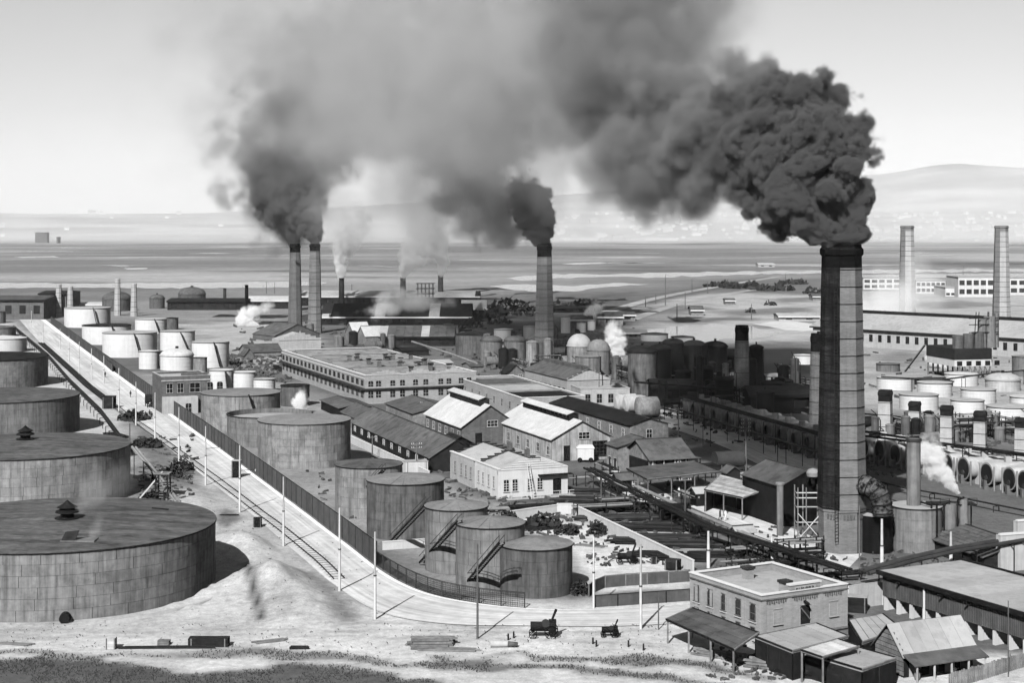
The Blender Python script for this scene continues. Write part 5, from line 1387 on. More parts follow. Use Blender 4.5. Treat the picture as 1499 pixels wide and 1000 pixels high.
stack('loose timber in the white yard corner', 790, 775, 6, .4, 8, 2, 'timber_dark', .16, 'plank_pile')
stack('planks scattered by the white yard wall', 865, 800, 5, -.4, 5, 1, 'timber_mid', .12, 'plank_pile')
def box_thing(label, px, py, w, d, h, m_, name='crate', lid=None, cat='crate', ang=0.0):
    p = G(px, py); t = thing(name, label, cat, p)
    u = Vector((math.cos(ang), math.sin(ang), 0)); v = Vector((-math.sin(ang), math.cos(ang), 0))
    tf = lambda x, y, z: p + u * x + v * y + Vector((0, 0, z))
    for k in range(4):
        z0 = h * k / 4
        MB(tf).box(-w / 2, w / 2, -d / 2, d / 2, z0 + .01, z0 + h / 4 - .01).build('board', m_, t)
    for s_ in (-1, 1): MB(tf).box(s_ * w * .42 - .06, s_ * w * .42 + .06, -d / 2 - .06, -d / 2 - .005, 0, h).build('batten', 'timber_mid', t)
    if lid: MB(tf).box(-w / 2 - .1, w / 2 + .1, -d / 2 - .1, d / 2 + .1, h, h + .08).build('lid', lid, t)
    return t
box_thing('long dark wooden trough on the dirt below the nearest tank', 306, 946, 4.7, 1.4, 1.0, 'timber_dark', 'trough', None, 'trough')
box_thing('small grey box beside the dark trough', 240, 944, 1.4, 1, .5, 'timber_mid')
box_thing('upright pale crate in front of the nearest tank', 163, 950, 1.1, 1, 1.3, 'timber_pale')
box_thing('small slatted crate on the dirt by the track', 377, 772, 1.3, 1, 1.6, 'timber_dark')
box_thing('dark tipped hopper box against the white yard wall', 985, 835, 2.0, 1.4, 1.6, 'timber_dark', 'hopper', None, 'hopper', -.5)
box_thing('small dark keg box beside the steam roller', 957, 826, .8, .8, 1.1, 'timber_dark')
box_thing('little pitched guard hut on the track side', 160, 598, 3, 3, 3.2, 'timber_dark', 'guard_hut', 'roof_dark', 'hut')
box_thing('white box shed among pipes by the farther fence tank', 608, 694, 4.5, 2.6, 2.6, 'stucco_white', 'box_shed', 'roof_pale', 'shed', .3)
box_thing('dark kiosk by the gate in the board fence', 346, 700, 1.6, 1.6, 3.4, 'timber_dark', 'kiosk', 'roof_pale', 'hut')
box_thing('small dark coal box at the warehouse corner', 1254, 896, 2.6, 1.6, 2.0, 'timber_dark', 'coal_bin', 'roof_tar', 'bin', -.3)
box_thing('flat dark freight bin on the pale street, farther one', 1002, 682, 6, 3, 1.6, 'timber_dark', 'freight_bin', 'roof_felt', 'bin', .3)
box_thing('flat dark freight bin on the pale street, nearer one', 1035, 692, 6, 3, 1.6, 'timber_dark', 'freight_bin', 'roof_dark', 'bin', .3)
for i, px in enumerate((744, 752, 868, 873, 902, 920, 942)):
    p = G(px, (938, 935, 944, 948, 930, 948, 953)[i]); o = MB().cyl(p - Vector((0, 0, .2)), p + Vector((0, 0, .8)), .12, .1, 8).build('stub_post', 'timber_dark')
    tag(o, 'short dark stub post in the foreground dirt', 'post', 'stub posts in the foreground dirt')
random.seed(77)
BRL = MB().lathe((0, 0, 0), [(.02, 0), (.28, 0), (.33, .25), (.34, .45), (.33, .65), (.28, .9), (.02, .9)], 14)
for i in range(18):
    px, py = (random.uniform(1030, 1200), 0) if i < 12 else (random.uniform(1335, 1400), 0)
    py = 955 + (px - 1030) * .2 + random.uniform(-4, 8) if i < 12 else random.uniform(985, 996)
    p = G(px, py); o = bpy.data.objects.new('barrel', BRL.mesh('barrel', random.choice(('iron_mid', 'timber_mid', 'pipe_pale'))) ); C.objects.link(o); o.location = p
    if random.random() < .4: o.rotation_euler = (math.pi / 2, 0, random.uniform(0, 3)); o.location.z = .34
    tag(o, 'old barrel among the scrap near the lean-to' if i < 12 else 'old barrel by the gabled shack porch', 'barrel', 'barrels among the scrap' if i < 12 else 'barrels by the shack')
# fallen log and barrel
p = G(738, 948)
t = thing('boiler_shell', 'pale fallen boiler shell with grey end on the dirt', 'drum', p)
MB().cyl(p + Vector((-1.6, 0, .35)), p + Vector((.4, 0, .35)), .45, .38, 14).build('drum', 'concrete', t); MB().cyl(p + Vector((.45, 0, .32)), p + Vector((1.6, -.1, .3)), .38, .3, 14).build('end', 'rubble', t)

t = thing('pump_derrick', 'timber pump derrick with ladder on the bank behind the nearest tank', 'derrick', G(232, 738))
o = G(228, 738)
for dx in (0, 2.2):
    for dy in (0, 2.5): MB().bar(o + Vector((dx, dy, -.3)), o + Vector((dx * .9, dy, 5.2)), .22).build('post', 'timber_dark', t)
for z in (1.6, 3.4, 5.1):
    for dy in (0, 2.5): MB().bar(o + Vector((-.5, dy, z)), o + Vector((2.7, dy, z)), .18).build('rail', 'timber_dark', t)
MB().bar(o + Vector((0, -.1, .2)), o + Vector((2.2, -.1, 3.4)), .16).build('brace', 'timber_dark', t)
for k in range(11): MB().bar(o + Vector((.7, -.4, .3 + k * .45)), o + Vector((1.4, -.4, .3 + k * .45)), .09).build('rung', 'timber_mid', t)
MB().bar(o + Vector((-3.5, 1, .3)), o + Vector((1, 1, 5.6)), .25).build('boom', 'timber_pale', t)
MB().box(o.x - .3, o.x + 2.4, o.y - .1, o.y + 2.6, 5.2, 5.35).build('deck', 'timber_mid', t)
# ------------------------------------------------------------------ engines, wagons, truck
def wheel(t, c, r, ax, w=.12, m_='iron'):
    ax = Vector(ax).normalized(); o = MB()
    u = ax.cross(Vector((0, 0, 1))).normalized(); k = Vector((0, 0, 1))
    n = 18
    R = lambda rr, a: c + u * (rr * math.cos(a)) + k * (rr * math.sin(a))
    for i in range(n):
        o.bar(R(r, 2 * math.pi * i / n), R(r, 2 * math.pi * (i + 1) / n), w, .09)
    for i in range(8): o.bar(c, R(r, 2 * math.pi * i / 8), .05)
    return o.build('wheel', m_, t)
def engine(label, px, py, s, ang=0):
    p = G(px, py); t = thing('steam_engine', label, 'engine', p)
    u = Vector((math.cos(ang), math.sin(ang), 0)); v = Vector((-math.sin(ang), math.cos(ang), 0)); Z = Vector((0, 0, 1))
    MB().cyl(p + u * -1.6 * s + Z * 1.35 * s, p + u * 1.0 * s + Z * 1.35 * s, .58 * s, n=16).build('boiler', 'iron', t)
    MB(lambda x, y, z: p + u * x * s + v * y * s + Z * z * s).box(.6, 1.5, -.6, .6, .5, 2.1).build('firebox', 'iron', t)
    MB().cyl(p + u * .9 * s + Z * 1.9 * s, p + u * 1.5 * s + Z * 3.4 * s, .13 * s, .17 * s, 10).build('funnel', 'iron', t)
    for x, r in ((-1.3, .45), (.9, .8)):
        for sd in (-.75, .75): wheel(t, p + u * x * s + v * sd * s + Z * r * s, r * s, v)
    MB().cyl(p + u * .2 * s + v * -.8 * s + Z * 1.9 * s, p + u * .2 * s + v * -.68 * s + Z * 1.9 * s, .5 * s, n=16).build('flywheel', 'iron_mid', t)
    return t
engine('black traction engine with leaning funnel on the dirt by the road bend', 796, 934, 1.0)
engine('smaller black engine with upright funnel farther right on the dirt', 893, 933, .62)
engine('dark four-wheeled portable engine parked in the white yard', 918, 826, .85, .1)
p = G(220, 596); t = thing('motor_truck', 'dark high-sided motor truck on the white road by the fence', 'truck', p)
u = Vector((.34, -.94, 0)); v = Vector((.94, .34, 0)); tf = lambda x, y, z: p + u * x + v * y + Vector((0, 0, z))
MB(tf).box(-2.8, .6, -1.1, 1.1, .9, 3.2).build('cargo_body', 'timber_dark', t); MB(tf).box(.65, 1.8, -1, 1, .9, 2.6).build('cab', 'iron', t); MB(tf).box(1.8, 3.0, -.6, .6, .9, 1.7).build('bonnet', 'iron', t)
MB(tf).box(1.79, 1.83, -.8, .8, 1.8, 2.4).build('windscreen', 'glass_dark', t)
for x in (-1.9, 2.3):
    for y in (-1.05, 1.05): wheel(t, tf(x, y, .5), .5, v)
for y in (-.55, .55): MB().cyl(tf(3.0, y, 1.4), tf(3.12, y, 1.4), .16, n=8).build('headlight', 'coping', t)
# tank wagons on the pale street
for i, (px, py, lb, m_) in enumerate(((1066, 690, 'weathered round tank wagon lying on the pale street', 'iron_mid'), (988, 766, 'black hooded cart drum beside the yard lane', 'iron'), (1025, 782, 'small dark drum cart beside the yard lane', 'iron_mid'))):
    p = G(px, py); t = thing('tank_cart', lb, 'cart', p); s = (1.35, 1.1, .7)[i]
    MB().cyl(p + SU * -2.2 * s + Vector((0, 0, 1.7 * s)), p + SU * 2.2 * s + Vector((0, 0, 1.7 * s)), 1.3 * s, n=20).build('barrel', m_, t)
    MB().box(p.x - 2.3 * s, p.x + 2.3 * s, p.y - .7 * s, p.y + .7 * s, .4 * s, .7 * s).build('frame', 'timber_dark', t)
    for x in (-1.5, 1.5): wheel(t, p + SU * x * s + SV * -.9 * s + Vector((0, 0, .5 * s)), .5 * s, SV)
# ------------------------------------------------------------------ people (about ten pixels tall)
def person(label, px, py, stride=.25, ang=0.0, top='cloth_dark', leg='cloth_dark', z=0.1):
    p = G(px, py)
    me = bpy.data.meshes.new('person')
    c, s_ = math.cos(ang), math.sin(ang)
    J = [(0, 0, .95), (0, .1, .9), (0, -.1, .9), (stride * .5, .1, .5), (-stride * .4, -.1, .5), (stride, .11, .07), (-stride, -.11, .1), (stride + .18, .11, .04), (-stride + .15, -.11, .05),
         (0, 0, 1.25), (0, 0, 1.45), (0, .2, 1.42), (0, -.2, 1.42), (-.08, .26, 1.12), (.08, -.26, 1.12), (.08, .25, .86), (.22, -.24, .9), (.01, 0, 1.53), (.03, 0, 1.62), (.03, 0, 1.74)]
    E_ = [(0, 1), (0, 2), (1, 3), (2, 4), (3, 5), (4, 6), (5, 7), (6, 8), (0, 9), (9, 10), (10, 11), (10, 12), (11, 13), (12, 14), (13, 15), (14, 16), (10, 17), (17, 18), (18, 19)]
    Rr = [.16, .12, .12, .085, .085, .06, .06, .05, .05, .17, .15, .1, .1, .065, .065, .05, .05, .06, .11, .09]
    bm = bmesh.new(); sl = bm.verts.layers.skin.verify()
    vs = []
    for (x, y, zz), r in zip(J, Rr):
        w_ = bm.verts.new((x * c - y * s_, x * s_ + y * c, zz)); w_[sl].radius = (r, r); vs.append(w_)
    vs[0][sl].use_root = True
    for i, j in E_: bm.edges.new((vs[i], vs[j]))
    bm.to_mesh(me); bm.free()
    o = bpy.data.objects.new('person', me); C.objects.link(o)
    md = o.modifiers.new('skin', 'SKIN')
    sd = o.modifiers.new('smooth', 'SUBSURF'); sd.levels = 1; sd.render_levels = 1
    me.materials.append(M[top])
    o.location = (p.x, p.y, z)
    tag(o, label, 'person')
    ORG[o.name] = Vector((p.x, p.y, z))
    MB().lathe(p + Vector((.03 * c, .03 * s_, z + 1.72)), [(.2, 0), (.2, .03), (.12, .04), (.1, .15), (.01, .16)], 12).build('hat', 'cloth_dark', o)
    return o
person('person in dark coat walking on the white road near the truck', 219, 611, .28, -1.2)
person('second person in dark clothes walking beside the first on the road', 222, 614, .22, -1.2)
person('person in dark clothes alone on the road above the truck', 191, 582, .2, 1.0)
person('person in dark clothes farther up the white road', 154, 553, .15, 1.2)
person('person in pale shirt standing at the laboratory doorway', 808, 722, .05, -1.5, 'cloth_pale')
person('person in pale shirt on the lane by the pipe trestle', 1062, 763, .2, .3, 'cloth_pale')
person('person in dark clothes beside the pale-shirted one on the lane', 1054, 762, .2, -.4)
person('person in pale shirt by the pipe stacks near the hooded cart', 994, 728, .1, .3, 'cloth_pale')

# ------------------------------------------------------------------ buildings farther off
b = Bd('pump_house', 'small flat brick pump house with arched windows by the road', 'building', 237, 606, 22, 223, 308)
hz = b.zpx(552)
b.parapet(hz, hz - .6, 'roof_tar', 'brick_dark', cop='brick_pale', th=.35)
for u, w_ in ((2.0, 1.5), (4.8, 1.5), (8.6, 2.6), (12.6, 1.5), (15.2, 1.5)):
    b.win('f', u, hz - 4.2, w_, 2.0, .45, 'brick_pale', (1, 1))
b.mb().box(-.2, b.b + .2, -.2, -.004, hz - 1.2, hz - .9).build('cornice', 'brick_pale', b.t)
b.mb().box(5, 12, -.03, .32, hz + .21, hz + .8).build('parapet_step', 'brick_dark', b.t)
b.mb().box(0, 9, -2.2, -.01, -.3, hz - 5.2).build('stone_base', 'concrete', b.t)
b.win('f', 6.5, .4, 1.5, 2.0, .3, 'brick_pale', (1, 1), at=-2.2)
b.mb().box(10.2, 13.5, -4, -.3, -.3, 3.6).build('side_hut', 'brick_dark', b.t)
b.mb().box(7, 9.5, 1, 3, hz - .6, hz + 1.0).build('roof_box', 'brick_dark', b.t)
b = Bd('arcade_shop', 'long arcaded pale shop with dark shed roof behind the white roofs', 'workshop', 830, 590, 20, 768, b=13)
he = b.zpx(556)
b.gable(he, he + 2.6, 'roof_felt', 'v', wall='brick', over=.3)
for k in range(9): b.win('l', 2.5 + k * (b.a - 4) / 8.5, .8, 2.2, 2.4, .9, 'brick_pale', (1, 0), sill=False)
b.mb().box(b.b / 2 - 1, b.b / 2 + 1, 2, b.a - 2, he + 2, he + 3.3).build('roof_monitor', 'roof_felt', b.t)
for k in range(4): b.mb().box(k * 1.5, b.b - k * 1.5 - .01, -.2 - .01 * k, .2, he - .3 + .6 * k, he + .4 + .6 * k).build('parapet_step', 'brick_pale', b.t)
b = Bd('pale_annex', 'pale parapeted annex with dark windows beneath the steam jet', 'workshop', 850, 596, 12, 832, 922)
hz = b.zpx(570)
b.parapet(hz, hz - .4, 'roof_tar', 'brick_pale', cop='brick_pale')
for k in range(4): b.win('f', 2 + k * (b.b - 3.5) / 3.2, 1.0, 1.4, 2.2, .2, 'brick', (1, 1), sill=False)
b = Bd('works_shed', 'dark gabled shed below the twin chimneys', 'workshop', 402, 500, 40, 370, 468)
he = b.zpx(492); b.gable(he, he + 4.5, 'roof_felt', 'v', wall='brick_dark', over=.3)
b = Bd('stepped_gable_shop', 'pale stepped-gable shop below the twin chimneys', 'workshop', 408, 512, 24, 398, 470)
he = b.zpx(498); b.walls(he, 'brick_pale')
for k in range(5): b.mb().box(k * 2.2, b.b - k * 2.2 - .01, -.2 - .01 * k, .4, he - .2 + .7 * k, he + .5 + .7 * k).build('parapet_step', 'brick_pale', b.t)
b.gable(he - .2, he + 2.4, 'roof_pale', 'v', .3, b.b - .3, .4, None, wall='brick_pale', over=.02)
shop('grey cottage with gabled roof beyond the white cluster', 362, 524, 350, 412, 516, 505, 'roof_felt', 'timber_mid', 24, 'u', cat='cottage', name='cottage')
shop('small second cottage gable beside the grey cottage', 358, 527, 352, 372, 520, 511, 'roof_felt', 'timber_mid', 24, 'v', cat='cottage', name='cottage')
# far long sheds lie across the view
def far_shed(label, x0, x1, yb, ye, yr, roofm, wallm, dep=22, name='long_shed', mono=None, roof2=None, slats=0):
    a = G(x0, yb); b_ = G(x1, yb)
    t = thing(name, label, 'shed', a)
    he = H - (ye - YH) * a.y / F
    hr = H - (yr - YH) * (a.y + dep / 2) / F
    hr = max(hr, he + .5)
    X0, X1, Y = a.x, b_.x, a.y
    pts = [(X0, Y, -.3), (X1, Y, -.3), (X1, Y + dep, -.3), (X0, Y + dep, -.3), (X0, Y, he), (X1, Y, he), (X1, Y + dep, he), (X0, Y + dep, he), (X0, Y + dep / 2, hr), (X1, Y + dep / 2, hr)]
    MB().add(pts, [(0, 1, 5, 4), (2, 3, 7, 6), (1, 2, 6, 9, 5), (3, 0, 4, 8, 7), (4, 5, 9, 8), (8, 9, 6, 7)]).build('wall', wallm, t)
    for s_, m_ in ((0, roofm), (1, roof2 or roofm)):
        ya, yb_ = (Y - .8, Y + dep / 2) if s_ == 0 else (Y + dep + .8, Y + dep / 2)
        za = he - .1
        n = slats or 1
        for k in range(n):
            xa, xb = X0 - .5 + (X1 - X0 + 1) * k / n, X0 - .5 + (X1 - X0 + 1) * (k + .97) / n
            MB().hexa([(xa, ya, za), (xb, ya, za), (xb, yb_, hr + .05), (xa, yb_, hr + .05), (xa, ya, za + .25), (xb, ya, za + .25), (xb, yb_, hr + .3), (xa, yb_, hr + .3)]).build('roof_slope' if n == 1 else 'roof_sheet', m_ if n == 1 else (m_ if k % 5 else 'roof_pale'), t)
    MB().bar((X0 - .5, Y - .9, he - .25), (X1 + .5, Y - .9, he - .25), .3, .7).build('eave', 'coping' if mono != 'dark' else 'iron', t)
    nw = int((X1 - X0) / 7)
    for k in range(nw):
        x = X0 + (X1 - X0) * (k + .5) / nw
        MB().box(x - 1.6, x + 1.6, Y - .12, Y - .02, he * .3, he * .72).build('window', 'glass_dark', t)
    return t
far_shed('far long white-roofed shed on the shore behind the twin chimneys', 440, 702, 448, 434, 426, 'roof_white', 'timber_dark', 40)
far_shed('long black-roofed shed with white eave, right of the twin chimneys', 470, 690, 476, 464, 445, 'roof_dark', 'timber_dark', 30, slats=14)
far_shed('white end shed at the right end of the black roof', 676, 712, 468, 452, 440, 'roof_white', 'timber_dark', 20)
far_shed('works shed with skylit roof above the long works building', 556, 664, 507, 493, 478, 'roof_felt', 'timber_dark', 20, slats=9, mono='dark')
far_shed('far dark wharf building at the left photo edge', -60, 64, 468, 439, 433, 'roof_felt', 'brick_dark', 40, mono='dark')
far_shed('far dark block beside the first pale chimneys', 57, 97, 456, 430, 426, 'roof_dark', 'brick_dark', 30, mono='dark')
far_shed('far long low shed between the domes and twins', 245, 360, 454, 441, 437, 'roof_dark', 'timber_dark', 25, mono='dark')
far_shed('far white-roofed shed left of the twin chimneys', 362, 424, 452, 440, 434, 'roof_white', 'timber_dark', 22)
far_shed('far pale shed strip behind the second pale chimney pair', 108, 165, 452, 446, 443, 'roof_white', 'brick_dark', 18)
far_shed('dark store beyond the middle chimney in steam', 836, 868, 480, 468, 462, 'roof_felt', 'timber_mid', 14)
far_shed('grey store beyond the middle chimney, right one', 872, 912, 476, 464, 457, 'roof_felt', 'timber_mid', 16)
far_shed('lone small dark barn on the pale flats', 1012, 1030, 462, 454, 448, 'roof_felt', 'timber_mid', 14)
far_shed('second small dark barn on the pale flats, farther off', 1190, 1206, 440, 434, 430, 'roof_felt', 'timber_mid', 14)
far_shed('little hazy shed on the far marsh', 1110, 1134, 391, 387, 385, 'roof_pale', 'concrete', 20)
far_shed('sooty still house behind the shaded stills, left one', 955, 1075, 592, 566, 556, 'roof_dark', 'brick_soot', 14, mono='dark')
far_shed('sooty still house behind the shaded stills, right one', 1098, 1196, 606, 578, 566, 'roof_dark', 'brick_soot', 14, mono='dark')
far_shed('dark condenser shed behind the domed black agitators', 985, 1080, 545, 520, 512, 'roof_dark', 'brick_soot', 14, mono='dark')
far_shed('low grey store on the flats left of the causeway', 884, 930, 470, 461, 457, 'roof_felt', 'timber_mid', 14)
far_shed('low pale store beside the pond behind the agitators', 905, 948, 496, 487, 483, 'roof_pale', 'timber_mid', 12)
far_shed('tiny dark hut on the pale flats by the causeway', 1062, 1076, 446, 440, 437, 'roof_felt', 'timber_mid', 10)
far_shed('long low dark shed at the marsh edge behind the middle chimney', 806, 880, 458, 451, 448, 'roof_dark', 'timber_dark', 14, mono='dark')
far_shed('low pale warehouse in haze left of the giant chimney', 1140, 1200, 470, 463, 459, 'roof_pale', 'concrete', 16)
for lb, px, py, lx, rx, yr in (('white-gabled little shop before the works shed, left gable', 518, 500, 506, 542, 472), ('white-gabled little shop before the works shed, right gable', 535, 505, 523, 562, 478)):
    shop(lb, px, py, lx, rx, py - 13, yr, 'roof_white', 'timber_mid', 30, 'u')
t = thing('roof_frame', 'open timber frame on the far roof between two stacks', 'frame', G(622, 452))
o = G(611, 452)
for k in range(5):
    for y in (0, 8): MB().bar(o + Vector((k * 2.2, y, 6)), o + Vector((k * 2.2, y, 14.5)), .3).build('post', 'timber_dark', t)
for z in (8.5, 11.5, 14.4):
    for y in (0, 8): MB().bar(o + Vector((-1, y, z)), o + Vector((9.8, y, z)), .3).build('rail', 'timber_dark', t)
# right-hand far works
b = Bd('long_refinery_shop', 'long pale shop with broad grey roof behind the timber trestle', 'building', 1520, 528, -30, lx=1640, a=26, b=5)
a_, b_ = G(1190, 503), G(1560, 528)
t = thing('long_roofed_shop', 'long broad-roofed shop crossing behind the giant chimney', 'building', a_)
bpy.data.objects.remove(b.t)
d_ = (b_ - a_); ln_ = d_.length; du = d_.normalized(); dv = Vector((-du.y, du.x, 0))
if dv.y < 0: dv = -dv
tf = lambda x, y, z: a_ + du * x + dv * y + Vector((0, 0, z))
MB(tf).box(0, ln_, 0, 30, -.3, 7).build('wall', 'brick_pale', t)
MB(tf).hexa([(-1, -1, 7), (ln_, -1, 7), (ln_, 15, 12.5), (-1, 15, 12.5), (-1, -1, 7.3), (ln_, -1, 7.3), (ln_, 15, 12.8), (-1, 15, 12.8)]).build('roof_slope', 'roof_tar', t)
MB(tf).hexa([(-1, 31, 7), (ln_, 31, 7), (ln_, 15, 12.5), (-1, 15, 12.5), (-1, 31, 7.3), (ln_, 31, 7.3), (ln_, 15, 12.79), (-1, 15, 12.79)]).build('roof_slope', 'roof_tar', t)
MB(tf).box(-1, ln_, 14.2, 15.8, 12.6, 13.8).build('ridge_vent', 'iron', t)
MB(tf).box(-1, ln_, -1.1, -.9, 6.6, 7.1).build('eave', 'iron', t)
for k in range(26):
    x = 3 + k * (ln_ - 6) / 25
    MB(tf).box(x - .8, x + .8, -.15, -.02, 2.4, 5.2).build('window', 'glass_dark', t)
b = Bd('trestle_still_house', 'dark timbered still house with drums standing on trestle legs', 'plant', 1397, 556, 14, 1356, 1452)
z0, z1 = b.zpx(527), b.zpx(511)
b.mb().box(0, b.b, 0, b.a, z0, z1).build('timber_box', 'timber_dark', b.t)
b.mb().box(.1, b.b - .1, .1, b.a - .1, z0 - 2.2, z0 - .002).build('white_base', 'concrete_white', b.t)
for k in range(5): b.mb().box(1 + k * 3.3, 2.8 + k * 3.3, .05, .099, z0 - 2, z0 - .5).build('base_opening', 'iron', b.t)
for k in range(8):
    for v in (.5, b.a - .5):
        u = .4 + k * (b.b - .8) / 7
        b.mb().box(u - .2, u + .2, v - .2, v + .2, -.2, z0 - 2.2).build('leg', 'timber_mid', b.t)
for k in range(7):
    u = .4 + k * (b.b - .8) / 7; w_ = (b.b - .8) / 7
    x_ = b.mb(); x_.bar((u, .3, .3), (u + w_, .3, z0 - 2.4), .2); x_.bar((u + w_, .3, .3), (u, .3, z0 - 2.4), .2); x_.build('cross_brace', 'timber_mid', b.t)
for u, r, h_, m_ in ((3, 1.8, 4, 'plate_dark'), (6.6, 1.7, 4.5, 'plate_dark'), (10, 2.0, 5, 'plate_dark'), (14.2, 1.9, 10, 'plate_mid'), (16.6, .8, 11, 'plate_mid'), (11.5, 1.4, 9, 'plate_mid')):
    q = b.p(u, 3, z1); MB().cyl(q, q + Vector((0, 0, h_)), r, n=18).build('drum', m_, b.t)
for u in (8, 9, 12.5, 13.2): q = b.mb(); q.bar((u, 2, z1), (u + random.uniform(-1, 1), 2, z1 + 11.5), .2); q.build('riser', 'iron', b.t)
for z in (5, 7.5, 9.5): q = b.mb(); q.bar((6, 1.5, z1 + z), (16.5, 1.5, z1 + z), .25); q.build('rail', 'iron', b.t)
x_ = b.mb(); x_.bar((-.5, b.a, z1), (-3, b.a + 9, z0 - 6), .8, .3); x_.build('ramp', 'timber_mid', b.t)
shop('low dark gabled shed in front of the trestle works', 1350, 566, 1338, 1400, 559, 554, 'roof_dark', 'timber_dark', 8, 'u')
for lb, x0, x1, yb, yt, n in (('hazy white two-storey factory with window bays near the edge chimney', 1403, 1476, 435, 406, 7), ('hazy white factory block at the photo edge', 1478, 1540, 432, 407, 5), ('hazy low white factory right of the smoking chimney', 1264, 1318, 424, 407, 5), ('hazy white tank-like block with stripes between the idle chimneys', 1341, 1384, 430, 411, 6), ('low hazy white wing joining the factories', 1384, 1406, 434, 421, 3)):
    a = G(x0, yb); e = G(x1, yb); t = thing('white_factory', lb, 'factory', a)
    hh = (yb - yt) / F * a.y
    MB().box(a.x, e.x, a.y, a.y + 30, -.5, hh).build('wall', 'stucco_white', t)
    MB().box(a.x - .4, e.x + .4, a.y - .4, a.y + 30.4, hh, hh + .5).build('roof', 'roof_pale', t)
    for r_ in range(2 if hh > 7 else 1):
        for k in range(n):
            x = a.x + (e.x - a.x) * (k + .5) / n; w_ = (e.x - a.x) / n * .36
            MB().box(x - w_, x + w_, a.y - .2, a.y - .02, hh * (.16 + .45 * r_), hh * (.40 + .45 * r_)).build('window', 'iron_mid', t)

# ------------------------------------------------------------------ far town on the slope
random.seed(21)
hv = MB(); hv.box(-6, 6, -5, 5, -2, 6); hv.add([(-6.5, -5.5, 6), (6.5, -5.5, 6), (6.5, 5.5, 6), (-6.5, 5.5, 6), (-6.5, 0, 9.5), (6.5, 0, 9.5)], [(0, 1, 5, 4), (2, 3, 4, 5), (1, 2, 5), (3, 0, 4)])
hm = hv.mesh('town_house', 'house_white')
hm.materials.append(M['roof_pale'])
for p_ in hm.polygons:
    if p_.index >= 6: p_.material_index = 1
cnt = 0
while cnt < 230:
    d = random.uniform(4300, 6700); px = random.uniform(815, 1520) if random.random() < .93 else random.uniform(0, 330)
    x = (px - W0) / F * d
    if d < 4700 and random.random() < .3: continue
    o = bpy.data.objects.new('town_house', hm); C.objects.link(o)
    o.location = (x, d, gz(Vector((x, d, 0)))); o.rotation_euler = (0, 0, random.choice((.2, .3, 1.8, .25)))
    s_ = random.uniform(.7, 1.7); o.scale = (s_ * random.uniform(.8, 1.8), s_, s_)
    tag(o, 'tiny pale house in the hazy town on the far slope', 'house', 'houses of the far town')
    cnt += 1
for i, (px, d, w_, h_) in enumerate([(850, 4350, 45, 9), (905, 4300, 14, 16), (960, 4350, 60, 9), (1300, 4500, 60, 8), (1420, 4600, 70, 8), (915, 4320, 50, 9)]):
    x = (px - W0) / F * d; t = thing('far_factory', 'long pale %s factory on the far shore' % ['leftmost', 'towered', 'widest', 'low hazy', 'broad hazy', 'plain'][i], 'factory', (x, d, 0))
    MB().box(x - w_, x + w_, d, d + 30, -2, h_).build('wall', 'house_white', t); MB().box(x - w_ - 1, x + w_ + 1, d - 1, d + 31, h_, h_ + 1.5).build('roof', 'roof_felt' if i == 1 else 'roof_white', t)
for i, (px, d) in enumerate([(60, 3900), (84, 3850)]):
    x = (px - W0) / F * d; t = thing('far_silo_block', 'dark square block on the far left marsh' if i == 0 else 'thin dark post group on the far left marsh', 'building', (x, d, 0))
    MB().box(x - (14 if i == 0 else 2), x + (14 if i == 0 else 2), d, d + 20, -2, 24 if i == 0 else 14).build('wall', 'roof_felt', t); MB().box(x - 15 if i == 0 else x - 3, x + 15 if i == 0 else x + 3, d - 1, d + 21, 24 if i == 0 else 14, 25.5 if i == 0 else 15).build('roof', 'roof_felt', t)

# ------------------------------------------------------------------ small vessels and huts between the works
random.seed(31)
def vessel(label, px, py, r, h, m_, group, lay=False):
    p = G(px, py); t = thing('small_vessel', label, 'vessel', p, group)
    if lay:
        MB().cyl(p + SU * -h / 2 + Vector((0, 0, r + .5)), p + SU * h / 2 + Vector((0, 0, r + .5)), r, n=14).build('shell', m_, t)
        MB().box(p.x - r * .7, p.x + r * .7, p.y - r * .7, p.y + r * .7, -.2, r * .7).build('cradle', 'brick_dark', t)
    else:
        MB().cyl(p, p + Vector((0, 0, h)), r, n=14).build('shell', m_, t)
        MB().lathe(p + Vector((0, 0, h)), [(r + .08, -.1), (r + .08, .05), (r * .6, r * .3), (.02, r * .42)], 14).build('head', m_, t)
    MB().tube([p + Vector((r + .2, -r * .3, 0)), p + Vector((r + .2, -r * .3, h * .9)), p + Vector((r * .3, 0, h + r * .4))], .12).build('pipe', 'iron', t)
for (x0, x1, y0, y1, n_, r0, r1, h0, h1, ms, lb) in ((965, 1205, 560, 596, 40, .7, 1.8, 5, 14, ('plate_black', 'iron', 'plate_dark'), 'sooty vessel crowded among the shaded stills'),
        (1268, 1499, 628, 650, 34, .5, 1.4, 2, 6, ('iron', 'plate_dark', 'plate_mid'), 'dark vessel crowded behind the sunlit stills'),
        (690, 930, 505, 555, 36, .8, 2.2, 3, 9, ('plate_mid', 'plate_dark', 'iron', 'plate_grey'), 'small grey vessel among the agitators'),
        (415, 700, 488, 512, 22, .8, 2.0, 2, 7, ('plate_mid', 'iron', 'plate_dark'), 'small dark vessel behind the long works building')):
    for k in range(n_):
        vessel(lb, random.uniform(x0, x1), random.uniform(y0, y1), random.uniform(r0, r1), random.uniform(h0, h1), random.choice(ms), lb.replace('vessel', 'vessels'), random.random() < .3)
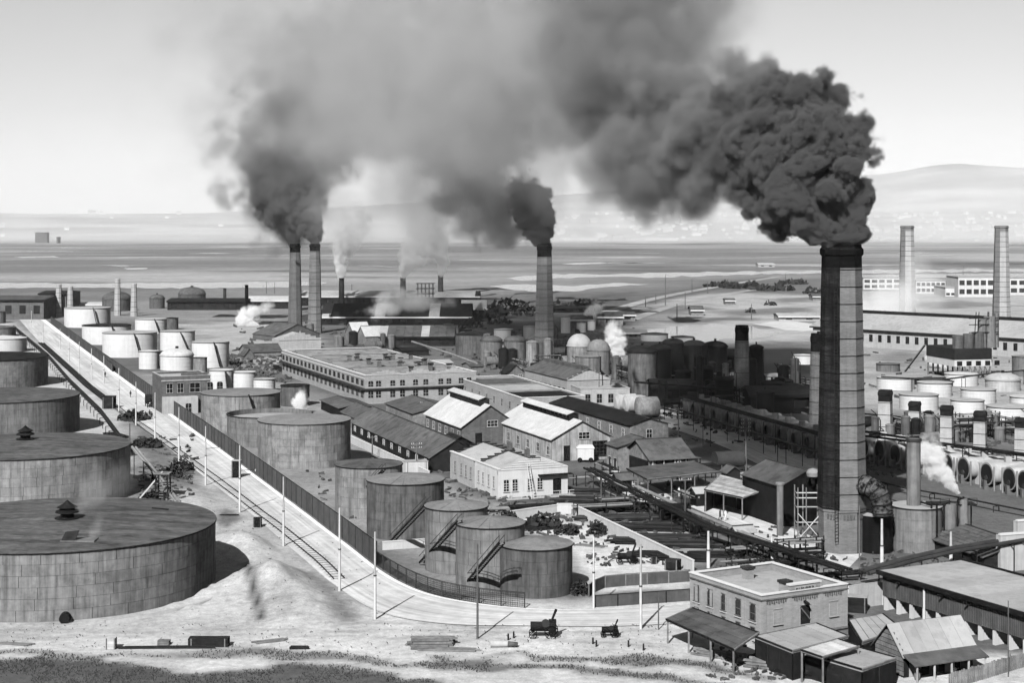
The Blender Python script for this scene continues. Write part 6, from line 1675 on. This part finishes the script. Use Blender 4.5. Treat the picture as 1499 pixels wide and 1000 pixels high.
def rack(label, px, py, L, along, lev, group, m_='iron'):
    p = G(px, py); t = thing('pipe_rack', label, 'pipe rack', p, group)
    u = (SU, SV)[along]; v = (SV, SU)[along]
    for k in range(max(2, int(L / 4)) + 1):
        fr = MB()
        for s_ in (-.9, .9):
            q = p + u * (L * k / max(2, int(L / 4)) - L / 2) + v * s_
            fr.bar(q + Vector((0, 0, -.2)), q + Vector((0, 0, lev * 1.5 + .6)), .18)
        for j in range(lev):
            c_ = p + u * (L * k / max(2, int(L / 4)) - L / 2) + Vector((0, 0, 1.4 + j * 1.5)); fr.bar(c_ - v * 1.1, c_ + v * 1.1, .16)
        fr.build('bent', 'timber_dark', t)
    for j in range(lev):
        for k in range(4):
            q = p + v * (-.75 + .5 * k) + Vector((0, 0, 1.6 + j * 1.5)); e = random.uniform(-1.5, 1.5)
            MB().cyl(q - u * (L / 2 + e), q + u * (L / 2 - e * .5), random.uniform(.09, .2), n=7).build('pipe', random.choice((m_, m_, 'iron_mid', 'pipe_pale')) if random.random() < .8 else 'pipe_pale', t)
random.seed(41)
for (x0, x1, y0, y1, n_, l0, l1, lb) in ((960, 1200, 556, 612, 14, 8, 18, 'black pipe rack among the shaded stills'), (1268, 1490, 626, 652, 12, 6, 14, 'black pipe rack behind the sunlit stills'),
        (700, 930, 500, 560, 8, 8, 16, 'dark pipe rack among the agitators'), (880, 1120, 694, 760, 12, 6, 12, 'dark pipe rack beside the pipe yard'), (1085, 1185, 815, 842, 7, 4, 8, 'low pipe rack behind the brick office')):
    for k in range(n_):
        rack(lb, random.uniform(x0, x1), random.uniform(y0, y1), random.uniform(l0, l1), random.random() < .5, random.choice((1, 2, 3)) if y0 < 690 else random.choice((1, 1, 2)), lb.replace('rack', 'racks'))
for lb, px, py, lx, rx in (('little dark tool hut in the pipe yard, left one', 905, 722, 898, 925), ('little dark tool hut in the pipe yard, middle one', 1020, 742, 1010, 1040), ('little pale-roofed hut at the trestle side', 1080, 800, 1070, 1104), ('little dark hut at the feet of the five-arm street poles', 1065, 712, 1056, 1084)):
    shop(lb.replace('five-arm', 'four-arm'), px, py, lx, rx, py - 20, py - 28, random.choice(('roof_felt', 'roof_dark', 'roof_pale')) if 'pale' not in lb else 'roof_pale', 'timber_dark', 20, random.choice('uv'), name='tool_hut', cat='hut')
# ------------------------------------------------------------------ bushes, debris, grass
def bush(label, px, py, r, h, m_='bush_leaf', n=220, name='bush', group=None):
    p = G(px, py); t = thing(name, label, 'bush', p, group)
    mb = MB(); g0 = gz(p)
    for _ in range(n):
        a = random.uniform(0, 6.28); q = random.random() ** .5 * r; z = h * random.random() * math.sqrt(max(0, 1 - (q / r) ** 2)) + .05
        c_ = p + Vector((q * math.cos(a), q * math.sin(a), z + g0)); s_ = r * random.uniform(.08, .2)
        u_ = Vector((random.gauss(0, 1), random.gauss(0, 1), random.gauss(0, 1))).normalized(); w_ = u_.orthogonal().normalized()
        mb.add([c_ - u_ * s_ - w_ * s_ * .5, c_ + u_ * s_ - w_ * s_ * .5, c_ + u_ * s_ * .8 + w_ * s_ * .6, c_ - u_ * s_ * .7 + w_ * s_ * .7], [(0, 1, 2, 3)])
    mb.build('foliage', m_, t)
    st = MB()
    for _ in range(5): st.bar(p, p + Vector((random.uniform(-r, r) * .5, random.uniform(-r, r) * .5, h * .7)), .08)
    st.build('stems', 'timber_dark', t)
    return t
for i, (px, py, r, h) in enumerate([(795, 772, 3.0, 2.2), (830, 782, 2.0, 1.5), (875, 783, 1.4, 2.4), (848, 870, 1.6, 1.8), (745, 765, 1.6, 2.0)]):
    bush('dark scrubby bush in the white tank yard, %s from the laboratory' % ORD[[1, 2, 3, 4, 0][i]], px, py, r, h)
for i, (px, py, r, h) in enumerate([(265, 690, 2.6, 2.2), (245, 705, 3.2, 1.6), (215, 655, 3.5, 2.0), (195, 615, 4, 2.5), (225, 735, 2.6, 1.4)]):
    bush('dark brush on the tank bank, %s down from the guard hut' % ORD[[2, 3, 1, 0, 4][i]], px, py, r, h, n=160)
for i, (px, py, r, h) in enumerate([(1128, 447, 4, 3), (1098, 458, 3, 3), (1160, 416, 12, 4), (1090, 422, 16, 4), (1130, 425, 16, 4), (1060, 420, 15, 4), (1190, 430, 8, 5), (700, 470, 8, 6), (720, 462, 9, 7), (745, 455, 10, 8), (770, 462, 8, 7), (690, 480, 6, 5), (820, 455, 9, 6), (860, 450, 9, 5), (730, 475, 6, 6)]):
    bush('dark far bush on the flats beyond the works', px, py, r, h, n=90, group='dark bushes on the far flats')
db = MB()
random.seed(5)
ZONES = [((330, 520, 420, 562), 260), ((420, 520, 700, 560), 60), ((860, 700, 1010, 830), 300), ((640, 715, 830, 760), 160), ((1040, 935, 1240, 998), 200), ((440, 690, 700, 760), 120), ((900, 560, 1200, 650), 250), ((1262, 640, 1499, 700), 300), ((200, 640, 280, 740), 160), ((750, 745, 900, 800), 160), ((1190, 470, 1499, 640), 120), ((330, 470, 700, 530), 160), ((690, 480, 930, 560), 220), ((0, 915, 1000, 965), 420), ((280, 740, 560, 905), 120), ((1250, 800, 1499, 845), 140), ((1050, 770, 1250, 850), 160)]
for (x0, y0, x1, y1), n in ZONES:
    for _ in range(n):
        p = G(random.uniform(x0, x1), random.uniform(y0, y1)); k = p.y / 300 * (1 if y0 < 740 or x0 > 700 else .22)
        a = random.uniform(0, 3.14); L = random.uniform(.3, 1.6) * k; u_ = Vector((math.cos(a), math.sin(a), random.uniform(-.05, .25)))
        z = 0.0 if p.y > 330 else gz(p)
        db.bar(p + Vector((0, 0, z + .1)), p + u_ * L + Vector((0, 0, z + .15)), random.uniform(.1, .5) * k, random.uniform(.1, .6) * k)
o = db.build('rubble', 'rubble'); tag(o, 'scattered scrap and rubble lying about the works ground', 'rubble', kind='stuff')
rng2 = np.random.default_rng(8)
n = 22000
gx = []; gf = []
PXs = rng2.uniform(-60, 1160, n); PYs = rng2.uniform(946, 1015, n)
D_ = F * H / (PYs - YH); X_ = (PXs - W0) / F * D_
keep = np.zeros(n, bool)
for i, (poly, tone) in enumerate(GRASS_POLY):
    keep |= polymask(X_, D_, poly, .6, .55, 40 + i, .16) > rng2.uniform(.35, .8, n)
keep &= fbm(X_, D_, .3, 3, 17) > rng2.uniform(.3, .55, n)
X_, D_ = X_[keep], D_[keep]; Z_ = height(X_, D_)
V_ = []; F_ = []
for i, (x, y, z) in enumerate(zip(X_, D_, Z_)):
    a = random.uniform(0, 6.28); hh = random.uniform(.08, .3); w_ = .05
    for q in range(2):
        a += 1.9; lx, ly = random.uniform(-.15, .15), random.uniform(-.15, .15); k = len(V_)
        V_ += [(x - w_ * math.cos(a), y - w_ * math.sin(a), z), (x + w_ * math.cos(a), y + w_ * math.sin(a), z), (x + lx, y + ly, z + hh)]
        F_.append((k, k + 1, k + 2))
o = MB().add(V_, F_).build('grass', 'grass_blade'); tag(o, 'dry dark grass on the hillside at the bottom edge', 'grass', kind='stuff')

# ------------------------------------------------------------------ smoke and steam
def smoke_mat(name, albedo, dens, aniso=0.0):
    m = bpy.data.materials.new(name); m.use_nodes = True; t = m.node_tree; t.nodes.clear()
    o = t.nodes.new('ShaderNodeOutputMaterial'); v = t.nodes.new('ShaderNodeVolumePrincipled')
    v.inputs['Color'].default_value = (albedo,) * 3 + (1,); v.inputs['Density'].default_value = dens; v.inputs['Anisotropy'].default_value = aniso
    t.links.new(v.outputs[0], o.inputs['Volume']); M[name] = m
    return m
smoke_mat('black_smoke', .17, 1.0)
smoke_mat('dark_smoke', .3, 1.0)
smoke_mat('grey_smoke', .5, 1.0)
smoke_mat('white_steam', .97, 1.0)
smoke_mat('pale_smoke', .93, 1.0)
def smoke_tree(lo, hi, res, s_bil, a_bil, det, s_warp, a_warp, m, soft0, soft1, seed):
    t = bpy.data.node_groups.new('smoke_field', 'GeometryNodeTree')
    t.interface.new_socket('Geometry', in_out='INPUT', socket_type='NodeSocketGeometry'); t.interface.new_socket('Geometry', in_out='OUTPUT', socket_type='NodeSocketGeometry')
    N = t.nodes.new; L = t.links.new
    gi = N('NodeGroupInput'); go = N('NodeGroupOutput')
    def mth(op, *a):
        n = N('ShaderNodeMath'); n.operation = op
        for i, x in enumerate(a):
            if hasattr(x, 'links'): L(x, n.inputs[i])
            else: n.inputs[i].default_value = x
        return n.outputs[0]
    def vm(op, a, b, out=0):
        n = N('ShaderNodeVectorMath'); n.operation = op
        for i, x in enumerate((a, b)):
            j = 3 if op == 'SCALE' and i == 1 else i
            if hasattr(x, 'links'): L(x, n.inputs[j])
            else: n.inputs[j].default_value = x
        return n.outputs[out]
    pos = N('GeometryNodeInputPosition').outputs[0]
    nz = N('ShaderNodeTexNoise'); nz.inputs['Scale'].default_value = s_warp; nz.inputs['Detail'].default_value = 2
    L(vm('ADD', pos, (seed * 13.7, seed * 5.1, 0)), nz.inputs['Vector'])
    p2 = vm('ADD', pos, vm('SCALE', vm('SUBTRACT', nz.outputs['Color'], (.5, .5, .5)), a_warp))
    sn = N('GeometryNodeSampleNearest'); sn.domain = 'POINT'; L(gi.outputs[0], sn.inputs[0]); L(p2, sn.inputs['Sample Position'])
    def samp(name, typ):
        si = N('GeometryNodeSampleIndex'); si.data_type = typ; si.domain = 'POINT'; L(gi.outputs[0], si.inputs[0]); L(sn.outputs[0], si.inputs['Index'])
        if name is None: L(N('GeometryNodeInputPosition').outputs[0], si.inputs['Value'])
        else:
            na = N('GeometryNodeInputNamedAttribute'); na.data_type = typ; na.inputs[0].default_value = name; L(na.outputs[0], si.inputs['Value'])
        return si.outputs[0]
    c = samp(None, 'FLOAT_VECTOR'); r = samp('radius', 'FLOAT'); dn = samp('dens', 'FLOAT'); tt = samp('t', 'FLOAT')
    q = mth('SUBTRACT', 1.0, mth('DIVIDE', vm('DISTANCE', p2, c, 1), r))
    vo = N('ShaderNodeTexVoronoi'); vo.feature = 'F1'; vo.inputs['Scale'].default_value = s_bil; vo.inputs['Detail'].default_value = det
    vo.inputs['Roughness'].default_value = .55; vo.inputs['Lacunarity'].default_value = 2.3
    L(p2, vo.inputs['Vector'])
    e = mth('SUBTRACT', q, mth('MULTIPLY', mth('MULTIPLY', vo.outputs['Distance'], vo.outputs['Distance']), a_bil * .68))
    e = mth('MINIMUM', e, mth('MULTIPLY', mth('SUBTRACT', q, .1), 2.0))
    s = mth('DIVIDE', e, mth('ADD', soft0, mth('MULTIPLY', tt, soft1 - soft0)))
    cl = N('ShaderNodeClamp'); L(s, cl.inputs[0]); x = cl.outputs[0]
    sm = mth('MULTIPLY', mth('MULTIPLY', x, x), mth('SUBTRACT', 3.0, mth('MULTIPLY', x, 2.0)))
    vc = N('GeometryNodeVolumeCube'); L(mth('MULTIPLY', sm, dn), vc.inputs['Density'])
    vc.inputs['Min'].default_value = lo; vc.inputs['Max'].default_value = hi
    for i, k in enumerate('XYZ'): vc.inputs['Resolution ' + k].default_value = max(8, int((hi[i] - lo[i]) / res))
    sx = N('GeometryNodeSetMaterial'); sx.inputs['Material'].default_value = m; L(vc.outputs[0], sx.inputs[0]); L(sx.outputs[0], go.inputs[0])
    return t
def plume(name, label, cat, keys, m, res, s_bil, a_bil, det, s_warp, a_warp, soft0, soft1, seed=0, rs_=1.0, ds_=1.0):
    """keys: (picture x, y, distance, radius in picture px, density per metre) along the drift"""
    K = [(AT(a, b, d), r * rs_ / F * d, dn * ds_) for a, b, d, r, dn in keys]
    V = []; R = []; D = []; T = []; n = len(K)
    for i in range(n - 1):
        (p0, r0, d0), (p1, r1, d1) = K[i], K[i + 1]
        k = max(2, int((p1 - p0).length / (min(r0, r1) * .03)))
        for j in range(k + (1 if i == n - 2 else 0)):
            u = j / k; V.append(p0.lerp(p1, u)); R.append(r0 + (r1 - r0) * u); D.append(d0 + (d1 - d0) * u); T.append((i + u) / (n - 1))
    me = bpy.data.meshes.new(name); me.from_pydata(V, [], [])
    for nm, vals in (('radius', R), ('dens', D), ('t', T)):
        a = me.attributes.new(nm, 'FLOAT', 'POINT'); a.data.foreach_set('value', vals)
    lo = [min(v[i] - r * 1.05 for v, r in zip(V, R)) for i in range(3)]; hi = [max(v[i] + r * 1.05 for v, r in zip(V, R)) for i in range(3)]
    o = bpy.data.objects.new(name, me); C.objects.link(o); me.materials.append(M[m])
    md = o.modifiers.new('smoke', 'NODES'); md.node_group = smoke_tree(lo, hi, res, s_bil, a_bil, det, s_warp, a_warp, M[m], soft0, soft1, seed)
    tag(o, label, cat, kind='stuff')
    return o
plume('smoke', 'dense billowing black smoke just above the giant chimney', 'smoke', [(1233, 364, 249.5, 36, 7), (1232, 348, 249.5, 60, 7), (1216, 318, 250, 104, 7), (1197, 285, 251, 140, 6), (1177, 240, 253, 165, 5), (1158, 208, 257, 168, 2.5), (1105, 195, 263, 152, 1.0)], 'black_smoke', .27, .175, .4, 3, .06, 2.6, .045, .22, 1, .86, 1.0)
plume('smoke', 'broad soft dark smoke drifting off the giant chimney plume', 'smoke', [(1130, 200, 262, 175, .9), (1050, 195, 272, 200, .75), (970, 195, 286, 225, .4), (920, 130, 302, 265, .24), (915, 50, 322, 300, .17), (920, -80, 345, 330, .15)], 'dark_smoke', .9, .1, .48, 3, .04, 7, .1, .75, 2, .84, .8)
plume('smoke', 'thin grey smoke veil spreading over the works', 'smoke', [(980, 40, 420, 230, .035), (870, 70, 480, 310, .05), (760, 120, 540, 370, .05), (650, 160, 620, 390, .044), (560, 160, 700, 400, .032), (470, 130, 800, 400, .018), (380, 80, 900, 420, .014)], 'grey_smoke', 4, .03, .75, 3, .012, 34, .3, .8, 3, .95, .85)
plume('smoke', 'black smoke curling from the middle banded chimney', 'smoke', [(797, 362, 600, 16, 3), (795, 347, 600, 30, 2.8), (786, 322, 602, 50, 2.5), (778, 298, 605, 60, 1.8), (764, 285, 610, 54, .3)], 'black_smoke', .42, .2, .45, 3, .07, 3, .06, .3, 4, .78, 1.2)
plume('smoke', 'soft dark smoke trailing away from the middle chimney', 'smoke', [(772, 335, 620, 42, .08), (735, 325, 630, 85, .2), (705, 280, 650, 155, .2), (690, 220, 670, 205, .14), (690, 140, 690, 240, .07), (720, 50, 720, 270, .04)], 'dark_smoke', 1.8, .075, .72, 3, .025, 16, .12, .6, 5, .82, .95)
plume('smoke', 'black smoke from the darker twin chimney', 'smoke', [(431, 362, 784, 12, 2.4), (428, 342, 785, 29, 2), (416, 317, 787, 55, 1.5), (406, 290, 790, 78, .6), (394, 262, 795, 95, .12)], 'black_smoke', .6, .15, .44, 3, .05, 5, .08, .6, 6, .8, 1.2)
plume('smoke', 'black smoke from the banded twin chimney', 'smoke', [(460, 362, 741, 12, 2.4), (458, 342, 742, 29, 2), (448, 314, 744, 53, 1.5), (438, 288, 748, 72, .6), (428, 262, 752, 86, .12)], 'black_smoke', .6, .15, .44, 3, .05, 5, .08, .6, 7, .8, 1.2)
plume('smoke', 'merged soft smoke of the twin chimneys rising over the marsh', 'smoke', [(425, 312, 800, 100, .16), (412, 265, 805, 165, .16), (425, 205, 815, 210, .08), (465, 140, 840, 250, .035), (545, 60, 880, 300, .016), (645, -20, 930, 330, .012)], 'dark_smoke', 2.5, .055, .72, 3, .02, 20, .16, .7, 8, .92, .85)
plume('smoke', 'pale smoky haze bank lying over the far marsh and town', 'smoke', [(-700, 480, 4000, 400, .002), (0, 480, 4000, 400, .0022), (500, 480, 4000, 410, .0028), (1000, 480, 4000, 430, .003), (1500, 480, 4000, 450, .003), (2200, 480, 4000, 450, .003)], 'pale_smoke', 40, .004, .2, 2, .002, 120, .9, .9, 9)
plume('smoke', 'thin smoky air lying over the nearer marsh', 'smoke', [(-700, 770, 2300, 720, .0006), (300, 770, 2300, 720, .0008), (800, 770, 2300, 720, .0008), (1500, 770, 2300, 720, .0008), (2300, 770, 2300, 720, .0008)], 'pale_smoke', 45, .004, .1, 1, .002, 100, .9, .9, 10)
ST = [('white steam jet rising beside the pale domed agitators', [(899, 549, 540, 3, 1.5), (899, 538, 540, 8, 1.5), (902, 520, 541, 15, 1.2), (901, 500, 542, 19, .9), (896, 482, 543, 15, .25)], .5),
      ('white steam puff rising beside the largest plated tank', [(440, 607, 425, 6, 1.2), (440, 597, 425, 11, 1.2), (441, 585, 426, 15, .9), (444, 573, 427, 11, .25)], .5),
      ('white steam cloud in front of the gabled shed below the twins', [(372, 480, 790, 10, .6), (362, 474, 790, 15, .6), (352, 466, 792, 13, .5), (372, 456, 794, 14, .2), (392, 446, 796, 12, .08)], .8),
      ('white steam blowing left from the slim vessels', [(1403, 722, 268, 3, 2), (1390, 706, 268, 13, 1.6), (1372, 685, 269, 22, 1.0), (1358, 662, 270, 26, .5)], .3),
      ('thin steam drifting over the nearest tank roof', [(116, 738, 221, 14, .016), (132, 726, 223, 34, .012), (155, 708, 226, 46, .009), (175, 692, 229, 42, .005)], .5),
      ('wisp of steam from the open hatch on the nearest tank', [(132, 789, 212, 5, .06), (138, 778, 213, 11, .03), (146, 760, 215, 14, .015)], .35),
      ('pale steam plume of the slim stack right of the twins', [(500, 405, 945, 5, .3), (498, 385, 945, 14, .2), (505, 355, 946, 26, .1), (520, 320, 950, 36, .03)], 1.0),
      ('pale steam plume of the grey stack on the long shed', [(590, 405, 850, 6, .3), (594, 388, 850, 16, .22), (606, 368, 852, 30, .1), (625, 345, 855, 44, .03)], 1.0),
      ('pale steam plume of the stack beside the timber frame', [(645, 401, 990, 5, .3), (646, 385, 990, 13, .2), (640, 365, 992, 26, .09), (636, 340, 996, 40, .025)], 1.2),
      ('hazy steam over the black shed roof', [(535, 470, 800, 22, .05), (570, 455, 802, 32, .05), (615, 450, 804, 28, .04), (650, 452, 806, 22, .02)], 1.5),
      ('small steam cloud beyond the middle chimney', [(860, 472, 780, 8, .4), (866, 462, 782, 14, .25), (872, 450, 784, 16, .1)], .9),
      ('small steam curl at the foot of the trestle works', [(1384, 538, 560, 4, .9), (1370, 530, 560, 9, .7), (1358, 524, 560, 8, .3)], .4),
      ('drifting pale vapour around the idle hazy chimney', [(1262, 485, 740, 50, .008), (1295, 465, 760, 60, .011), (1320, 445, 780, 60, .012), (1345, 415, 800, 55, .006)], 2.0)]
for i, (lb, ks, rs) in enumerate(ST):
    ks = [(a, b, c, d * 1.3, e * 3.0) for a, b, c, d, e in ks]
    rr = min(k[3] / F * k[2] for k in ks[1:])
    plume('steam', lb, 'steam', ks, 'white_steam', rs * .55, 1.1 / max(1.2, rr), .45, 3, .25 / max(1.2, rr), rr * .8, .15, .6, 20 + i)

# ------------------------------------------------------------------ haze
def haze():
    mb = MB().box(-7000, 7000, -300, 11400, -260, 440)
    m = bpy.data.materials.new('haze'); m.use_nodes = True; t = m.node_tree; t.nodes.clear()
    o = t.nodes.new('ShaderNodeOutputMaterial'); v = t.nodes.new('ShaderNodeVolumePrincipled')
    v.inputs['Color'].default_value = (.96, .96, .96, 1); v.inputs['Density'].default_value = 1 / 36000; v.inputs['Anisotropy'].default_value = .0
    t.links.new(v.outputs[0], o.inputs['Volume']); M['haze'] = m
    ob = mb.build('haze', 'haze'); ob['kind'] = 'stuff'; ob['label'] = 'pale haze lying over the flats and the works'; ob['category'] = 'haze'
haze()
for k, v in LABELS.items():
    if len(v) > 1 and not bpy.data.objects[v[0]].get('group'): print('SHARED LABEL', k, len(v))
print('OBJECTS', len(bpy.data.objects))
